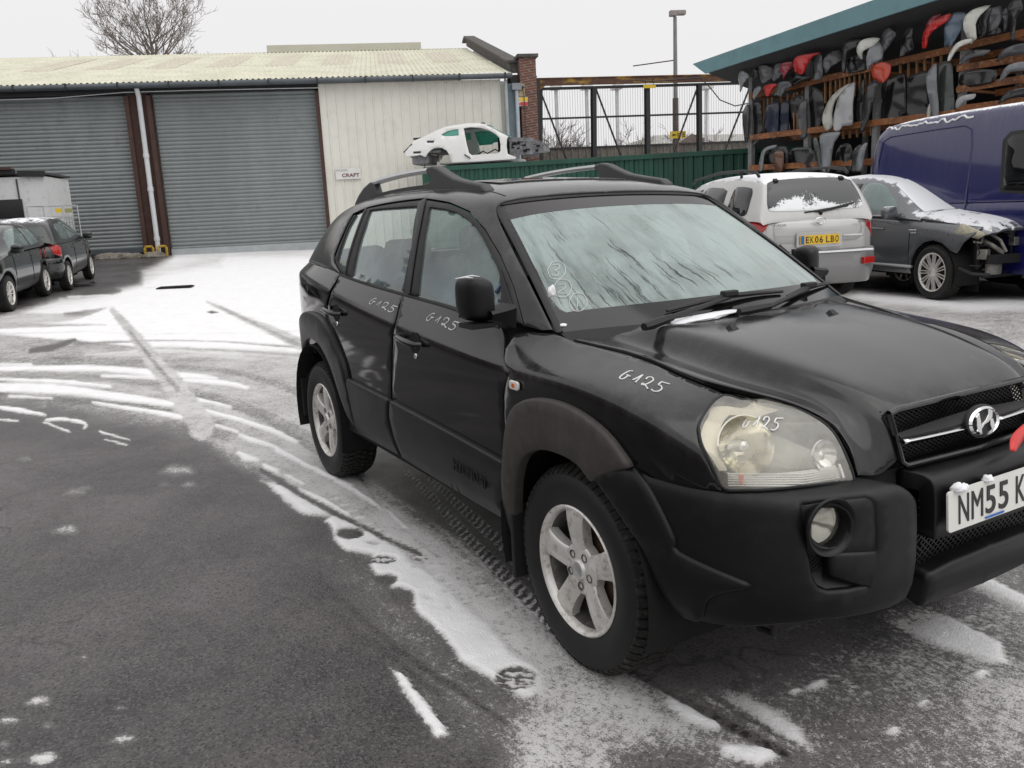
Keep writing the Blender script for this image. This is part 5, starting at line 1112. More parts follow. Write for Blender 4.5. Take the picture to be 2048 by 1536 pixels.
# lower scoop: mesh and ramp
def diamond(name, quad, nx, nz, w, mat, parent, par=.5, mir=False, clip=None):
    """lattice over a quad [bl, br, tr, tl] of 3D points"""
    bl, br, tr_, tl = [np.array(q, float) for q in quad]
    f = lambda u, v: (bl*(1-u)+br*u)*(1-v)+(tl*(1-u)+tr_*u)*v
    mb = MB(); k = nx+nz
    for sgn in (1, -1):
        for i in range(-nz*2, nx*2+nz*2):
            u0 = i/nx*.5; pts = []
            # line u = u0 + sgn * v * (nz/nx)*.5
            for q in range(0, 13):
                v = q/12; u = u0+sgn*v*nz/nx*.5
                if -1e-6 <= u <= 1+1e-6 and (clip is None or clip(u, v)): pts.append(f(u, v))
                else:
                    if len(pts) > 1: mb.bar(pts[0], pts[-1], w)
                    pts = []
            if len(pts) > 1: mb.bar(pts[0], pts[-1], w)
    if mir: mb.add([(x, -y, z) for x, y, z in mb.v], [fc[::-1] for fc in mb.f])
    return mb.build(name, mat, parent)
for g in (1, -1):
    F_ = np.array([1, g, 1]); q = [BMP.P(BMP.px(*c), -.045)*F_ for c in ((1612, 1165), (1680, 1165), (1675, 1100), (1606, 1105))]
    diamond('scoop_mesh', q, 3, 8, .0035, P_plast, bp_[0 if g == 1 else 1])
    mb = MB(); e = [BMP.P(BMP.px(*c), o)*F_ for c, o in (((1664, 1108), -.05), ((1664, 1150), -.05), ((1748, 1175), -.006), ((1750, 1112), -.012), ((1640, 1190), -.008), ((1618, 1165), -.04))]
    mb.add(e, [(0, 1, 2, 3), (1, 5, 4, 2)]); mb.build('scoop_ramp', P_plast, bp_[0 if g == 1 else 1], solid=.003)
# centre section
cb = [('u', 12, 10.4), (1786, 960) if False else ('u', 9.4, 10.3), ('u', 9.65, 9.0), (1833, 1006), (1836, 1060), (1834, 1120), (1826, 1170), (1815, 1192), ('u', 10.2, 2.4), ('u', 12, 2.4)]
hole = [('u', 12, 6.05), (1836+4, 1062), (1838, 1068), (1834, 1115), ('u', 10.4, 4.0), ('u', 12, 3.9)]
CB = panel(BMP, 'bumper_centre', [('u', 12, 10.4), ('u', 9.5, 10.3), ('u', 9.75, 9.0), ('u', 9.8, 8), ('u', 9.8, 4.9), ('u', 10.3, 4.85), ('u', 12, 4.8)], P_plast, suv, off=-.006, depth=.05, halfsym=True, rnd=.004)
panel(BMP, 'bumper_lip', [('u', 12, 3.9), ('u', 10.6, 3.85), ('u', 9.8, 3.7), ('u', 9.75, 2.6), ('u', 12, 2.5)], P_plast, suv, off=-.006, depth=.06, halfsym=True, rnd=.012)
q = [BMP.P((9.7, 3.0), -.05), BMP.P((9.7, 3.0), -.05)*FL, BMP.P((9.7, 6.4), -.05)*FL, BMP.P((9.7, 6.4), -.05)]
diamond('intake_mesh', q, 12, 14, .004, P_plast, suv)
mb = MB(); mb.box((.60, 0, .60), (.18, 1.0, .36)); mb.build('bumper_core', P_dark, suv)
mb = MB(); mb.tube([(.52, -.60, .33), (.55, -.60, .295), (.60, -.60, .30), (.60, -.60, .34)], .010, 8); mb.build('tow_loop', M_disc0 if False else P_rub, suv, smooth=True)
# --- number plate
px0 = .880; zt_ = .712; nb_ = MB()
def rr(w_, h_, r_, n=5):
    P = []
    for cx, cy, a0 in ((w_/2-r_, h_/2-r_, 0), (-w_/2+r_, h_/2-r_, 90), (-w_/2+r_, -h_/2+r_, 180), (w_/2-r_, -h_/2+r_, 270)):
        for k in range(n+1): a = R(a0+90*k/n); P.append((cx+r_*math.cos(a), cy+r_*math.sin(a)))
    return P
def glyph(ch, M_, parent, w_=.045, h_=.079):
    o = text_mesh(ch, .1, Matrix.Identity(4), 'lettering', P_blk, None, .001, bold=.0012 if ch not in 'MNK' else 0); me = o.data; w_ = .051 if ch == 'M' else w_
    xs = [v.co.x for v in me.vertices]; ys = [v.co.y for v in me.vertices]; k = w_ if ch not in '1I' else .014
    for v in me.vertices: v.co.x = (v.co.x-(max(xs)+min(xs))/2)/(max(xs)-min(xs))*k; v.co.y = (v.co.y-(max(ys)+min(ys))/2)/(max(ys)-min(ys))*h_
    root = parent
    while root.parent is not None: root = root.parent
    me.transform(M_); me.transform(Matrix.Translation(-ROOTLOC[root.name])); o.parent = parent; return o
pc = np.array([.882, 0, .666]); ptl = R(4)
nb_.prism(rr(.52, .111, .010), lambda u, v, w_: (pc[0]+w_-v*math.sin(ptl), u, pc[2]+v), -.006, 0); pl = nb_.build('number_plate', P_plate, suv, label='white front number plate reading NM55 K')
MP = frame((pc[0]+.001, -.012, pc[2]), (0, 1, 0), (-math.sin(ptl), 0, 1))
cx_ = -.219
for i, ch in enumerate('NM55'):
    glyph(ch, frame((pc[0]+.0012, cx_+.025, pc[2]), (0, 1, 0), (-math.sin(ptl), 0, 1)), pl); cx_ += .061
cx_ += .022; glyph('K', frame((pc[0]+.0012, cx_+.025, pc[2]), (0, 1, 0), (-math.sin(ptl), 0, 1)), pl)
mb = MB(); mb.box((pc[0]+.006, -.055, pc[2]-.048), (.003, .085, .005)); mb.build('blue_line', P_blue, pl)
for k, (yy, r_) in enumerate(((-.215, .018), (-.085, .014), (-.195, .012))):
    lump('snow_crumb', (pc[0]-.004, yy, pc[2]+.058), r_, (1, 1.3, .9), P_snow, ('snow crumb on the plate top above the letter N', 'snow crumb on the plate top above the fives', 'smaller snow crumb beside the one above the letter N')[k], 'snow', None, k+3)
# --- grille
gq = lambda y, t, o=0: np.array([.745+.035*t-o, y, .925-.138*t])
mb = MB(); mb.add([gq(-.34, -.05, .07), gq(.34, -.05, .07), gq(.34, 1.1, .07), gq(-.34, 1.1, .07)], [(0, 1, 2, 3)]); mb.build('grille_backing', P_dark, suv)
diamond('grille_mesh', [gq(-.325, 1, .028), gq(.325, 1, .028), gq(.335, 0, .028), gq(-.335, 0, .028)], 16, 11, .0036, P_plast, suv, clip=None)
mb = MB(); ed_ = [gq(-.335, 0, .0), gq(-.33, .2, .0), gq(-.318, .95, -.0), gq(-.30, 1.04, -.0), gq(0, 1.06, -.012), gq(.30, 1.04, 0), gq(.318, .95, 0), gq(.33, .2, 0), gq(.335, 0, 0), gq(.30, -.04, 0), gq(0, -.06, -.006), gq(-.30, -.04, 0), gq(-.335, 0, 0)]
mb.tube(ed_, .009, 8, cap=False); mb.build('grille_surround', P_black, suv, smooth=True)
lo, hi = [], []
for i in range(33):
    y = -.318+.636*i/32; a = abs(y)/.318; c_ = .52-.02*a; th = .13*(1-a**1.2)+.11; xo = -.012-.022*(1-a*a)
    lo.append((y, c_, th, xo))
mb = MB(); mb.grid([[gq(y, c_-th*.9, 0), gq(y, c_-th*.35, xo), gq(y, c_+th*.3, xo), gq(y, c_+th*.75, 0)] for y, c_, th, xo in lo]); mb.build('grille_wing', P_plast, suv, smooth=True)
for g in (-1, 1):
    mb = MB(); mb.grid([[gq(y*g, .50-.018, xo-.004)+[0, 0, 0], gq(y*g, .50+.03, xo-.011), gq(y*g, .50+.105*(.45+.55*abs(y)/.318), xo-.004)] for y, c_, th, xo in lo if .06 < y]); mb.build('chrome_strip', P_chrome, suv, smooth=True, solid=.002)
ec = gq(0, .47, -.045)+np.array([.0, 0, 0]); ex, ez = .072, .042
ef = lambda u, v, w_=0: (ec[0]+w_+v*-.18*ez, ec[1]+u*ex, ec[2]+v*ez)
mb = MB(); mb.prism([(1.08*math.cos(k*.1963), 1.1*math.sin(k*.1963)) for k in range(32)], ef, -.014, 0); em = mb.build('emblem', P_rub, suv, bevel=.003)
mb = MB(); n = 40; mb.grid([[ef((.99-.0*q)*math.cos(a) if q == 0 else [.9, .83][q-1]*math.cos(a), .99*math.sin(a) if q == 0 else [.86, .78][q-1]*math.sin(a), [.001, .007, .001][q]) for q in range(3)] for a in [2*math.pi*k/n for k in range(n+1)]]); mb.build('ring', P_chrome, em, smooth=True)
mb = MB()
for P_ in ([(-.60, .45), (-.38, .70), (-.33, .1), (-.34, -.72), (-.58, -.5), (-.62, 0)], [(-.34, -.40), (-.30, -.10), (-.02, .12), (.18, .42), (.26, .80), (.50, .64), (.42, .18), (.14, -.05), (-.12, -.14)], [(.30, .12), (.46, .10), (.56, -.50), (.34, -.76), (.26, -.3)]):
    mb.prism(P_, ef, 0, .008)
mb.build('letter_mark', P_chrome, em, bevel=.001)
# red ribbon tied at the grille
rb = MB(); c0_ = hit(2050, 868, 'x', .86); G = []
for i in range(9):
    t = i/8; p = hit(2052-26*t-4*math.sin(t*3), 850+52*t, 'x', .83+.05*t); w_ = .016+.016*math.sin(math.pi*min(1, t*1.05)); G.append([p+np.array([0, -w_, .3*w_]), p+np.array([.006, 0, 0]), p+np.array([0, w_, -.3*w_])])
rb.grid(G); M_tape = pmat('red_tape', (.62, .02, .015), .35, var=.15, scale=20); o = rb.build('ribbon', M_tape, None, smooth=True, solid=.002); tag(o, 'bright red tape hanging out of the grille at the edge of the picture', 'tape')
# --- headlamps
lamp = [(1437, 797), (1460, 793), (1496, 793), (1530, 798), (1570, 809), (1620, 831), (1658, 857), (1678, 885), (1694, 920), (1706, 955), (1706, 962), (1660, 966), (1580, 975), (1500, 980), (1450, 977), (1430, 945), (1408, 900), (1399, 872), (1398, 852), (1412, 824)]
def inner(sc_, cx=1560, cy=893): return [(cx+(x-cx)*sc_, cy+(y-cy)*sc_) for x, y in lamp]
hl = panel(SIDE, 'headlamp', lamp, G_lens, suv, off=.003, depth=.0, res=.03, cr=1, inset=.004)
M_refl = pmat('yellowed_reflector', (.95, .92, .80), .14, metal=1.0, var=.15, scale=6)
M_hous = pmat('lamp_housing', (.55, .54, .50), .5, var=.2, scale=8)
M_or = pmat('orange_bulb', (.75, .14, .02), .3, var=.1)
for g in (0, 1):
    F_ = FL if g else np.array([1., 1, 1]); H = hl[g]
    def surfpatch(name, pts, off, mat, depth=.0, cr=1):
        a = panel(SIDE, name, pts, mat, H, off=off, depth=depth, inset=.002, res=.035, mirror=False, cr=cr)
        if g:
            for v in a.data.vertices: v.co.y = -v.co.y
            a.data.flip_normals()
        return a
    surfpatch('housing', lamp, -.10, M_hous)
    surfpatch('inner_trim', [(1440, 803), (1500, 800), (1560, 810), (1530, 822), (1470, 822), (1446, 840), (1440, 880), (1455, 942), (1437, 944), (1412, 895), (1403, 860), (1416, 828)], -.014, pmat('cream_trim', (.74, .70, .58), .35, metal=.2, var=.15, scale=5) if not g else bpy.data.materials['cream_trim'])
    surfpatch('strip_housing', [(1452, 945), (1560, 944), (1660, 932), (1692, 924), (1703, 957), (1600, 970), (1500, 976), (1458, 972)], -.022, P_chrome, cr=0)
    mb = MB()
    for k in range(6):
        t = k/5; L_ = [SIDE.P(SIDE.px(1455+(1688-1455)*q/6, 948+5*t*5-(14 if q > 4 else 0)*(q-4)/2*.9), -.014)*F_ for q in range(7)]; mb.tube(L_, .0022, 4)
    mb.build('lens_rib', P_silver, H)
    rim_edge = resample(SIDE, SIDE.outline(lamp), .01, True, 1); mb = MB(); mb.tube([SIDE.P(q_, .002)*F_ for q_ in rim_edge+rim_edge[:1]], .0042, 6, cap=False); mb.build('lamp_seal', P_rub, H, smooth=True)
    for (px_, py_), r_, nm, dpt in (((1492, 882), .080, 'main_reflector', .085), ((1655, 908), .042, 'inner_reflector', .03)):
        uv = SIDE.px(px_, py_); c = SIDE.P(uv, -.024 if r_ > .05 else -.016)*F_; nn = (SIDE.n_(uv)*.5+np.array([.6, 0, -.05]))*F_; nn = nn/np.linalg.norm(nn); fn = disc_fn(c, nn)
        mb = MB(); mb.lathe([(r_, .004), (r_*1.04, 0), (r_*.98, -.006), (r_*.8, -dpt*.45), (r_*.5, -dpt*.8), (r_*.2, -dpt), (.0005, -dpt)], 32, fn); rf2 = mb.build(nm, M_refl if r_ > .05 else P_chrome, H, smooth=True)
        mb = MB(); mb.lathe([(.0005, -.004), (.012, -.008), (.016, -.02), (.012, -dpt)], 16, fn); mb.build('bulb', P_chrome, rf2, smooth=True)
    for px_, py_ in ((1483, 958),):
        p = SIDE.P(SIDE.px(px_, py_), -.016)*F_; mb = MB(); mb.tube([p+[0, 0, -.012], p+[0, 0, .012]], .007, 8); mb.build('orange_bulb', M_or, H, smooth=True)
# chrome edge line below the lamp, side repeater
for g in (1, -1):
    uv = SIDE.px(1033, 770); c = SIDE.P(uv, .004)*np.array([1, g, 1]); mb = MB(); mb.prism(rr(.062, .032, .012), lambda u, v, w_: c+np.array([u, 0, v])-np.array([0, w_*g, 0]), 0, .010)
    rp_ = mb.build('side_repeater', pmat('clear_repeater', (.75, .72, .66), .2, var=.1, coat=.5) if g == 1 else bpy.data.materials['clear_repeater'], suv, bevel=.004)
    mb = MB(); mb.prism(rr(.018, .014, .006), lambda u, v, w_: c+np.array([u, 0, v])-np.array([0, w_*g, 0]), .010, .0115); mb.build('orange_bulb', M_or, rp_)
# --- door handles
for (x0, z0, par) in ((-1.15, .985, fd), (-2.17, 1.03, rd)):
    for g in (0, 1):
        F_ = FL if g else np.array([1., 1, 1]); y = float(SIDE.P(SIDE.xz(x0, z0))[1])
        mb = MB(); mb.lathe([(.0005, .0015), (.05, .002), (.062, .003), (.066, .0)], 24, lambda r, h, a: np.array([x0+r*math.cos(a)*.85+.03, y-h, z0-.008+r*math.sin(a)*.72])*F_); mb.build('handle_recess', P_dark, par[g], smooth=True)
        L_ = [(x0-.105, y-.006, z0+.012), (x0-.095, y-.03, z0+.011), (x0-.06, y-.040, z0+.008), (x0, y-.043, z0+.004), (x0+.06, y-.040, z0-.002), (x0+.095, y-.030, z0-.006), (x0+.105, y-.006, z0-.007)]
        mb = MB(); mb.tube([np.array(q)*F_ for q in L_], [.011, .014, .014, .0135, .0135, .013, .011], 10); mb.build('door_handle', P_black, par[g], smooth=True)
        mb = MB(); mb.lathe([(.0005, .006), (.012, .006), (.013, .002)], 14, lambda r, h, a: np.array([x0+.04+r*math.cos(a), y-h-.002, z0-.062+r*math.sin(a)])*F_); mb.build('key_lock', P_chrome, par[g], smooth=True)
# --- mirrors
for g in (1, -1):
    c = Vector((-.42, -.955, 1.213)) if g == 1 else Vector((-.60, .885, 1.205)); bm = bmesh.new(); bmesh.ops.create_cube(bm, size=1); bmesh.ops.subdivide_edges(bm, edges=bm.edges[:], cuts=3, use_grid_fill=True)
    for v in bm.verts:
        q = v.co.copy(); p_ = Vector((math.copysign(abs(q.x*2)**1, q.x), q.y*2, q.z*2)); l = (abs(p_.x)**5+abs(p_.y)**7+abs(p_.z)**7)**(1/6.6); p_ = p_/l if l else p_
        s_ = 1-.10*max(0, p_.x); v.co = c+Vector((p_.x*.056-.018*max(0, -p_.y*g)*0-.03*abs(p_.y)**2*(1 if p_.y*g < 0 else 0), p_.y*.054*s_*1, p_.z*(.077*s_)+.006*p_.y*-g))
    me = bpy.data.meshes.new('door_mirror'); bm.to_mesh(me); bm.free(); me.transform(Matrix.Translation(-ROOTLOC[suv.name])); me.materials.append(P_plast); me.polygons.foreach_set('use_smooth', [True]*len(me.polygons))
    o = bpy.data.objects.new('door_mirror', me); COL.objects.link(o); o.parent = suv; md = o.modifiers.new('s', 'SUBSURF'); md.levels = md.render_levels = 2
    mb = MB(); dx_ = c.x+.43; mb.grid([[(x+dx_, y*g, z) for x, z in ((-.45, lo_), (-.36, lo_+.005), (-.35, hi_-.01), (-.36, hi_), (-.45, hi_), (-.46, lo_), (-.45, lo_))] for y, lo_, hi_ in ((-.94, 1.140, 1.175), (-.90, 1.130, 1.180), (-.865, 1.11, 1.185), (-.845, 1.10, 1.19))]); (mb.box((-.41+dx_, -.97*g, 1.128), (.10, .09, .016)) if g == 1 else None); mb.build('mirror_foot', P_plast, o, smooth=True)
    mb = MB(); mb.box((c.x-.052, c.y, c.z), (.004, .10, .125)); mb.build('mirror_glass', P_chrome, o)
    mb = MB(); ys = -1 if g == 1 else 1
    if g == 1:
        for q in ((-.41, -1.0, 1.297), (-.43, -.965, 1.298)): mb.tube([(q[0]-.02, q[1]-.03, q[2]-.007), (q[0], q[1], q[2]-.004), (q[0]+.02, q[1]+.02, q[2]-.007)], [.001, .0035, .001], 6)
        mb.build('snow_trace', P_snow, o, smooth=True)
# --- roof rails
M_railb = pmat('grey_rail_plastic', (.055, .056, .058), .55, var=.15, scale=4)
for g in (1, -1):
    yb = -.50*g; w_ = .022
    def rz(x): return float(GH.P(GH.pt((x, -.50, 1.65)))[2])
    ft = [(-1.12, rz(-1.12)+.004), (-1.16, rz(-1.16)+.022), (-1.30, rz(-1.3)+.027), (-1.42, rz(-1.42)+.038), (-1.52, rz(-1.52)+.064), (-1.59, rz(-1.59)+.088), (-1.65, rz(-1.65)+.098), (-1.70, rz(-1.7)+.092), (-1.715, rz(-1.71)+.075), (-1.69, rz(-1.69)+.058), (-1.66, rz(-1.66)+.040), (-1.68, rz(-1.68)+.025), (-1.75, rz(-1.75)+.018), (-1.75, rz(-1.75)-.012), (-1.4, rz(-1.4)-.012), (-1.12, rz(-1.12)-.012)]
    mb = MB(); mb.prism(ft, lambda u, v, q: (u, yb+q, v), -w_-.006, w_+.006); rl = mb.build('roof_rail', M_railb, suv, smooth=True, bevel=.010, ang=50)
    rr_ = [(-2.40, rz(-2.4)+.012), (-2.42, rz(-2.42)+.045), (-2.44, rz(-2.44)+.085), (-2.50, rz(-2.5)+.088), (-2.60, rz(-2.6)+.072), (-2.70, rz(-2.7)+.04), (-2.77, rz(-2.77)+.004), (-2.77, rz(-2.77)-.014), (-2.40, rz(-2.4)-.012)]
    mb = MB(); mb.prism(rr_, lambda u, v, q: (u, yb+q, v), -w_, w_); mb.build('rear_foot', M_railb, rl, bevel=.008, smooth=True, ang=50)
    mb = MB(); xs_ = np.linspace(-2.46, -1.66, 9); mb.grid([[(x, yb+a, rz(x)+b) for a, b in ((-.018, .068), (-.022, .080), (-.016, .092), (.016, .092), (.022, .080), (.018, .068), (-.018, .068))] for x in xs_]); mb.build('silver_bar', P_silver, rl, smooth=True)
    mb = MB(); xs_ = np.linspace(-2.5, -1.7, 12); mb.grid([[(x, yb+a, rz(x)+b) for a, b in ((-.026, -.006), (-.024, .012), (.024, .012), (.026, -.006))] for x in xs_]); mb.build('base_strip', P_plast, rl, smooth=True)
# sunroof
sr = panel(GH, 'sunroof', [('P', -1.28, -.36, 1.63), ('P', -1.75, -.37, 1.65), ('P', -1.75, 0, 1.665), ('P', -1.28, 0, 1.64)], pmat('sunroof_glass', (.01, .011, .012), .05, var=.1), suv, off=.006, halfsym=True, depth=.01, mirror=False)
# --- wipers, washer jets
def wiper(pv, el, b0, b1, ctr):
    mb = MB(); pv, el, b0, b1, ctr = [np.array(q) for q in (pv, el, b0, b1, ctr)]
    mb.tube([pv, pv*.75+el*.25, el], [.014, .018, .013], 6); mb.tube([el, el*.3+ctr*.7, ctr], [.010, .008, .009], 6); a = mb.build('wiper_arm', P_rub, suv, smooth=True)
    mb = MB(); mb.tube([b0, b0*.5+ctr*.5+[0, 0, .004], ctr+[0, 0, .006], ctr*.5+b1*.5+[0, 0, .004], b1], [.006, .009, .012, .009, .006], 6); mb.build('wiper_blade', P_rub, a, smooth=True)
    mb = MB(); mb.box(ctr+[0, 0, .014], (.03, .07, .022)); mb.build('wiper_clip', P_rub, a, bevel=.005)
def onws(px_, py_, off): return WS.P(WS.px(px_, py_), off)
wiper(hit(1288, 654, 'z', 1.11), hit(1345, 634, 'z', 1.122), onws(1332, 627, .012), onws(1562, 588, .012), onws(1455, 603, .02))
wiper(hit(1478, 624, 'z', 1.112), hit(1540, 612, 'z', 1.118), onws(1571, 598, .012), onws(1655, 571, .012), onws(1612, 585, .02))
for px_, py_ in ((1464, 657), (1664, 627)):
    p = HOOD.P(HOOD.px(px_, py_+2), .004); mb = MB(); mb.add([p+[.02, -.016, -.002], p+[.02, .016, -.002], p+[-.02, .018, -.002], p+[-.02, -.018, -.002], p+[-.004, -.010, .015], p+[-.004, .010, .015]], [(0, 1, 2, 3), (0, 4, 5, 1), (1, 5, 2), (2, 5, 4, 3), (3, 4, 0)]); mb.build('washer_jet', P_rub, suv, bevel=.002)
# --- writing on the paint
STR = {'G': [[(.95, 1.0), (.70, .98), (.35, .62), (.08, .15), (.16, -.02), (.42, .10), (.68, .48)], [(.52, .52), (.72, .52), (.92, .48)]], '1': [[(.0, .22), (.3, .55), (.66, .98)], [(.66, .98), (.48, .55), (.30, .08)]],
       '2': [[(.28, .66), (.40, .92), (.70, 1.02), (.90, .82), (.66, .44), (.30, .10), (.12, .06), (.16, .22), (.42, .14), (.78, -.14)]], '5': [[(.62, .90), (.92, .90), (1.35, .92)], [(.62, .90), (.48, .66), (.44, .54), (.72, .50), (.84, .26), (.60, -.06), (.28, -.16), (.05, -.06)]]}
def scrawl(s, org, dx, dy, parent, w=.0042, txt='G125', off=.0022, adv=(1.15, .75, 1.0, 1.1)):
    mb = MB(); x = 0
    for ch, a_ in zip(txt, adv):
        for st in STR[ch]:
            P = [s.px(org[0]+dx[0]*(x+u)+dy[0]*v, org[1]+dx[1]*(x+u)+dy[1]*v) for u, v in st]; ribbon(s, '', P, w, None, None, off, mb=mb, step=.005)
        x += a_
    return mb.build('handwriting', P_chalk, parent, fix=False, smooth=True, label='G125 written in white')
scrawl(SIDE, (1237, 757), (22.5, 7.2), (8, -20), wg[0]); scrawl(SIDE, (852, 640), (15.5, 5.2), (4, -17), fd[0]); scrawl(SIDE, (738, 607), (13, 4.5), (3.5, -13), rd[0]); scrawl(SIDE, (1484, 858), (19, .6), (1, -22), hl[0], off=.007)
STR.update({'o': [[(0, .5), (.25, 0), (.75, 0), (1, .5), (.75, 1), (.25, 1), (0, .5)]], '3': [[(.25, .8), (.6, .85), (.6, .6), (.4, .5), (.65, .35), (.5, .15), (.25, .2)]], 'l': [[(.45, .8), (.5, .2)]], '7': [[(.25, .7), (.6, .75), (.6, .5), (.3, .2), (.75, .2)]]})
for ox, oy, ch in ((1093, 556, '3'), (1105, 592, '7'), (1136, 620, 'l')):
    scrawl(WS, (ox, oy), (36, 3), (4, -32), ws, w=.002, txt='o'+ch, off=.003, adv=(0, 0))
# --- interior
ci = thing if False else None
def rbox(c, d, bevel, mat, name, parent, rot=None, sub=1):
    mb = MB(); mb.box(c, d, 0, Matrix.Rotation(rot, 3, 'Y') if rot else None); return mb.build(name, mat, parent, bevel=bevel, smooth=True, ang=60)
for y in (-.37, .37):
    s_ = rbox((-1.32, y, 1.02), (.16, .50, .62), .07, P_seat, 'front_seat', suv, R(-12)); rbox((-1.42, y, 1.37), (.10, .28, .16), .05, P_seat, 'headrest', s_, R(-10)); rbox((-1.08, y, .72), (.52, .50, .16), .06, P_seat, 'seat_cushion', s_)
s_ = rbox((-2.2, 0, 1.02), (.16, 1.30, .50), .07, P_seat, 'rear_bench', suv, R(-14))
for y in (-.4, .4): rbox((-2.29, y, 1.31), (.09, .28, .14), .045, P_seat, 'headrest', s_, R(-10))
rbox((-.50, 0, .985), (.50, 1.36, .12), .05, P_int, 'dashboard', suv, R(6)); rbox((-1.6, 0, .55), (2.7, 1.5, .05), .01, P_dark, 'cabin_floor', suv)
mb = MB(); fn = disc_fn(np.array([-.80, -.37, 1.08]), (-.9, 0, .42)); mb.tube([fn(.185, 0, 2*math.pi*k/28) for k in range(29)], .014, 8, cap=False); mb.tube([fn(.18, 0, .2), fn(.02, -.02, 0), fn(.18, 0, 2.9)], .02, 6); mb.tube([fn(0, 0, 0), fn(0, .2, 0)], .03, 8); mb.build('steering_wheel', P_rub, suv, smooth=True)
# blue sheet glimpsed low behind the door glass
mb = MB(); G = []
for i in range(26):
    x = -2.55+i*.078; z = 1.235+.045*math.sin(i*.55)+(.09 if i < 8 else 0)*(1-i/8)-.02*(i > 14); G.append([(x, -.775, .75), (x, -.775, z-.04), (x, -.74, z), (x, -.55, z+.01), (x, -.45, .9)])
mb.grid(G); mb.build('blue_sheet', pmat('blue_sheet', (.012, .05, .13), .6, var=.5, scale=6), suv, smooth=True)
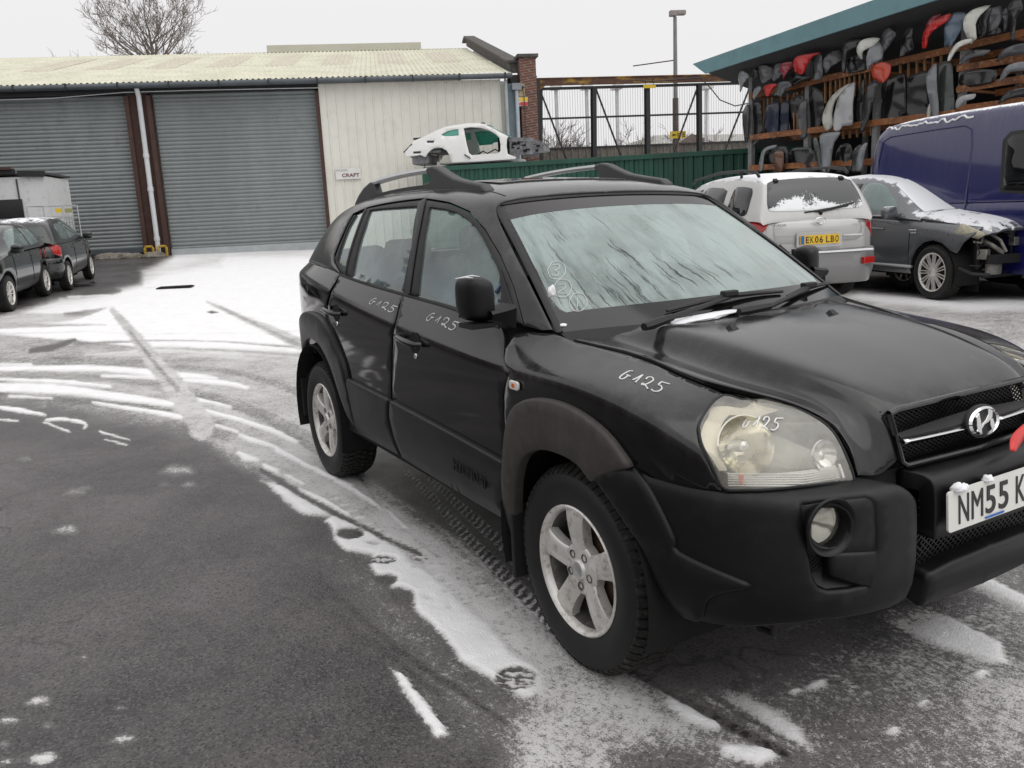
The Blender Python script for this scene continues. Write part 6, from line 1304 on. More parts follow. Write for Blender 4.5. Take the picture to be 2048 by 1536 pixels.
# --- wheels
M_tyre, nt, b, o_ = newmat('tyre_rubber')
nt.links.new(mix(nt, ramp(nt, noise(nt, 9, 5, .7), .4, .8), (.006, .006, .0062), (.015, .014, .013)), b.inputs['Base Color']); b.inputs['Roughness'].default_value = .62
M_tread = pmat('worn_tread', (.014, .013, .012), .85, var=.4, scale=12, dirt=(.075, .066, .055))
M_disc = pmat('rusty_brake_disc', (.075, .045, .032), .6, metal=.3, var=.4, scale=12)
P_barrel = pmat('dark_barrel', (.10, .095, .088), .6, metal=.2, var=.4, scale=9, dirt=(.20, .18, .16))  # inside of the rim, coloured darker than the outer alloy
def wheel(spokes='five', R_=.343, rw=.212, name='wheel', wid=.215):
    t = bpy.data.objects.new(name, None); COL.objects.link(t); t.empty_display_size = .1
    H = lambda r, h, a: (r*math.cos(a), h, r*math.sin(a))
    # local: outer face towards -y, y=0 at the tyre's outer face
    mb = MB(); prof = [(rw+.003, .022), (rw+.006, .010), (rw+.018, .003), (R_*.80, -.006), (R_*.88, -.004), (R_*.94, .006), (R_*.972, .018), (R_*.990, .034), (R_*1.0, .06), (R_*1.0, wid-.06), (R_*.972, wid-.018), (R_*.85, wid), (rw+.01, wid-.01)]
    mb.lathe(prof, 72, H); ty = mb.build('tyre', M_tyre, None, smooth=True, ang=50); ty.parent = t
    mb = MB(); nb = 62
    for k in range(nb):
        a = 2*math.pi*k/nb; da = 2*math.pi/nb*.36
        for h0, h1, r0_, r1_, sh in ((.006, .034, R_*.945, R_*.998, .0), (.036, .066, R_*.998, R_*1.004, .3), (.074, .104, R_*1.0, R_*1.006, .5), (.110, .140, R_*1.0, R_*1.006, .1), (wid-.066, wid-.036, R_*.998, R_*1.004, .6), (wid-.034, wid-.008, R_*1.0, R_*.96, .3)):
            aa = a+sh*2*math.pi/nb; vs = []
            for h, r in ((h0, r0_), (h1, r1_)):
                for e in (-da, da): vs += [(( r+.006)*math.cos(aa+e), h-.001, (r+.006)*math.sin(aa+e)), ((r-.014)*math.cos(aa+e), h, (r-.014)*math.sin(aa+e))]
            mb.add(vs, [(0, 2, 6, 4), (0, 4, 5, 1), (2, 3, 7, 6), (0, 1, 3, 2), (4, 6, 7, 5)])
    o = mb.build('tread', M_tread, ty); 
    # rim
    mb = MB(); mb.lathe([(rw+.006, .014), (rw+.008, .006), (rw+.003, .002), (rw-.004, .006), (rw-.010, .016), (rw-.014, .03)], 64, H); rm = mb.build('rim', P_alloy, None, smooth=True, ang=50); rm.parent = t
    mb = MB(); mb.lathe([(rw-.014, .03), (rw-.022, .05), (rw-.03, .14), (rw-.02, wid-.03)], 64, H); mb.build('barrel', P_barrel, rm, smooth=True)
    if spokes == 'five':
        mb = MB()
        for k in range(5):
            a = 2*math.pi*k/5+R(90+8); ca, sa = math.cos(a), math.sin(a); st = []
            for r, hw, h, dd in ((.040, .042, .030, .03), (.075, .040, .024, .034), (.10, .038, .018, .038), (.135, .040, .013, .040), (.17, .045, .012, .040), (.198, .052, .016, .038), (.207, .060, .022, .03)):
                st.append([(r*ca-w_*sa, h+z_, r*sa+w_*ca) for w_, z_ in ((-hw, dd), (-hw, .006), (-hw*.80, .0), (0, -.0035), (hw*.80, .0), (hw, .006), (hw, dd))])
            mb.grid(st)
        mb.build('spokes', P_alloy, rm, smooth=True, ang=50)
        mb = MB(); mb.lathe([(.0005, .012), (.030, .013), (.034, .018), (.036, .022), (.080, .024), (.088, .030), (.09, .06)], 40, H); mb.build('hub', P_alloy, rm, smooth=True, ang=40)
        for k in range(5):
            mb = MB(); a = 2*math.pi*k/5+R(90+8+36); c = (.057*math.cos(a), .57*0, .057*math.sin(a)); mb.lathe([(.0135, .0235), (.0145, .0215), (.0135, .0205), (.0115, .0225), (.0100, .0245), (.0005, .0245)], 18, lambda r, h, q: (c[0]+r*math.cos(q), h-.0012, c[2]+r*math.sin(q)))
            mb.build('wheel_nut', pmat('nut_shadow', (.09, .085, .08), .5, metal=.6) if 'nut_shadow' not in bpy.data.materials else bpy.data.materials['nut_shadow'], rm, smooth=True)
        mb = MB(); mb.lathe([(.0005, .0095), (.020, .0105), (.026, .0125)], 30, H); mb.build('centre_cap', P_silver, rm, smooth=True)
    elif spokes:
        mb = MB()
        for k in range(spokes):
            a = 2*math.pi*k/spokes+.1; r0_ = .04; st = []
            for r, hw, h in ((.035, .012, .02), (rw*.5, .0075, .012), (rw*.8, .007, .010), (rw-.003, .011, .012)):
                aa = a+(.10 if k % 2 else -.10)*(r/rw-.3); ca, sa = math.cos(aa), math.sin(aa); st.append([(r*ca-w_*sa, h+z_, r*sa+w_*ca) for w_, z_ in ((-hw, .02), (-hw*.7, 0), (hw*.7, 0), (hw, .02))])
            mb.grid(st)
        mb.build('spokes', P_alloy, rm, smooth=True); mb = MB(); mb.lathe([(.0005, .006), (.028, .008), (.05, .018), (.06, .04)], 24, H); mb.build('hub', P_alloy, rm, smooth=True)
    mb = MB(); mb.lathe([(.0005, .07), (.145, .07), (.145, .085)], 40, H); mb.build('brake_disc', M_disc, rm)
    mb = MB(); mb.lathe([(.0005, .12), (rw-.01, .12)], 40, H); mb.build('wheel_back', P_dark, rm)
    return t
W5 = wheel()
def place_wheel(w, parent, loc, rz=0, first=False, roll=0):
    def cp(o, par):
        c = o if first else o.copy()
        if not first: COL.objects.link(c)
        c.parent = par
        for ch in list(o.children): cp(ch, c)
        return c
    e = cp(w, parent); e.location = loc; e.rotation_euler = (0, roll, rz); return e
def flat_wheel(w, parent, loc, rz, roll=0, first=False, scale=1):
    """thing > wheel (the tyre mesh) > rim, tread...: keeps the tree three deep"""
    M = Matrix.Translation(loc) @ Matrix.Rotation(rz, 4, 'Z') @ Matrix.Rotation(roll, 4, 'Y') @ Matrix.Scale(scale, 4)
    ty = [c for c in w.children if c.name.startswith('tyre')][0]; rm = [c for c in w.children if c.name.startswith('rim')][0]
    wt = ty.copy(); wt.name = 'wheel'; COL.objects.link(wt); wt.parent = parent; wt.matrix_local = M
    for s_ in list(ty.children)+[rm]+list(rm.children):
        c = s_.copy(); COL.objects.link(c); c.parent = wt; c.matrix_local = Matrix.Identity(4)
    return wt
def drop(w):
    for c in list(w.children_recursive): bpy.data.objects.remove(c)
    bpy.data.objects.remove(w)
ox = 1.3
flat_wheel(W5, suv, (ox, -.872, .343), 0, R(3)); flat_wheel(W5, suv, (-2.63+ox, -.872, .343), 0, R(20)); flat_wheel(W5, suv, (ox, .872, .343), R(180), .4); flat_wheel(W5, suv, (-2.63+ox, .872, .343), R(180), .9); drop(W5)
# ============================================================ the other cars (each in its own coordinates: x forward, -y its right side)
def car_nets(L, hw, belt, top, arch=None, rearlean=.06, frontlean=.10, zb=.26, rr_=.30, fr_=.42):
    """belt: fn x->z ; top: list of (x, zc centre height, ye edge half width, ze edge z) from front to rear"""
    X = [-L/2, -L/2+.01, -L/2+.05, -L/2+.17, -L/2+.42, -L*.30, -L*.15, 0, L*.15, L*.30, L/2-.55, L/2-.26, L/2-.10, L/2-.03, L/2]
    Y = [0, .45*hw, .76*hw, .91*hw, .975*hw, hw, hw, hw, hw, .995*hw, .96*hw, .86*hw, .70*hw, .42*hw, 0]
    net = []
    for i in range(len(X)):
        a = max(i-1, 0); b = min(i+1, len(X)-1); tx, ty = X[b]-X[a], Y[b]-Y[a]; l = math.hypot(tx, ty); n_ = (-ty/l, tx/l)
        if i == 0: n_ = (-1, 0)
        if i == len(X)-1: n_ = (1, 0)
        B = belt(X[i]); f = max(0, (X[i]-L*.28)/(L*.22)); r = max(0, (-X[i]-L*.42)/(L*.08)); k = .035+frontlean*f+rearlean*r
        rows = [(zb, .06), (zb+.10, .02), (zb+.22, .0), (zb+.38, 0), (B-.22, .003), (B-.12, .010), (B-.05, k*.6), (B, k), (B+.01, k+.05)]
        net.append([(X[i]-n_[0]*d, -(Y[i]-n_[1]*d), z) for z, d in rows])
    low = Surf(net, sa=True, sb=True, ctr=(0, 0, .6), k=8)
    G = []
    for x, zc, ye, ze, yt, zt in top:      # edge at belt (ye, ze), cant rail (yt, zt), centre zc
        r = [(x, ye, ze), (x, ye*.75+yt*.25+.01, ze*.7+zt*.3), (x, ye*.42+yt*.58+.012, ze*.36+zt*.64), (x, yt+.02, zt-.03), (x, yt-.05, zt+.25*(zc-zt)+.005), (x, yt*.62, zt+.72*(zc-zt)), (x, yt*.3, zt+.95*(zc-zt)), (x, 0, zc)]
        G.append([(a, -b, c) for a, b, c in r]+[(a, b, c) for a, b, c in r[-2::-1]])
    tp = Surf(G, ctr=(0, 0, .5), k=8); tp.sg = 1. if tp.nrm(np.array([len(G)/2.]), np.array([7.]), True)[0][2] > 0 else -1.
    return low, tp
def arc(cx, r, z0, side=1, a0=200, a1=-20, n=11): return [('x', cx+r*math.cos(R(a0+(a1-a0)*k/(n-1))), max(z0, .33+r*math.sin(R(a0+(a1-a0)*k/(n-1))))) for k in range(n)]
def plate(parent, c, ry, txt, mat, w_=.52, rot=0, eu=True, sz=.098):
    """number plate facing -x (rear) at local point c"""
    d = -1 if ry else 1
    mb = MB(); mb.prism(rr(w_, .111, .008), lambda u, v, q: (c[0]+d*q, c[1]+u, c[2]+v), 0, .012); p = mb.build('number_plate', mat, parent)
    y_ = -.195 if eu else -.215
    for ch in txt:
        if ch == ' ': y_ += .026; continue
        glyph(ch, frame((c[0]+d*.0135, c[1]+d*(y_+.025), c[2]), (0, d, 0), (0, 0, 1)), p); y_ += .0605
    if eu: mb = MB(); mb.box((c[0]+d*.013, c[1]-d*.234, c[2]), (.002, .042, .10)); mb.build('blue_band', P_blue, p)
    return p
def well(t, xs, hw, r=.36):
    for cx in xs:
        for g in (-1, 1):
            mb = MB(); pr = []
            for k in range(13): a = R(-20+k*18.4); pr.append([(cx+r*math.cos(a), g*q, .33+r*math.sin(a)) for q in (hw-.03, hw-.40)])
            mb.grid(pr); mb.add([(cx-r, g*(hw-.40), .1), (cx+r, g*(hw-.40), .1), (cx+r, g*(hw-.40), .72), (cx-r, g*(hw-.40), .72)], [(0, 1, 2, 3)]); mb.build('wheel_well', P_dark, t, fix=False)
def underbody(t, L, hw, zb=.30): mb = MB(); mb.box((0, 0, zb), (L*.62, hw*1.3, .12)); mb.box((0, 0, zb+.12), (L*.5, hw*1.7, .1)); mb.build('underbody', P_dark, t)
def mirror_part(t, x, y, z, mat, s_=1):
    for g in (-1, 1):
        bm = bmesh.new(); bmesh.ops.create_uvsphere(bm, u_segments=14, v_segments=10, radius=1)
        for v in bm.verts:
            q = v.co; l = (abs(q.x)**4+abs(q.y)**4+abs(q.z)**4)**.25; v.co = Vector((x+q.x/l*.05, g*(y+.09)+q.y/l*.10*s_, z+q.z/l*.075*s_))
        me = bpy.data.meshes.new('door_mirror'); bm.to_mesh(me); bm.free(); me.materials.append(mat); me.polygons.foreach_set('use_smooth', [True]*len(me.polygons))
        o = bpy.data.objects.new('door_mirror', me); COL.objects.link(o); o.parent = t
def cabin_bits(t, seats, z, hw):
    for x in seats:
        for y in (-hw*.42, hw*.42):
            s_ = rbox((x, y, z-.28), (.14, .46, .6), .06, P_seat, 'seat', t, R(-12)); rbox((x-.09, y, z+.12), (.09, .26, .15), .04, P_seat, 'headrest', s_)
W_multi = wheel(spokes=22, R_=.345, rw=.240, name='multi', wid=.22)
W_small = wheel(spokes=9, R_=.300, rw=.195, name='small', wid=.18)
W_mid = wheel(spokes=7, R_=.335, rw=.205, name='mid', wid=.21)
# ---------------------------------------------------------- silver estate with the yellow plate
P_sil = paintmat('silver_white_paint', (.46, .46, .45), .22, dust_sheen=(.38, .36, .33), dfac=.35, flake=.25, coat=.6)
P_silsn = paintmat('silver_white_roof_with_snow', (.46, .46, .45), .22, dust_sheen=(.38, .36, .33), dfac=.35, flake=.25, coat=.6, snow=.80)
P_lowsil = pmat('grey_lower_bumper', (.20, .20, .20), .4, var=.15, scale=3)
def snow_glass(name, dark=(.025, .028, .03), cov=.5, scale=2.2, band=None):
    m, nt, b, o = newmat(name); tc = nt.nodes.new('ShaderNodeTexCoord'); sx = nt.nodes.new('ShaderNodeSeparateXYZ'); nt.links.new(tc.outputs['UV'], sx.inputs[0])
    n1 = noise(nt, scale, 3, .5); n2 = noise(nt, 45, 5, .75); k = math_(nt, 'ADD', math_(nt, 'MULTIPLY', n1, 1.1), math_(nt, 'MULTIPLY', n2, .5))
    if band: k = math_(nt, 'ADD', k, math_(nt, 'MULTIPLY', math_(nt, 'ABSOLUTE', math_(nt, 'SUBTRACT', sx.outputs[band[0]], band[1])), -band[2]))
    f = ramp(nt, k, cov, cov+.04); nt.links.new(mix(nt, f, dark, (.82, .84, .86)), b.inputs['Base Color']); nt.links.new(math_(nt, 'ADD', math_(nt, 'MULTIPLY', f, .7), .06), b.inputs['Roughness']); b.inputs['Coat Weight'].default_value = .3; return m
def build_estate():
    t = thing('estate_car', 'silver white SUV seen from behind with yellow number plate EK06 LBO', 'car', local=True)
    belt = lambda x: 1.06
    top = [(2.24, .66, .55, .62, .40, .65), (2.1, .90, .74, .82, .55, .88), (1.8, 1.02, .84, .93, .66, .99), (1.3, 1.09, .885, 1.02, .76, 1.065), (.95, 1.13, .89, 1.045, .76, 1.10), (.62, 1.33, .885, 1.055, .72, 1.28), (.25, 1.55, .88, 1.06, .66, 1.49), (-.1, 1.64, .88, 1.06, .65, 1.585), (-.7, 1.67, .88, 1.06, .65, 1.62), (-1.4, 1.655, .87, 1.06, .65, 1.60), (-1.85, 1.615, .845, 1.06, .64, 1.56), (-1.97, 1.50, .83, 1.06, .63, 1.46), (-2.08, 1.30, .80, 1.06, .68, 1.27), (-2.15, 1.10, .74, 1.045, .70, 1.07), (-2.16, 1.04, .73, 1.02, .70, 1.03)]
    low, tp = car_nets(4.42, .91, belt, top, rearlean=.03)
    out = [('u', 0, 0), ('u', 3.0, .3)]+arc(-1.29, .40, .30)[0:]+arc(1.33, .40, .30)+[('u', 12.5, .3), ('u', 14, 0), ('u', 14, 7.9), ('u', 7, 7.9), ('u', 0, 7.9)]
    panel(low, 'body', out, P_sil, t, halfsym=True, depth=.0, inset=0, res=.07, step=.05, off=.0)
    n = len(top)-1
    panel(tp, 'roof', [('u', 0, 0), ('u', 0, 7), ('u', n, 7), ('u', n, 0)], P_silsn, t, halfsym=True, depth=0, inset=0, res=.07, step=.06)
    for nm, o_ in (('quarter_window', [('x', -1.36, 1.13), ('x', -1.36, 1.45), ('x', -1.44, 1.49), ('x', -1.80, 1.46), ('x', -1.86, 1.40), ('x', -1.90, 1.20), ('x', -1.86, 1.13)]), ('rear_side_window', [('x', -1.22, 1.13), ('x', -.42, 1.11), ('x', -.42, 1.48), ('x', -1.0, 1.49), ('x', -1.16, 1.45)]), ('front_side_window', [('x', -.32, 1.11), ('x', .60, 1.10), ('x', .22, 1.40), ('x', -.05, 1.48), ('x', -.32, 1.49)])):
        panel(tp, nm, o_, G_dark, t, off=.006, depth=.004, res=.1, step=.05, cr=[0, 3, 4])
    # rear glass with its snow
    M_rg = snow_glass('rear_glass_snow', cov=.66, scale=3.1, band=('X', .922, 3.2))
    rg = panel(tp, 'rear_window', [('P', -1.90, 0, 1.545), ('P', -1.91, -.50, 1.53), ('P', -1.97, -.575, 1.45), ('P', -2.08, -.625, 1.24), ('P', -2.12, -.56, 1.17), ('P', -2.135, 0, 1.155)], M_rg, t, halfsym=True, off=.008, depth=.006, res=.07, step=.04, cr=[0, 5])
    mb = MB()
    for g in (-1, 1): mb.box((-1.90, g*.44, 1.50), (.06, .05, .12), 0, Matrix.Rotation(R(-25), 3, 'Y'))
    mb.build('glass_hinge', P_rub, rg)
    mb = MB(); mb.tube([(-2.15, .02, 1.15), (-2.155, -.10, 1.155), (-2.13, -.42, 1.20)], .012, 6); mb.tube([(-2.14, .16, 1.14), (-2.15, -.20, 1.18), (-2.12, -.50, 1.23)], .010, 6); mb.tube([(-2.12, -.05, 1.10), (-2.16, -.05, 1.15)], .025, 8); mb.build('rear_wiper', P_rub, t)
    # tail lamps wrap the corners
    for g in (1, -1):
        o_ = [('x', -2.06, 1.06), ('P', -2.20, -.60, 1.05), ('P', -2.21, -.62, .95), ('P', -2.20, -.70, .84), ('P', -2.10, -.83, .80), ('x', -1.98, .84), ('x', -1.97, 1.0)]
    tl = panel(low, 'tail_lamp', [('x', -1.96, 1.045), ('u', 2.5, 7.7), ('u', 2.0, 7.5), ('u', 1.85, 6.6), ('u', 2.1, 5.2), ('u', 2.6, 4.3), ('u', 3.1, 3.9), ('x', -1.90, .80), ('x', -1.84, .94)], P_redl, t, off=.014, depth=.03, res=.05, step=.03, cr=1, rnd=.006)
    tg = panel(low, 'tailgate', [('u', 0, 7.8), ('u', 1.9, 7.8), ('u', 2.0, 5.5), ('u', 2.0, 3.2), ('u', 0, 3.1)], P_sil, t, halfsym=True, off=.012, depth=.02, res=.06, step=.04)
    M_rec = paintmat('silver_recess', (.42, .42, .41), .25, dfac=.3, flake=.2)
    rc = panel(low, 'plate_recess', [('u', 0, 6.3), ('u', 1.35, 6.3), ('u', 1.62, 5.6), ('u', 1.62, 4.5), ('u', 1.4, 3.8), ('u', 0, 3.8)], M_rec, tg, halfsym=True, off=.022, depth=.012, res=.05, step=.03, cr=[0, 5], rnd=.010)
    plate(t, (-2.262, .02, .81), True, 'EK06 LBO', P_plateY, w_=.52)
    mb = MB(); mb.prism(rr(.60, .19, .03), lambda u, v, q: (-2.2455-q, u+.02, .81+v), 0, .006); mb.build('plate_surround', P_silver, t)
    mb = MB(); mb.tube([(-2.25, -.30, .84), (-2.285, -.34, .84), (-2.285, -.52, .84), (-2.25, -.55, .84)], .018, 8); mb.build('tailgate_handle', P_sil, tg, smooth=True)
    mb = MB(); n_ = 28; mb.grid([[(-2.235-[0, .008, 0][q], [.075, .066, .058][q]*math.cos(a), 1.035+[.042, .036, .030][q]*math.sin(a)) for q in range(3)] for a in [2*math.pi*k/n_ for k in range(n_+1)]])
    for P_ in ([(-.5, .4), (-.3, .65), (-.28, -.6), (-.5, -.5)], [(-.28, -.3), (-.2, 0), (.2, .5), (.42, .6), (.3, .1), (.0, -.12)], [(.28, .1), (.45, .0), (.48, -.5), (.28, -.66)]): mb.prism(P_, lambda u, v, q: (-2.238-q, -u*.07, 1.035+v*.04), 0, .006)
    mb.build('emblem', P_chrome, tg)
    for y, s in ((.56, 'HYUNDAI'), (-.60, 'SANTA FE')): text_mesh(s, .042, frame((-2.235, y*.98, 1.0), (0, -1, 0), (0, 0, 1)), 'lettering', P_lowsil, tg, .003)
    # bumper
    rb_ = panel(low, 'rear_bumper', [('u', 0, 3.0), ('u', 2.2, 3.0), ('u', 3.4, 3.1), ('u', 3.75, 2.2), ('u', 3.8, .8), ('u', 3.2, .2), ('u', 0, .2)], paintmat('grey_lower_silver', (.22, .22, .22), .3, dfac=.3, flake=.2), t, halfsym=True, off=.05, depth=.06, res=.07, step=.05, rnd=.03)
    mb = MB(); mb.grid([[BMPp for BMPp in row] for row in [[(-2.27+abs(y)**3*.16, y, .665), (-2.30+abs(y)**3*.16, y, .66), (-2.30+abs(y)**3*.16, y, .645)] for y in np.linspace(-.72, .72, 17)]]); mb.build('bumper_snow', P_snow, rb_, smooth=True)
    for g in (1, -1):
        mb = MB(); mb.box((-2.185, g*.66, .52), (.10, .20, .085), 0, Matrix.Rotation(g*R(-20), 3, 'Z')); mb.build('reflector', P_redl, rb_, bevel=.01)
    mb = MB(); mb.box((-2.28, .05, .34), (.16, .12, .09)); mb.tube([(-2.2, .05, .33), (-2.36, .05, .33), (-2.38, .05, .40)], .025, 8); mb.build('tow_bar', P_dark, t)
    for g in (-1, 1):
        mb = MB(); mb.tube([(.35, g*.60, 1.585), (.25, g*.60, 1.635), (-.6, g*.60, 1.70), (-1.35, g*.60, 1.69), (-1.72, g*.60, 1.66), (-1.80, g*.60, 1.60)], .020, 8); mb.tube([(-1.3, g*.60, 1.6), (-1.3, g*.60, 1.69)], .02, 6); mb.build('roof_rail', P_rub, t, smooth=True)
    mirror_part(t, .55, .88, 1.15, P_sil); cabin_bits(t, (-.25, -1.1), 1.2, .9); underbody(t, 4.4, .88); well(t, (-1.29, 1.33), .91)
    for x in (-1.29, 1.33):
        for g in (-1, 1): flat_wheel(W_mid, t, (x, g*.90, .335), 0 if g < 0 else R(180), x)
    return t
est = build_estate()
v_ = at(1640, 472, 10.35); hd = R(160); hv = np.array([math.cos(hd), math.sin(hd), 0])
est.rotation_euler = (0, 0, hd); lf = np.array([-hv[1], hv[0], 0]); e0 = v_+hv*2.262-lf*.02; est.location = (e0[0], e0[1], float(v_[2]-.85))
# ---------------------------------------------------------- grey damaged crossover
P_gry = paintmat('grey_metallic_paint', (.13, .136, .146), .16, dust_sheen=(.28, .27, .26), dfac=.35, flake=.4, coat=.8)
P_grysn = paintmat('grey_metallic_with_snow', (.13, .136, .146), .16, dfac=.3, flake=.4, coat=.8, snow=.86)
def build_cross():
    t = thing('crossover_car', 'grey crossover with its front end torn off, snow on roof and bonnet', 'car', local=True)
    belt = lambda x: float(np.interp(x, [-2.3, 0, 1.2, 2.2], [1.10, 1.05, .99, .88]))
    top = [(2.02, .86, .60, .76, .48, .84), (1.88, .955, .72, .86, .60, .93), (1.6, 1.02, .80, .93, .66, .99), (1.25, 1.07, .86, .985, .72, 1.04), (.98, 1.105, .885, 1.01, .74, 1.075), (.66, 1.29, .885, 1.03, .70, 1.24), (.22, 1.52, .885, 1.05, .64, 1.47), (-.15, 1.625, .885, 1.06, .62, 1.57), (-.7, 1.665, .885, 1.07, .62, 1.61), (-1.4, 1.65, .875, 1.08, .62, 1.595), (-1.9, 1.60, .85, 1.09, .61, 1.54), (-2.1, 1.45, .82, 1.10, .60, 1.40), (-2.25, 1.15, .78, 1.10, .66, 1.13)]
    low, tp = car_nets(4.60, .90, belt, top)
    out = [('u', 0, 0), ('u', 3.0, .3)]+arc(-1.32, .41, .30)+arc(1.35, .42, .30)[:8]+[('x', 1.74, .60), ('x', 1.80, .72), ('x', 1.93, .86), ('u', 10.9, 7.9), ('u', 7, 7.9), ('u', 0, 7.9)]
    panel(low, 'body', out, P_gry, t, halfsym=True, depth=.03, res=.07, step=.05)
    n = len(top)-1
    panel(tp, 'roof', [('u', 3.6, 0), ('u', 3.85, 7), ('u', n, 7), ('u', n, 0)], P_grysn, t, halfsym=True, depth=.02, res=.06, step=.06)
    bn_ = panel(tp, 'bonnet', [('u', .35, .6), ('u', .15, 3), ('u', 0, 7), ('u', 3.75, 7), ('u', 3.5, .5)], P_grysn, t, halfsym=True, depth=.03, res=.06, step=.05, off=.018)
    M_wsn = snow_glass('windscreen_snow', dark=(.06, .10, .095), cov=.36, scale=1.7, band=('X', .44, 1.5))
    w0 = panel(tp, 'windscreen', [('P', 1.00, 0, 1.12), ('P', .98, -.60, 1.09), ('P', .96, -.70, 1.09), ('P', .58, -.66, 1.31), ('P', .24, -.60, 1.49), ('P', .12, -.45, 1.555), ('P', .06, 0, 1.58)], M_wsn, t, halfsym=True, off=.008, depth=.005, res=.06, step=.05)
    for nm, o_, mt in (('front_side_window', [('x', -.32, 1.10), ('x', .62, 1.08), ('x', .50, 1.22), ('x', .14, 1.44), ('x', -.05, 1.50), ('x', -.32, 1.51)], G_side), ('rear_side_window', [('x', -.40, 1.10), ('x', -.40, 1.51), ('x', -1.0, 1.50), ('x', -1.22, 1.42), ('x', -1.28, 1.13)], G_dark), ('quarter_window', [('x', -1.38, 1.15), ('x', -1.34, 1.44), ('x', -1.6, 1.42), ('x', -1.86, 1.22)], G_dark)):
        panel(tp, nm, o_, mt, t, off=.006, depth=.004, res=.09, step=.05)
    for g in (-1, 1):
        mb = MB(); mb.bar((-1.35, g*.888, 1.085), (.78, g*.90, 1.06), .02); mb.build('belt_trim', P_chrome, t)
        mb = MB(); mb.tube([(-1.0, g*.90, .40), (1.0, g*.90, .40)], .02, 6); mb.build('sill_trim', P_silver, t)
        mb = MB(); mb.tube([(.40, g*.895, .88), (.34, g*.925, .885), (.18, g*.925, .89), (.12, g*.895, .89)], .014, 6); mb.build('door_handle', P_gry, t, smooth=True)
    for x in (.92, -.37, -1.25): 
        pts = [low.P(low.xz(x+(.06 if z < .7 else 0)*0, z), .002) for z in (.42, .6, .8, 1.0)]
        for g in (1, -1): mb = MB(); mb.tube([np.array(p)*[1, g, 1] for p in pts], .006, 4); mb.build('door_gap', P_dark, t)
    mirror_part(t, .62, .90, 1.10, P_grysn, 1.15); cabin_bits(t, (-.25, -1.1), 1.2, .9); underbody(t, 4.3, .86); well(t, (-1.32, 1.35), .90, .40)
    for x in (-1.32, 1.35):
        for g in (-1, 1): flat_wheel(W_multi, t, (x, g*.885, .345), 0 if g < 0 else R(180), x)
    text_mesh('4WD', .06, frame((1.02, -.902, .88), (1, 0, 0), (0, 0, 1)), 'badge', P_chrome, t, .004) if False else None
    mb = MB(); mb.box((.99, -.905, .87), (.14, .012, .03)); mb.box((1.01, -.905, .835), (.10, .012, .018)); mb.build('wing_badge', P_chrome, t, bevel=.004)
    # torn front: crash beam, radiator frame, loose lamps, hoses
    M_al = pmat('dirty_aluminium', (.30, .29, .27), .5, metal=.5, var=.4, scale=9, dirt=(.1, .09, .08)); rnd = random.Random(5)
    mb = MB(); mb.box((1.72, 0, .62), (.10, 1.15, .58)); mb.box((1.55, 0, .80), (.4, 1.2, .05)); mb.build('radiator', P_dark, t)
    mb = MB(); mb.bar((1.98, -.62, .52), (1.98, .62, .52), .05, .11); mb.bar((1.80, -.50, .52), (1.98, -.50, .52), .08); mb.bar((1.80, .5, .52), (1.98, .5, .52), .08); mb.bar((1.86, -.70, .86), (1.86, .70, .86), .05); mb.bar((1.86, -.66, .86), (1.80, -.60, .40), .05); mb.bar((1.86, .66, .86), (1.80, .60, .40), .05); mb.bar((1.9, -.2, .86), (1.9, -.2, .45), .03); mb.bar((1.84, -.55, .30), (1.84, .6, .32), .04); mb.build('crash_beam', P_rub, t, bevel=.006)
    mb = MB(); mb.lathe([(.0005, 0), (.10, .0), (.11, .02), (.11, .13), (.09, .15), (.0005, .15)], 18, lambda r, h, a: (1.90+r*math.cos(a)*.6, -.44+r*math.sin(a), .33+h)); mb.tube([(1.84, -.56, .74), (1.95, -.52, .68), (1.97, -.40, .60), (1.92, -.34, .5)], .03, 8); mb.tube([(1.85, -.50, .84), (1.96, -.42, .74), (2.0, -.36, .60)], .022, 8); mb.box((1.90, -.60, .58), (.12, .10, .12), .4); mb.box((1.93, -.15, .72), (.08, .2, .10), .2); mb.build('engine_parts', M_al, t, bevel=.008, smooth=True)
    for k in range(16):
        p = Vector((rnd.uniform(1.74, 1.96), rnd.uniform(-.78, .7), rnd.uniform(.34, .86))); q = p+Vector((rnd.uniform(-.05, .12), rnd.uniform(-.25, .25), rnd.uniform(-.18, .12))); mb = MB(); mb.tube([p, (p+q)/2+Vector((.05, 0, rnd.uniform(-.06, .06))), q], rnd.choice([.008, .013, .02]), 6); mb.build('loose_hose', P_rub if k % 3 else M_al, t, smooth=True)
    for g in (-1, 1):
        mb = MB(); mb.grid([[(1.84+.03*i-.05*j, g*(.885-.045*i+.01*j), .965-.028*i-.055*j*(1-.1*i)) for j in range(3)] for i in range(6)]); mb.build('indicator_strip', pmat('cream_indicator', (.70, .66, .50), .3, var=.3, scale=30) if g < 0 else bpy.data.materials['cream_indicator'], t, smooth=True, solid=.012)
    lm = MB(); lm.lathe([(.0005, 0), (.06, .01), (.085, .05), (.09, .09)], 18, lambda r, h, a: (1.95+h*.9-.05, -.20+r*math.cos(a)*1.2, .80+r*math.sin(a)*.7)); lm.build('loose_headlamp', G_fog, t, smooth=True, solid=.006)
    mb = MB(); mb.tube([(1.78, -.84, .42), (1.95, -.80, .36), (2.02, -.60, .34)], .02, 6); mb.tube([(1.95, .3, .35), (2.08, .2, .22), (2.10, .05, .12)], .018, 6); mb.build('hanging_trim', P_rub, t, smooth=True)
    mb = MB(); mb.lathe([(.0005, 0), (.028, .01), (.035, .03), (.0005, .045)], 10, lambda r, h, a: (1.99+r*math.cos(a), -.30+r*math.sin(a), .85+h)); mb.build('snow_lump', P_snow, t, smooth=True)
    return t
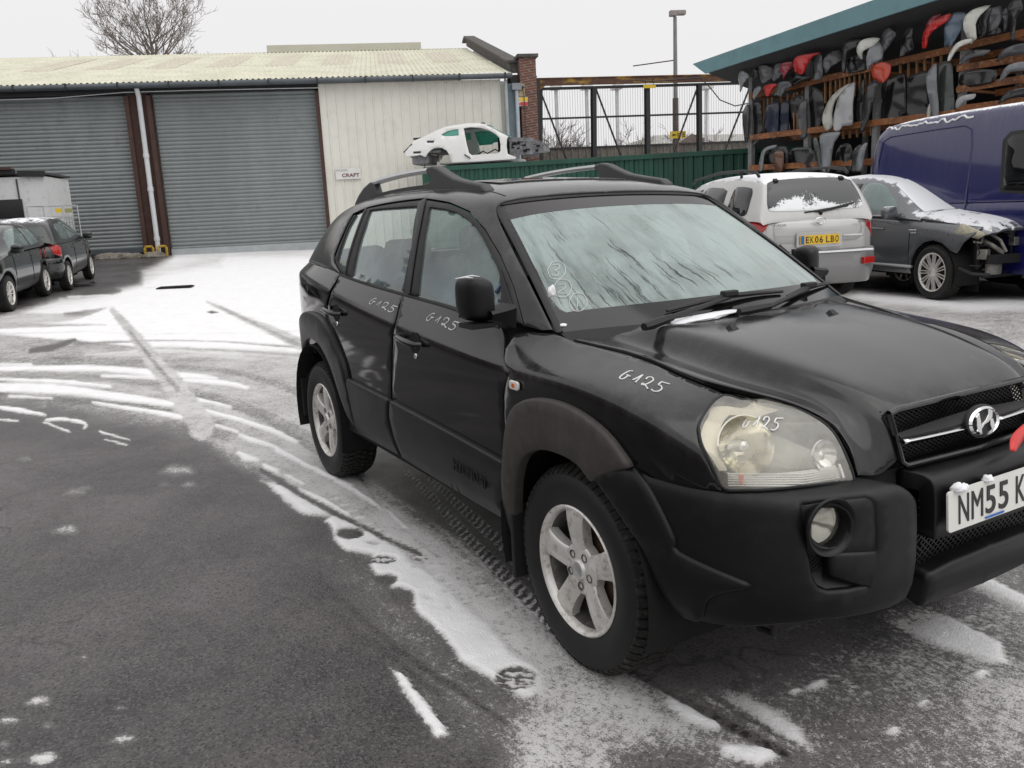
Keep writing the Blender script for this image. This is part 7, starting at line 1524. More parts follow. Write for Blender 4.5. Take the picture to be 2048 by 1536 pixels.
crs = build_cross(); v_ = at(1866, 545, 11.75); hd = R(-18); hv = np.array([math.cos(hd), math.sin(hd), 0]); lf = np.array([-hv[1], hv[0], 0])
crs.scale = (1.12, 1.04, 1.09); e0 = v_-hv*1.35*1.15+lf*.885*1.04; crs.rotation_euler = (0, 0, hd); crs.location = (e0[0], e0[1], float(v_[2]-.345*1.09))
# ---------------------------------------------------------- blue van
P_van = paintmat('blue_van_paint', (.009, .010, .088), .16, dust_sheen=(.2, .2, .24), dfac=.3, flake=.1, coat=.8)
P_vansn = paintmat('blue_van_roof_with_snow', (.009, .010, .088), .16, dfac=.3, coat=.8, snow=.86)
def build_van():
    t = thing('panel_van', 'high roofed dark blue panel van with snow on its roof', 'van', local=True)
    belt = lambda x: 1.30
    top = [(2.5, 1.8, .8, 1.30, .7, 1.78), (2.35, 2.0, .9, 1.30, .75, 1.95), (2.0, 2.35, .95, 1.30, .80, 2.25), (1.5, 2.56, .97, 1.30, .84, 2.46), (.8, 2.62, .97, 1.30, .86, 2.52), (0, 2.64, .97, 1.30, .86, 2.54), (-1, 2.64, .97, 1.30, .86, 2.54), (-1.9, 2.62, .96, 1.30, .86, 2.52), (-2.25, 2.56, .93, 1.30, .84, 2.47), (-2.40, 2.42, .90, 1.30, .80, 2.36), (-2.47, 2.1, .86, 1.30, .78, 2.06), (-2.5, 1.5, .82, 1.30, .80, 1.45)]
    low, tp = car_nets(5.1, 1.0, belt, top, rearlean=.02, frontlean=.5)
    out = [('u', 0, 0), ('u', 3.0, .3)]+arc(-1.5, .42, .34)+arc(1.6, .42, .34)+[('u', 12.5, .3), ('u', 14, 0), ('u', 14, 7.9), ('u', 7, 7.9), ('u', 0, 7.9)]
    panel(low, 'body', out, P_van, t, halfsym=True, depth=.03, res=.10, step=.07)
    n = len(top)-1; panel(tp, 'roof', [('u', 0, 0), ('u', 0, 7), ('u', n, 7), ('u', n, 0)], P_vansn, t, halfsym=True, depth=.02, res=.09, step=.08)
    # pressed panel outline, side window
    for g in (-1, 1):
        pts = [tp.P(tp.xz(x, z), .004)*np.array([1, -g, 1]) if z > 1.31 else low.P(low.xz(x, z), .004)*np.array([1, -g, 1]) for x, z in ((-2.2, 1.3), (-2.22, 2.0), (-2.16, 2.28), (-2.0, 2.34), (-1, 2.36), (-.55, 2.36), (-.42, 2.30), (-.38, 2.1), (-.38, 1.6), (-.38, 1.2))]
        mb = MB(); mb.tube(pts, .010, 5); mb.build('pressed_edge', P_van, t, smooth=True)
    panel(tp, 'side_window', [('x', .22, 1.45), ('x', .18, 2.08), ('x', .26, 2.16), ('x', 1.3, 2.16), ('x', 1.36, 2.1), ('x', 1.36, 1.36)], G_dark, t, off=.012, depth=.01, res=.1)
    panel(tp, 'window_seal', [('x', .17, 1.42), ('x', .12, 2.11), ('x', .22, 2.21), ('x', 1.34, 2.21), ('x', 1.41, 2.15), ('x', 1.41, 1.32)], P_rub, t, off=.006, depth=.01, res=.1)
    sn = tp; pts = []
    rnd = random.Random(3); L_ = []
    for i in range(34):
        x = -2.15+i*.052; z = 2.475+.018*math.sin(i*.9)+rnd.uniform(-.02, .02)-(.03 if i % 7 == 3 else 0); L_.append(tp.P(tp.xz(x, z), .006))
    mb = MB(); mb.tube(L_, [.010+.008*abs(math.sin(i*1.3)) for i in range(34)], 5); mb.build('snow_fringe', P_snow, t, smooth=True)
    underbody(t, 4.9, .95, .36); well(t, (-1.5, 1.6), 1.0, .40); mirror_part(t, 1.7, 1.0, 1.6, P_rub, 1.5)
    for x in (-1.5, 1.6):
        for g in (-1, 1): flat_wheel(W_mid, t, (x, g*.99, .335), 0 if g < 0 else R(180), x)
    return t
van = build_van(); hd = R(-12); hv = np.array([math.cos(hd), math.sin(hd), 0]); lf = np.array([-hv[1], hv[0], 0])
# rear right top corner of the van stands at the pixel (1752, 262)
c_ = at(1752, 258, 13.6); e0 = c_+hv*2.36+lf*.86; van.rotation_euler = (0, 0, hd); van.location = (e0[0], e0[1], 0.0); 
van.location.z = float(c_[2])-2.50
# ---------------------------------------------------------- small dark hatchbacks on the left
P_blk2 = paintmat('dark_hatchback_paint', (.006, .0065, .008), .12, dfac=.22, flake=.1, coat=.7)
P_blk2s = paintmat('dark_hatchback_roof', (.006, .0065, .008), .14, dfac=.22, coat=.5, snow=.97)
def build_hatch(label, snow, tail=True, L=3.80, hw=.83, H=1.49, wl=W_small, round_=0):
    t = thing('hatchback_car', label, 'car', local=True)
    belt = lambda x: .95
    k = H/1.49
    top = [(L/2-.04, .60, .50, .56, .36, .59), (L/2-.15, .78, .66, .70, .5, .76), (L/2-.42, .90, .76, .83, .60, .88), (L/2-.8, .975, .80, .92, .68, .96), (L/2-1.02, 1.03, .81, .945, .68, 1.0), (L/2-1.3, 1.20*k, .81, .95, .63, 1.15*k), (L/2-1.65, 1.40*k, .805, .955, .58, 1.35*k), (L/2-2.0, 1.475*k, .80, .96, .57, 1.425*k), (L/2-2.6, 1.49*k, .80, .96, .57, 1.44*k), (L/2-3.15, (1.46-.05*round_)*k, .785, .96, .56, (1.41-.05*round_)*k), (L/2-3.45, (1.40-.12*round_)*k, .76, .96, .55, (1.35-.12*round_)*k), (-L/2+.22, 1.24*k-.06*round_, .73, .96, .56, 1.21*k-.06*round_), (-L/2+.08, 1.02, .70, .955, .60, 1.01)]
    low, tp = car_nets(L, hw, belt, top, rearlean=.04)
    ax = L/2-.78; bx = -L/2+.62
    out = [('u', 0, 0), ('u', 3.0, .3)]+arc(bx, .345, .27)+arc(ax, .345, .27)+[('u', 12.5, .3), ('u', 14, 0), ('u', 14, 7.9), ('u', 7, 7.9), ('u', 0, 7.9)]
    panel(low, 'body', out, P_blk2, t, halfsym=True, depth=.03, res=.08, step=.06)
    n = len(top)-1; panel(tp, 'roof', [('u', 0, 0), ('u', 0, 7), ('u', n, 7), ('u', n, 0)], P_blk2s if snow else P_blk2, t, halfsym=True, depth=.02, res=.07, step=.06)
    for nm, o_ in (('rear_side_window', [('x', bx+.05, 1.04), ('x', bx+.62, 1.02), ('x', bx+.66, 1.36*k), ('x', bx+.30, 1.35*k), ('x', bx+.08, 1.26*k)]), ('front_side_window', [('x', bx+.72, 1.02), ('x', L/2-1.10, .985), ('x', L/2-1.45, 1.22*k), ('x', L/2-1.72, 1.34*k), ('x', bx+.76, 1.365*k)])):
        panel(tp, nm, o_, G_side, t, off=.006, depth=.004, res=.09, step=.05)
    panel(tp, 'windscreen', [('P', L/2-1.02, 0, 1.04), ('P', L/2-1.06, -.62, 1.02), ('P', L/2-1.7, -.52, 1.38*k), ('P', L/2-1.76, 0, 1.43*k)], G_ws if round_ else G_clear, t, halfsym=True, off=.006, depth=.004, res=.08, step=.05)
    panel(tp, 'rear_window', [('P', -L/2+.29, 0, 1.33*k), ('P', -L/2+.30, -.48, 1.30*k), ('P', -L/2+.16, -.56, 1.10), ('P', -L/2+.14, 0, 1.08)], G_clear, t, halfsym=True, off=.006, depth=.004, res=.07, step=.04)
    tl = panel(low, 'tail_lamp', [('x', -L/2+.26, .99), ('u', 2.4, 7.8), ('u', 2.3, 6.2), ('u', 2.5, 4.6), ('u', 3.0, 4.1), ('x', -L/2+.30, .72), ('x', -L/2+.36, .88)], P_redl, t, off=.012, depth=.03, res=.05, step=.03, cr=1, rnd=.006)
    panel(low, 'headlamp', [('u', 12.6, 6.9), ('u', 11.5, 6.9), ('u', 10.6, 6.7), ('u', 10.5, 5.9), ('u', 11.2, 4.6), ('u', 12.4, 4.5), ('u', 12.8, 5.4)], pmat('pale_headlamp', (.72, .72, .62), .15, var=.2, scale=14, coat=.6) if 'pale_headlamp' not in bpy.data.materials else bpy.data.materials['pale_headlamp'], t, off=.012, depth=.02, res=.05, step=.03, cr=1, rnd=.005)
    panel(low, 'rear_bumper', [('u', 0, 3.4), ('u', 2.2, 3.4), ('u', 3.4, 3.3), ('u', 3.6, 1.8), ('u', 3.4, .4), ('u', 0, .4)], P_blk2, t, halfsym=True, off=.03, depth=.04, res=.07, step=.05, rnd=.02)
    for g in (-1, 1):
        for x in (bx+.55, ax-.62): mb = MB(); mb.tube([(x, g*(hw-.01), .84), (x+.04, g*(hw+.02), .845), (x+.15, g*(hw+.02), .845), (x+.19, g*(hw-.01), .84)], .012, 6); mb.build('door_handle', P_blk2, t, smooth=True)
        for x in (ax-.42, bx+.78): pts = [np.array(low.P(low.xz(x, z), .002))*[1, -g, 1] for z in (.40, .6, .8, .92)]; mb = MB(); mb.tube(pts, .006, 4); mb.build('door_gap', P_dark, t)
    mirror_part(t, L/2-1.22, hw-.02, 1.02, P_blk2); cabin_bits(t, (-.1, -.85), 1.08, .8); underbody(t, L, hw); well(t, (bx, ax), hw, .33)
    for x in (bx, ax):
        for g in (-1, 1): flat_wheel(wl, t, (x, g*(hw-.01), .30), 0 if g < 0 else R(180), x)
    return t, ax, bx
def park(t, p, hd, wx, wy):         # stand the car so that its wheel (local wx, wy) rests on the ground point p
    c, s = math.cos(hd), math.sin(hd); t.rotation_euler = (0, math.atan(.035)*c if p[0] < -9 else 0, hd); t.location = (float(p[0]-(wx*c-wy*s)), float(p[1]-(wx*s+wy*c)), 0); x, y = t.location[:2]; t.location.z = gz(x)
h1, ax, bx = build_hatch('dark hatchback with red tail lamps parked in front of the left shutter', True)
park(h1, gnd(143, 580), R(166), bx, -.80)
h2, ax, bx = build_hatch('small black car facing the camera at the left edge, pale headlamp and frosted windscreen', False, L=3.6, hw=.80, H=1.46, round_=1)
pf, pr_ = gnd(28, 622), gnd(93, 594); hd = math.atan2(pf[1]-pr_[1], pf[0]-pr_[0]); park(h2, pf, hd, ax, .78)
# pale car showing only its snowy roof beyond the silver one
pc_, ax, bx = build_hatch('pale car mostly hidden behind the silver SUV, only its snowy roof showing', True, L=4.0, hw=.84, H=1.50)
for c in pc_.children:
    if c.name.startswith('body') or c.name.startswith('rear_bumper'): c.data = c.data.copy(); c.data.materials[0] = P_sil
    if c.name.startswith('roof'): c.data = c.data.copy(); c.data.materials[0] = P_silsn
q = at(1432, 372, 14.6); pc_.rotation_euler = (0, 0, R(160)); pc_.location = (float(q[0])-.2, float(q[1])+.6, gz(q[0])+.0)
pc_.location.z = float(at(1425, 360, 14.6)[2])-1.50
for w_ in (W_multi, W_small, W_mid): drop(w_)
# ---------------------------------------------------------- white coupe shell on the container
P_shell = paintmat('white_shell_paint', (.76, .76, .74), .25, dust_sheen=(.5, .48, .44), dfac=.3, coat=.4)
M_bare = pmat('bare_dirty_metal', (.26, .26, .27), .55, metal=.3, var=.5, scale=6, dirt=(.06, .055, .05))
sh_n = cn; shP = c0-cn*.40; shx = c0.copy()
def shp(x, y):          # crop pixel -> (along, z) in the shell's side plane
    p = onpl(780+x/6.024, 200+y/6.024, shP, sh_n); return float((p-shP)@cdv), float(p[2])-CTZ
S_ = lambda L_: [shp(*q) for q in L_]
cs = thing('car_shell', 'stripped white coupe body shell standing on the green container', 'car shell', (c0-cn*1.22), math.atan2(cdv[1], cdv[0]), local=True)
def ysh(x, z): # half width of the shell
    return .86-.30*max(0, z-.62)**1.15*1.15-.05*max(0, .25-z)
def side_patch(name, out, holes, mat, off=0, th=.03, parent=cs):
    V = [Vector(p) for p in out]; E_ = [(i, (i+1) % len(out)) for i in range(len(out))]
    for h in holes: k = len(V); V += [Vector(p) for p in h]; E_ += [(k+i, k+(i+1) % len(h)) for i in range(len(h))]
    xs = [p[0] for p in out]; ys = [p[1] for p in out]; y = min(ys)+.05
    while y < max(ys):
        x = min(xs)+.05
        while x < max(xs):
            if pip(out, x, y) and not any(pip(h, x, y) for h in holes): V.append(Vector((x, y)))
            x += .12
        y += .12
    r = geometry.delaunay_2d_cdt(V, E_, [], 0, 1e-6); F = []
    for f in r[2]:
        cx = sum(r[0][i][0] for i in f)/3; cy = sum(r[0][i][1] for i in f)/3
        if pip(out, cx, cy) and not any(pip(h, cx, cy) for h in holes): F.append(tuple(f))
    for g in (-1, 1):
        mb = MB(); mb.add([(v[0], g*(ysh(v[0], v[1])+off), v[1]) for v in r[0]], F); mb.build(name, mat, parent, smooth=True, solid=th)
so = S_([(205, 690), (182, 640), (176, 604), (230, 560), (265, 520), (300, 488), (400, 445), (540, 372), (650, 322), (760, 305), (900, 285), (1030, 284), (1150, 302), (1290, 372), (1425, 440), (1412, 470), (1408, 560), (1422, 650), (1522, 690), (1512, 712), (1130, 738), (750, 758), (742, 730), (722, 668), (690, 612), (640, 582), (580, 572), (530, 585), (490, 612), (455, 650), (436, 690), (370, 664), (270, 680)])
dr = S_([(880, 338), (960, 324), (1080, 332), (1180, 360), (1270, 410), (1318, 452), (1336, 540), (1335, 615), (1300, 645), (1150, 655), (990, 665), (955, 640), (925, 520), (900, 420)])
qw = S_([(612, 415), (680, 377), (760, 353), (815, 350), (828, 428), (740, 436), (640, 435)])
side_patch('side_panel', so, [dr, qw, S_([(448, 490), (535, 488), (530, 518), (445, 520)]), S_([(288, 622), (380, 616), (376, 645), (285, 648)])], P_shell)
side_patch('quarter_window', qw, [], G_frost, -.02, .01)
side_patch('door_window', S_([(882, 340), (960, 326), (1080, 334), (1180, 362), (1262, 410), (1245, 440), (1120, 470), (1090, 492), (930, 505), (905, 430)]), [], G_frost, -.05, .01)
# keep only the far door glass: the near door is gone
nd = [c for c in cs.children if c.name.startswith('door_window')]
bpy.data.objects.remove(min(nd, key=lambda o: sum(v.co.y for v in o.data.vertices)))
tl_ = S_([(300, 484), (400, 442), (540, 369), (650, 319), (760, 302), (900, 282), (1030, 281), (1150, 299), (1290, 369), (1425, 437)])
mb = MB(); mb.grid([[(x, t_*ysh(x, z), z+.05*(1-t_*t_)) for t_ in np.linspace(-1, 1, 9)] for x, z in tl_[3:8]]); mb.build('roof', P_shell, cs, smooth=True, solid=.02)
mb = MB(); mb.grid([[(x, t_*ysh(x, z)*.96, z+.04*(1-t_*t_)-.01) for t_ in np.linspace(-1, 1, 9)] for x, z in tl_[7:10]]); mb.build('windscreen', G_frost, cs, smooth=True)
mb = MB(); mb.grid([[(x, t_*ysh(x, z)*.96, z+.04*(1-t_*t_)-.01) for t_ in np.linspace(-1, 1, 9)] for x, z in tl_[0:4]]); mb.build('rear_window', G_dark, cs, smooth=True)
rl_ = S_([(205, 690), (178, 604), (265, 520), (300, 486)]); mb = MB(); mb.grid([[(x+.08*t_*t_, t_*.82, z) for t_ in np.linspace(-1, 1, 7)] for x, z in rl_]); mb.build('boot', P_shell, cs, smooth=True, solid=.02)
a_, b_ = shp(240, 720), shp(1530, 715); mb = MB(); mb.box(((a_[0]+b_[0])/2+.35, 0, b_[1]-.0), (b_[0]-a_[0]-1.1, 1.55, .04)); mb.build('floor', M_bare, cs)
w0_ = shp(355, 725); mb = MB(); mb.box((w0_[0], -.25, w0_[1]+.03), (.52, 1.0, .30)); mb.box((w0_[0]+.4, 0, w0_[1]+.25), (.5, 1.3, .12)); mb.build('spare_wheel_well', M_bare, cs, bevel=.05)
aw = shp(600, 680); mb = MB()
for g in (-1, 1): mb.grid([[(aw[0]+.46*math.cos(R(a)), g*q, aw[1]+.02+.46*math.sin(R(a))) for q in (.80, .45)] for a in range(-10, 191, 20)])
mb.build('wheel_housing', M_bare, cs, fix=False)
mb = MB(); q0, q1, q2, q3, q4 = shp(1415, 465), shp(1720, 470), shp(1830, 570), shp(1700, 640), shp(1520, 690)
for g in (-1, 1):
    mb.bar((q0[0], g*.62, q0[1]), (q1[0], g*.60, q1[1]), .06, .10); mb.bar((q0[0], g*.55, q4[1]+.20), (q2[0], g*.50, q2[1]), .10, .12); mb.bar((q0[0]+.25, g*.60, q0[1]-.42), (q1[0]-.25, g*.6, q1[1]-.02), .05); mb.box(((q0[0]+q3[0])/2+.1, g*.56, (q1[1]+q3[1])/2-.04), (.50, .04, .34)); mb.bar((q1[0], g*.60, q1[1]), (q2[0]-.05, g*.52, q2[1]+.05), .05)
    mb.lathe([(.03, 0), (.09, .0), (.10, -.06), (.05, -.14)], 12, lambda r, h, a: (q1[0]-.42+r*math.cos(a), g*.50+r*math.sin(a), q1[1]+.04+h))
mb.bar((q2[0], -.60, q2[1]), (q2[0], .60, q2[1]), .06, .10); mb.box((q0[0]+.05, 0, (q0[1]+q4[1])/2+.02), (.05, 1.3, .50)); mb.build('engine_bay', M_bare, cs)
mb = MB(); rnd = random.Random(9)
for k in range(12):
    b_ = shp(rnd.uniform(1420, 1800), rnd.uniform(490, 620)); mb.box((b_[0], -.60+rnd.uniform(-.02, .05), b_[1]), (rnd.uniform(.05, .14), .05, rnd.uniform(.04, .10)), 0)
d_ = shp(1290, 540); mb.box((d_[0], .3, d_[1]), (.22, .9, .5)); mb.build('dark_fittings', P_dark, cs)
mb = MB(); d_ = shp(1130, 640); mb.tube([(d_[0]-.35, -.3, d_[1]-.02), (d_[0]-.15, -.2, d_[1]+.10), (d_[0], -.3, d_[1]+.02), (d_[0]+.2, -.1, d_[1]+.14), (d_[0]+.4, -.3, d_[1]+.02)], .02, 5); mb.tube([(aw[0]-.6, -.5, aw[1]), (aw[0]-.55, -.55, aw[1]-.3), (aw[0]-.4, -.6, aw[1]-.45)], .012, 5); mb.build('wiring', P_rub, cs)
mb = MB(); a_ = shp(905, 660); b_ = shp(975, 705); mb.bar((a_[0], -.90, a_[1]), (b_[0], -.90, b_[1]), .05, .03); a_ = shp(340, 470); mb.box((a_[0], -.3, a_[1]+.02), (.35, .9, .05)); b_ = shp(1045, 274); mb.box((b_[0], 0, b_[1]+.05), (.12, .05, .05)); b_ = shp(225, 575); mb.bar((b_[0]-.15, -.86, b_[1]-.13), (b_[0]+.12, -.84, b_[1]+.10), .05, .03); mb.build('trim_scraps', P_rub, cs)
# snow trace under the shell on the container roof
# ---------------------------------------------------------- white cabin and wire trolley on the left
def gl(px, py): return gnd(px, py)
cb0 = gnd(104, 560) if False else at(106, 480, 21.5)
M_cab = pmat('dirty_white_panel', (.66, .66, .66), .6, var=.12, scale=1.5, dirt=(.42, .42, .42), stretch=(1, 1, .3))
cbd = np.array([-.30, -.954, 0]); cbn = np.array([.954, -.30, 0]); c0_ = cb0.copy(); zt_ = float(at(100, 345, 21.5)[2])
wc = thing('site_cabin', 'white panelled site cabin with a dark window and rusty roof edge at the left edge', 'cabin', (cb0[0], cb0[1], gz(cb0[0])))
def cbp(s, d, z): return np.array([cb0[0], cb0[1], 0])+cbd*s+cbn*(-d)+np.array([0, 0, z])
mb = MB(); mb.prism([(0, 0), (3.2, 0), (3.2, 2.2), (0, 2.2)], lambda u, v, w_: cbp(u, v, w_), gz(cb0[0])+.05, zt_-.1)
mb.build('wall', M_cab, wc); mb = MB()
for s in (.62, 1.9): mb.box(cbp(s, -.012, zt_/2+.2), (.03, .05, zt_-.7), math.atan2(cbd[1], cbd[0]))
mb.build('panel_joint', P_int, wc)
mb = MB(); mb.bar(cbp(-.05, -.05, zt_-.05), cbp(.55, -.05, zt_-.02), .14); mb.bar(cbp(.62, -.06, zt_+.03), cbp(3.3, -.06, zt_+.10), .13); mb.build('roof_edge', P_rub, wc, bevel=.01)
mb = MB(); mb.bar(cbp(.66, -.16, zt_+.10), cbp(3.3, -.16, zt_+.17), .07); mb.build('rusty_pipe', M_rust, wc)
mb = MB(); p = onpl(20, 418, cb0, cbn); s_w = float((p-cb0)@cbd); mb.box(cbp(s_w, -.02, float(onpl(20, 418, cb0, cbn)[2])), (.62, .04, .46), math.atan2(cbd[1], cbd[0])); mb.build('window', pmat('dark_window', (.015, .015, .017), .15, var=.1), wc)
mb = MB(); mb.grid([[cbp(s, d, zt_-.03) for d in (-.05, 2.25)] for s in (-.05, 3.25)]); mb.build('roof', P_int, wc, solid=.05)
tg0 = gnd(108, 560) if False else at(100, 505, 20.5); tg1 = at(168, 505, 20.5); zz = gz(tg0[0])
tr_ = thing('wire_trolley', 'tall wire mesh roll trolley with yellow tags in front of the left shutter', 'trolley', (tg0[0], tg0[1], zz)); mb = MB(); ztr = float(at(130, 412, 20.5)[2]); a, b_ = np.array([tg0[0], tg0[1], 0]), np.array([tg1[0], tg1[1], 0]); dd = np.array([-(b_-a)[1], (b_-a)[0], 0]); dd = -dd/np.linalg.norm(dd)*.7
for q in (a, b_, a+dd, b_+dd): mb.tube([q+[0, 0, zz+.1], q+[0, 0, ztr]], .014, 6)
for z in (ztr, zz+.2, ztr-.28):
    for p_, q in ((a, b_), (a, a+dd), (b_, b_+dd), (a+dd, b_+dd)): mb.tube([p_+[0, 0, z], q+[0, 0, z]], .012, 6)
mb.build('frame', P_silver, tr_); mb = MB()
for k in range(12):
    for p_, q in ((a, b_), (a, a+dd), (b_, b_+dd)): m_ = p_+(q-p_)*(k+.5)/12; mb.bar(m_+[0, 0, zz+.2], m_+[0, 0, ztr-.28], .005)
for k in range(8):
    z = zz+.3+k*.16; mb.bar(a+[0, 0, z], b_+[0, 0, z], .005)
mb.build('wire_mesh', P_int, tr_); 
for k, (px, mt) in enumerate(((118, M_ys), (137, pmat('pale_yellow_tag', (.35, .34, .12), .6)))):
    mb = MB(); mb.box(at(px, 421, 20.45), (.03, .16, .10), 0); mb.build('tag_plate', mt, tr_)
for k in range(4):
    mb = MB(); q = (a, b_, a+dd, b_+dd)[k]; mb.lathe([(.0005, -.015), (.05, -.015), (.05, .015), (.0005, .015)], 12, lambda r, h, t_: (q[0]+r*math.cos(t_), q[1]+h, zz+.05+r*math.sin(t_))); mb.build('castor', P_rub, tr_)
# drain slot in the snow
q = gnd(351, 576); t = thing('drain_cover', 'dark slotted drain cover lying in the snow before the right shutter', 'drain', q); mb = MB()
for k in range(5): mb.box(q+FN*(-.12+k*.06)+[0, 0, .03], (.62, .035, .02), FR)
mb.build('grating', P_rub, t); mb = MB(); mb.box(q+[0, 0, .018], (.68, .34, .02), FR); mb.build('frame', P_dark, t)
q = gnd(163, 572); lump('plastic_scrap', q+[0, 0, .05], .12, (1.4, 2.2, .5), P_rub, 'flat black plastic scrap with snow edging by the hatchback wheel', 'scrap', None, 31)
# ============================================================ open parts shed with its racks
Z6 = lambda x, y: (1380+x/3.066, y/3.066)
RK0 = hit(1501, 275.6, 'z', 3.0); RK1 = hit(1722, 249.5, 'z', 3.0); RD = RK1-RK0; RD[2] = 0; RD /= np.linalg.norm(RD); RN = np.array([RD[1], -RD[0], 0]); RN = RN*np.sign((CAM-RK0)@RN)
def rk(px, py, off=0): return onpl(px, py, RK0+RN*off, RN)
def z6(x, y, off=0): return rk(*Z6(x, y), off)
RR = math.atan2(RD[1], RD[0])
M_orange = pmat('rusty_orange_beam', (.30, .105, .03), .7, var=.5, scale=3, col2=(.13, .05, .025), dirt=(.5, .3, .15))
M_slat = pmat('raw_timber', (.30, .16, .07), .8, var=.4, scale=4)
M_teal = pmat('blue_green_fascia', (.13, .255, .28), .5, var=.15, scale=.8, dirt=(.10, .18, .19))
M_gpost = pmat('grey_post', (.20, .20, .20), .6, var=.3, scale=3, dirt=(.35, .34, .33))
g0 = z6(375, 700)
shd = thing('parts_shed', 'open fronted shed with blue green roof edge over racks of car panels', 'shed', (g0[0], g0[1], 0))
# roof fascia and soffit
fo = 1.1; a, b_, c_, d_ = rk(1385, 128, fo), rk(1410, 147, fo), rk(2260, -123, fo), rk(2260, -182, fo)
mb = MB(); mb.add([a, b_, c_, d_]+[p-RN*.06 for p in (a, b_, c_, d_)], [(0, 1, 2, 3), (7, 6, 5, 4), (0, 4, 5, 1), (1, 5, 6, 2), (2, 6, 7, 3), (3, 7, 4, 0)]); mb.build('fascia', M_teal, shd)
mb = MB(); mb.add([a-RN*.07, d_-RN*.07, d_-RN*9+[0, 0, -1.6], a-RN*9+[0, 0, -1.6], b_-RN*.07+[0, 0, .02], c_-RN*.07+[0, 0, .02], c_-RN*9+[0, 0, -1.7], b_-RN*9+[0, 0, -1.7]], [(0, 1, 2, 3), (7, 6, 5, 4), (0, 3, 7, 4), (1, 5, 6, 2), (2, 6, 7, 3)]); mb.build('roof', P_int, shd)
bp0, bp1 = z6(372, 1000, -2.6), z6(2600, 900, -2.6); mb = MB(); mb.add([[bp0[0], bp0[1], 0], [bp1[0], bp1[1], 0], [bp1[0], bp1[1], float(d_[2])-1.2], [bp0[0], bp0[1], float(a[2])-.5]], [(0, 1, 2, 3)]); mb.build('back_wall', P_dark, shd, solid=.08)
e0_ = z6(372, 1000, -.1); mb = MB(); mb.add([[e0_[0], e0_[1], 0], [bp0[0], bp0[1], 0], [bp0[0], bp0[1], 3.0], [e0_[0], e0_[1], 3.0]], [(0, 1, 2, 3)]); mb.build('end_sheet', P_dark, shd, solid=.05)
for k, (x, yt, yb) in enumerate(((375, 365, 1100), (715, 250, 1100), (1130, 100, 1100), (1640, -60, 1100))):
    t_, q = z6(x, yt), z6(x, yb); mb = MB(); mb.bar((q[0], q[1], .0), (q[0], q[1], float(t_[2])), .12, .12); mb.build('post', M_gpost, shd)
    mb = MB(); mb.bar((q[0]-RN[0]*2.4, q[1]-RN[1]*2.4, .0), (q[0]-RN[0]*2.4, q[1]-RN[1]*2.4, float(t_[2])), .10, .10); mb.build('rear_post', M_gpost, shd)
def beam(x0, y0, x1, y1, w_=.07, h=.13, depth=1.6, nm='shelf_beam'):
    a, b_ = z6(x0, y0, .08), z6(x1, y1, .08); b_[2] = b_[2]; mb = MB(); mb.bar(a, b_, w_, h); mb.bar(a-RN*depth, b_-RN*depth, w_, h)
    n = int(np.linalg.norm(b_-a)/.9)
    for k in range(n+1): p = a+(b_-a)*k/n; mb.bar(p, p-RN*depth, .06, .05)
    mb.build(nm, M_orange, shd)
beam(370, 590, 2300, 142); beam(370, 845, 1660, 690); beam(1640, 420, 2300, 312); beam(1640, 550, 2300, 440); beam(1640, 670, 2300, 585); beam(370, 1030, 1700, 960)
for k, x in enumerate((830, 862, 895, 922, 950, 980, 1010, 1042, 1075, 1105, 1290, 1340, 1392, 1440, 1490, 1540)):
    y = 590+(x-370)*(-.232); a, b_ = z6(x, y+14, .02), z6(x, y+(150 if x < 1200 else 130), .02); mb = MB(); mb.bar(a, b_, .05, .03); mb.build('slat', M_slat, shd)
for x in (440, 455, 480, 505, 560, 600, 640, 660, 690, 940, 980, 1025, 1070, 1110):
    y = 845+(x-370)*(-.12) if x > 700 else 600+(x-440)*-.2; a, b_ = z6(x, y+8, -.05), z6(x, y+(75 if x > 700 else 240), -.05); mb = MB(); mb.bar(a, b_, .045, .03); mb.build('slat', M_slat, shd)
a, b_ = z6(375, 900, .0), z6(440, 835, .0); mb = MB(); mb.bar(a, b_, .04); mb.build('brace', M_gpost, shd)
PCOL = {}
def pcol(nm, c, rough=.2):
    if nm not in PCOL: PCOL[nm] = paintmat('panel_'+nm, c, rough, dust_sheen=(.3, .29, .28), dfac=.45, coat=.4, drip=False)
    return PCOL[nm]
CC = {'grey': (.085, .088, .094), 'lightgrey': (.23, .245, .26), 'darkgrey': (.035, .036, .039), 'black': (.010, .010, .011), 'navy': (.010, .016, .04), 'red': (.55, .018, .02), 'darkred': (.30, .025, .04), 'orangered': (.52, .05, .02), 'white': (.72, .72, .66), 'cream': (.50, .50, .44), 'silver': (.42, .42, .43), 'blue': (.12, .17, .23), 'bronze': (.14, .06, .035), 'green': (.05, .06, .055)}
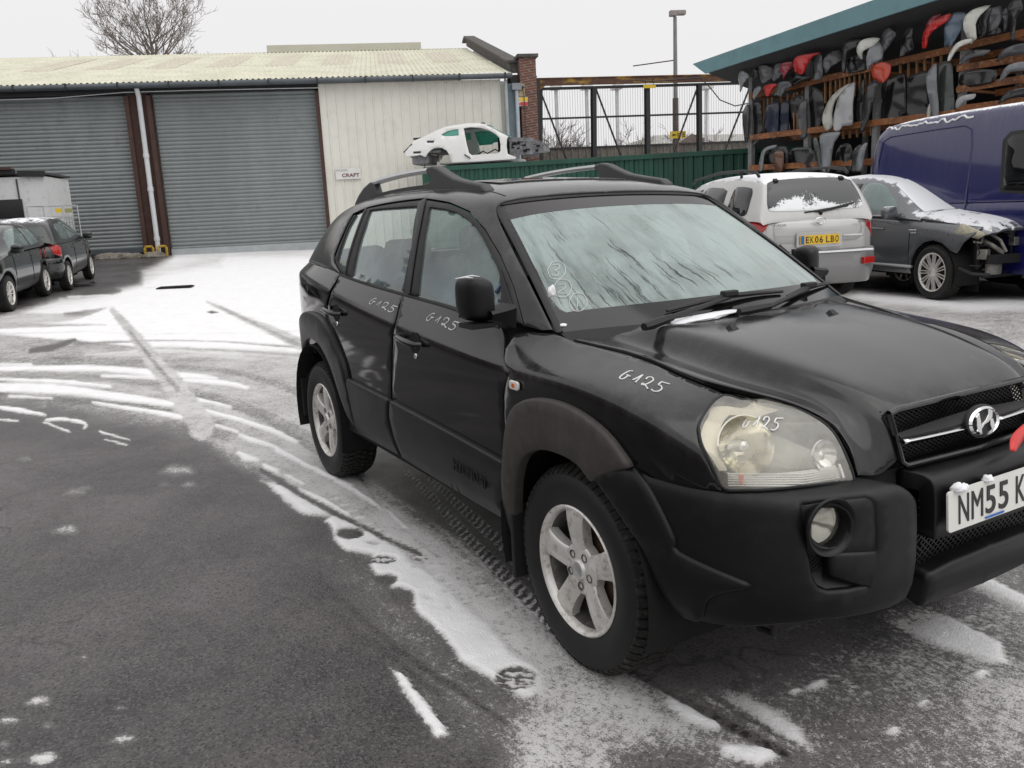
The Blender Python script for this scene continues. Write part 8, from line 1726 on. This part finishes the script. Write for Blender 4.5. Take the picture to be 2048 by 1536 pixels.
def slab(kind, col, P, off, bulge, tilt, label, grp=None, th=.03):
    """a curved car panel: traced outline, real offset, curved across its width, with thickness"""
    O3 = [z6(x, y, off) for x, y in P]; O = RK0; pts = [(float((p-O)@RD), float(p[2])) for p in O3]
    cx = sum(p[0] for p in pts)/len(pts); cy = sum(p[1] for p in pts)/len(pts); xs = [p[0] for p in pts]; ys = [p[1] for p in pts]; W = max(xs)-min(xs); H = max(ys)-min(ys)
    # smooth the outline
    n = len(pts); sm = []
    for i in range(n):
        p0, p1, p2, p3 = pts[i-1], pts[i], pts[(i+1) % n], pts[(i+2) % n]
        for k in range(3):
            t = k/3; sm.append(tuple(.5*((2*p1[j])+(-p0[j]+p2[j])*t*.7+(2*p0[j]*.7-(4+.6)*p1[j]*1+ (4-.0)*p2[j]*1-p3[j]*.7)*t*t*0+0) if False else p1[j]*(1-t)+p2[j]*t+((p1[j]-p0[j])+(p2[j]-p3[j]))*.10*4*t*(1-t)*.5 for j in (0, 1)))
    V = [Vector(p) for p in sm]; E_ = [(i, (i+1) % len(sm)) for i in range(len(sm))]; r_ = max(W, H)/7; y = min(ys)+r_*.4
    while y < max(ys):
        x = min(xs)+r_*.3
        while x < max(xs):
            if pip(sm, x, y): V.append(Vector((x, y)))
            x += r_
        y += r_
    r = geometry.delaunay_2d_cdt(V, E_, [], 0, 1e-6); F = [tuple(f) for f in r[2] if pip(sm, sum(r[0][i][0] for i in f)/3, sum(r[0][i][1] for i in f)/3)]
    th_ = R(random.Random(int(P[0][0]*7+P[0][1])).uniform(-40, 40)); ca, sa = math.cos(th_), math.sin(th_)
    vs = []; 
    for v in r[0]:
        u, w_ = (v[0]-cx), (v[1]-cy); s_ = (u*ca+w_*sa)/(max(W, H)*.5); q = (-u*sa+w_*ca)/(max(W, H)*.5)
        d = bulge*(1-1.3*s_*s_)+bulge*.35*math.tanh(4*q)+tilt*s_*.5
        vs.append(O+RD*v[0]+np.array([0, 0, v[1]-O[2]])+RN*(off+d))
    root = vs[0]; mb = MB(); mb.add(vs, F)
    me = mb.mesh(kind, (O3[0][0], O3[0][1], O3[0][2])); o = bpy.data.objects.new(kind, me); COL.objects.link(o); o.location = O3[0]; me.materials.append(pcol(col, CC[col])); me.polygons.foreach_set('use_smooth', [True]*len(me.polygons))
    md = o.modifiers.new('s', 'SOLIDIFY'); md.thickness = th; md.offset = 0; tag(o, label, {'salvaged_bumper': 'bumper', 'salvaged_wing': 'car wing', 'door_shell': 'car door', 'salvaged_bonnet': 'bonnet'}[kind], grp, 'thing'); return o
TOP = 'bumpers and wings poking out along the top shelf'; HANG = 'doors and bonnets hanging in the shed'; LOW_ = 'doors standing on the bottom shelf'; SH = 'bumpers on the right hand shelves'
ITEMS = [
 ('salvaged_wing', 'lightgrey', [(285,515),(310,460),(350,435),(380,470),(345,510),(308,563)], .55, .10, .2, 'pale grey wing hanging out furthest left under the roof edge', TOP),
 ('salvaged_wing', 'darkgrey', [(380,430),(400,415),(430,440),(415,480),(385,490)], .4, .08, .1, 'small dark grey wing just right of the leftmost post', TOP),
 ('salvaged_wing', 'grey', [(415,450),(445,408),(475,402),(515,415),(512,470),(470,510),(425,490)], .45, .12, .1, 'broad grey wing between the leftmost post and the dark red panel', TOP),
 ('salvaged_wing', 'grey', [(513,485),(525,430),(545,398),(575,388),(590,400),(555,470),(528,497)], .4, .08, -.1, 'narrow grey panel touching the dark red wing on its left', TOP),
 ('salvaged_wing', 'darkred', [(548,460),(570,410),(600,385),(645,380),(640,405),(605,450),(560,488)], .45, .10, .1, 'dark red wing left of the bright red one', TOP),
 ('salvaged_wing', 'red', [(633,430),(650,380),(680,350),(735,335),(800,322),(765,350),(735,400),(710,440),(685,457),(650,445)], .6, .12, .2, 'bright red wing at the second post, the largest red panel on the left', TOP),
 ('salvaged_wing', 'grey', [(762,395),(780,350),(815,332),(832,350),(826,430),(812,485),(765,492),(775,440)], .4, .10, .1, 'upright grey wing right of the bright red one', TOP),
 ('salvaged_wing', 'grey', [(828,440),(835,385),(865,335),(910,303),(918,370),(880,408),(845,445)], .4, .10, -.1, 'pointed grey wing midway between the second and third posts', TOP),
 ('salvaged_wing', 'darkgrey', [(930,420),(945,330),(960,275),(1000,250),(1065,245),(1040,290),(985,320),(962,370),(955,450)], .4, .10, .1, 'dark grey hooked wing left of the white one', TOP),
 ('salvaged_wing', 'white', [(1022,345),(1035,295),(1075,252),(1120,235),(1158,235),(1130,285),(1080,310),(1058,335),(1045,362)], .65, .10, .1, 'curved white wing left of the third post', TOP),
 ('salvaged_wing', 'lightgrey', [(1090,430),(1102,350),(1120,290),(1150,250),(1182,300),(1178,362),(1140,385),(1110,408)], .6, .08, -.1, 'pale silver grey wing hanging over the third post', TOP),
 ('salvaged_wing', 'grey', [(1155,252),(1185,195),(1240,172),(1282,208),(1262,245),(1225,290),(1192,325),(1178,295)], .5, .10, .1, 'mid grey wing above the orange red panel', TOP),
 ('salvaged_wing', 'black', [(1298,352),(1308,240),(1330,190),(1392,168),(1388,230),(1382,305),(1335,332)], .4, .12, .1, 'glossy black wing left of the long red one', TOP),
 ('salvaged_wing', 'darkred', [(1433,192),(1455,145),(1500,105),(1545,85),(1520,128),(1450,185)], .5, .05, .1, 'dull pink red strip above the long red wing', TOP),
 ('salvaged_wing', 'red', [(1403,288),(1420,225),(1460,175),(1530,125),(1612,82),(1590,135),(1510,190),(1460,235),(1440,292)], .6, .08, .2, 'long bright red wing high up left of the blue grey one', TOP),
 ('salvaged_wing', 'blue', [(1545,290),(1565,210),(1590,145),(1640,85),(1685,78),(1702,100),(1670,190),(1605,287),(1575,270)], .5, .10, .1, 'blue grey wing left of the fourth post', TOP),
 ('salvaged_wing', 'white', [(1708,268),(1692,180),(1712,110),(1760,65),(1842,32),(1800,95),(1768,155),(1762,235),(1735,252)], .6, .12, .1, 'tall white wing in front of the fourth post', TOP),
 ('salvaged_wing', 'white', [(1583,372),(1595,320),(1640,270),(1700,245),(1740,240),(1735,262),(1665,290),(1622,328),(1597,370)], .6, .06, .1, 'thin white arch hooked below the tall white wing', TOP),
 ('salvaged_wing', 'darkgrey', [(1765,205),(1785,120),(1845,48),(1865,60),(1835,130),(1822,200),(1785,238)], .5, .08, .1, 'dark grey wing right behind the tall white one', TOP),
 ('salvaged_wing', 'grey', [(1826,195),(1838,100),(1860,58),(1905,38),(1918,85),(1892,172)], .45, .08, -.1, 'grey wing second right of the tall white one', TOP),
 ('salvaged_bumper', 'black', [(1798,225),(1825,180),(1870,162),(1905,172),(1908,205),(1850,215)], .4, .06, .1, 'low black arched bumper on the beam right of the tall white wing', TOP),
 ('salvaged_wing', 'darkgrey', [(1965,60),(1985,20),(2048,-10),(2060,60),(2015,110),(1995,245),(1975,232),(1985,120)], .4, .10, .1, 'dark grey panel at the top right corner of the picture', TOP),
 ('salvaged_wing', 'darkgrey', [(1905,190),(1925,100),(1950,50),(1972,62),(1955,140),(1935,195)], .35, .08, .1, 'narrow dark panel just left of the one in the top right corner', TOP),
 ('salvaged_wing', 'red', [(443,532),(500,515),(548,518),(516,545),(485,592),(458,565)], .35, .05, .1, 'small red corner piece below the grey wings on the left', TOP),
 ('salvaged_bumper', 'grey', [(508,585),(535,545),(565,508),(622,500),(640,530),(605,550),(570,595),(545,580)], .4, .10, .1, 'grey bumper end below the dark red wing', TOP),
 ('salvaged_bumper', 'black', [(590,520),(615,460),(660,440),(700,470),(745,460),(740,495),(690,500),(630,530)], .25, .08, .1, 'black bumper below the large bright red wing', TOP),
 ('salvaged_bumper', 'lightgrey', [(380,585),(405,545),(440,528),(445,552),(410,590),(390,610)], .3, .04, .1, 'pale grey offcut sticking out low beside the leftmost post', TOP),
 ('salvaged_wing', 'orangered', [(1116,472),(1128,410),(1172,385),(1232,393),(1228,465),(1188,508),(1142,492)], .5, .06, .1, 'orange red wing hanging under the beam at the third post', TOP),
 ('salvaged_wing', 'black', [(935,440),(955,380),(1015,340),(1090,330),(1088,425),(1020,445),(960,452)], .1, .08, .1, 'black bumper filling the shelf under the white wing', TOP),
 ('door_shell', 'darkgrey', [(325,715),(335,670),(355,640),(370,665),(366,780),(358,865),(342,862)], .1, .04, .1, 'narrow dark grey door left of the leftmost post', HANG),
 ('door_shell', 'black', [(368,680),(400,640),(448,618),(452,745),(448,838),(375,852)], -.05, .06, .1, 'black door right behind the leftmost post', HANG),
 ('door_shell', 'navy', [(458,720),(478,660),(510,635),(560,625),(552,750),(540,850),(500,852),(465,805)], .0, .06, .1, 'dark navy door left of its navy neighbour', HANG),
 ('door_shell', 'navy', [(540,840),(552,700),(575,635),(615,618),(610,740),(598,835)], -.05, .06, -.1, 'dark navy door right of its navy neighbour', HANG),
 ('salvaged_bonnet', 'black', [(602,820),(605,640),(650,600),(712,575),(706,700),(690,800)], -.1, .06, .1, 'black bonnet left of the blue grey door at the second post', HANG),
 ('door_shell', 'grey', [(662,845),(668,720),(690,640),(728,608),(722,700),(716,835)], .1, .05, .1, 'grey door hanging in front of the second post', HANG),
 ('salvaged_bonnet', 'black', [(722,770),(728,600),(758,528),(830,568),(834,680),(820,765),(745,800)], -.05, .08, .1, 'big black bonnet right of the second post', HANG),
 ('salvaged_wing', 'cream', [(818,730),(835,660),(870,605),(930,550),(1000,512),(960,560),(905,620),(880,700),(888,768),(845,802)], .15, .08, .1, 'cream white wing left of the silver bonnet', HANG),
 ('salvaged_bonnet', 'silver', [(892,700),(915,620),(945,565),(985,530),(1032,508),(1020,640),(1002,765),(950,770),(922,808),(893,792)], .25, .10, .1, 'silver bonnet with a bright edge, middle of the hanging row', HANG),
 ('door_shell', 'darkgrey', [(1022,760),(1030,660),(1048,565),(1082,480),(1072,640),(1056,760)], .05, .05, .1, 'slim dark grey panel right of the silver bonnet', HANG),
 ('salvaged_bumper', 'darkgrey', [(1052,800),(1070,690),(1100,560),(1118,508),(1180,500),(1150,600),(1112,700),(1075,802)], .2, .08, .1, 'long dark grey bumper slanting down below the orange red wing', HANG),
 ('salvaged_bonnet', 'black', [(1180,745),(1178,530),(1250,480),(1338,455),(1335,640),(1310,735)], -.05, .10, .1, 'broad black bonnet right of the slanting bumper', HANG),
 ('door_shell', 'black', [(1345,735),(1340,490),(1410,455),(1472,440),(1462,640),(1450,725)], -.05, .08, -.1, 'black door left of the pale green grey one', HANG),
 ('door_shell', 'lightgrey', [(1478,640),(1466,480),(1500,415),(1530,395),(1528,560),(1532,716),(1498,720)], .15, .08, .1, 'pale grey door edge left of the fourth post', HANG),
 ('door_shell', 'green', [(1528,400),(1575,375),(1622,400),(1626,560),(1622,702),(1532,718),(1526,560)], .05, .06, .1, 'dark green grey door beside the fourth post', HANG),
 ('salvaged_bumper', 'cream', [(1448,725),(1462,670),(1488,618),(1486,660),(1472,725)], .1, .03, .1, 'thin pale trim strip above the van roof', HANG),
 ('door_shell', 'lightgrey', [(418,1045),(425,980),(450,925),(490,900),(540,888),(535,905),(480,925),(455,975),(448,1045)], .1, .05, .1, 'pale door frame arching at the left end of the bottom shelf', LOW_),
 ('door_shell', 'black', [(452,1050),(460,960),(500,918),(600,898),(595,1050)], .0, .06, .1, 'black door inside the pale arching frame', LOW_),
 ('door_shell', 'bronze', [(520,1048),(524,940),(582,930),(572,1048)], .18, .04, .1, 'rust brown door trim on the bottom shelf', LOW_),
 ('door_shell', 'black', [(600,1050),(608,940),(660,905),(745,905),(775,940),(782,1050)], .05, .07, .1, 'wide black door left of the silver grey one on the bottom shelf', LOW_),
 ('door_shell', 'green', [(765,870),(790,845),(812,950),(828,1048),(796,1048)], .15, .04, .1, 'dark door edge leaning against the silver grey door', LOW_),
 ('door_shell', 'lightgrey', [(795,835),(850,815),(940,812),(905,870),(880,950),(862,1050),(826,1050),(812,940)], .28, .08, .1, 'silver grey door standing on the bottom shelf', LOW_),
 ('door_shell', 'black', [(885,1048),(892,960),(935,892),(1000,888),(1002,1048)], .05, .06, .1, 'black door right of the silver grey one on the bottom shelf', LOW_),
 ('door_shell', 'darkgrey', [(1000,1048),(1004,930),(1062,885),(1050,970),(1040,1048)], .1, .06, .1, 'dark grey door on the bottom shelf beside the van', LOW_),
 ('salvaged_bumper', 'lightgrey', [(1008,1045),(1035,960),(1072,890),(1098,878),(1075,960),(1052,1045)], .3, .05, .1, 'pale grey trim leaning against the blue van', LOW_),
 ('salvaged_bumper', 'grey', [(1645,400),(1680,345),(1740,312),(1855,308),(1822,340),(1760,352),(1700,375)], .35, .08, .1, 'grey bumper on the top right shelf next to the fourth post', SH),
 ('salvaged_bumper', 'grey', [(1865,378),(1925,315),(1985,285),(2080,265),(2080,325),(1970,345),(1910,365)], .35, .08, .1, 'grey bumper at the picture edge on the top right shelf', SH),
 ('salvaged_bumper', 'lightgrey', [(1880,505),(1920,448),(1975,400),(2080,378),(2080,430),(1985,440),(1935,478)], .35, .10, .1, 'pale grey bumper on the middle right shelf', SH),
 ('salvaged_bumper', 'black', [(1650,530),(1665,460),(1760,430),(1880,430),(1870,500),(1780,525)], .1, .08, .1, 'black bumper in the shadow of the middle right shelf', SH),
 ('salvaged_bumper', 'silver', [(1618,662),(1640,615),(1680,590),(1755,575),(1742,608),(1690,622),(1655,655)], .45, .05, .1, 'bright silver bumper corner on the lowest right shelf', SH),
 ('salvaged_bumper', 'darkgrey', [(1885,635),(1935,575),(1990,552),(2080,538),(2080,585),(1975,605)], .35, .08, .1, 'dark bumper at the picture edge on the lowest right shelf', SH)]
for k, c, P, off, bl, tl_, lab, grp in ITEMS: slab(k, c, P, off, bl, tl_, lab, grp)
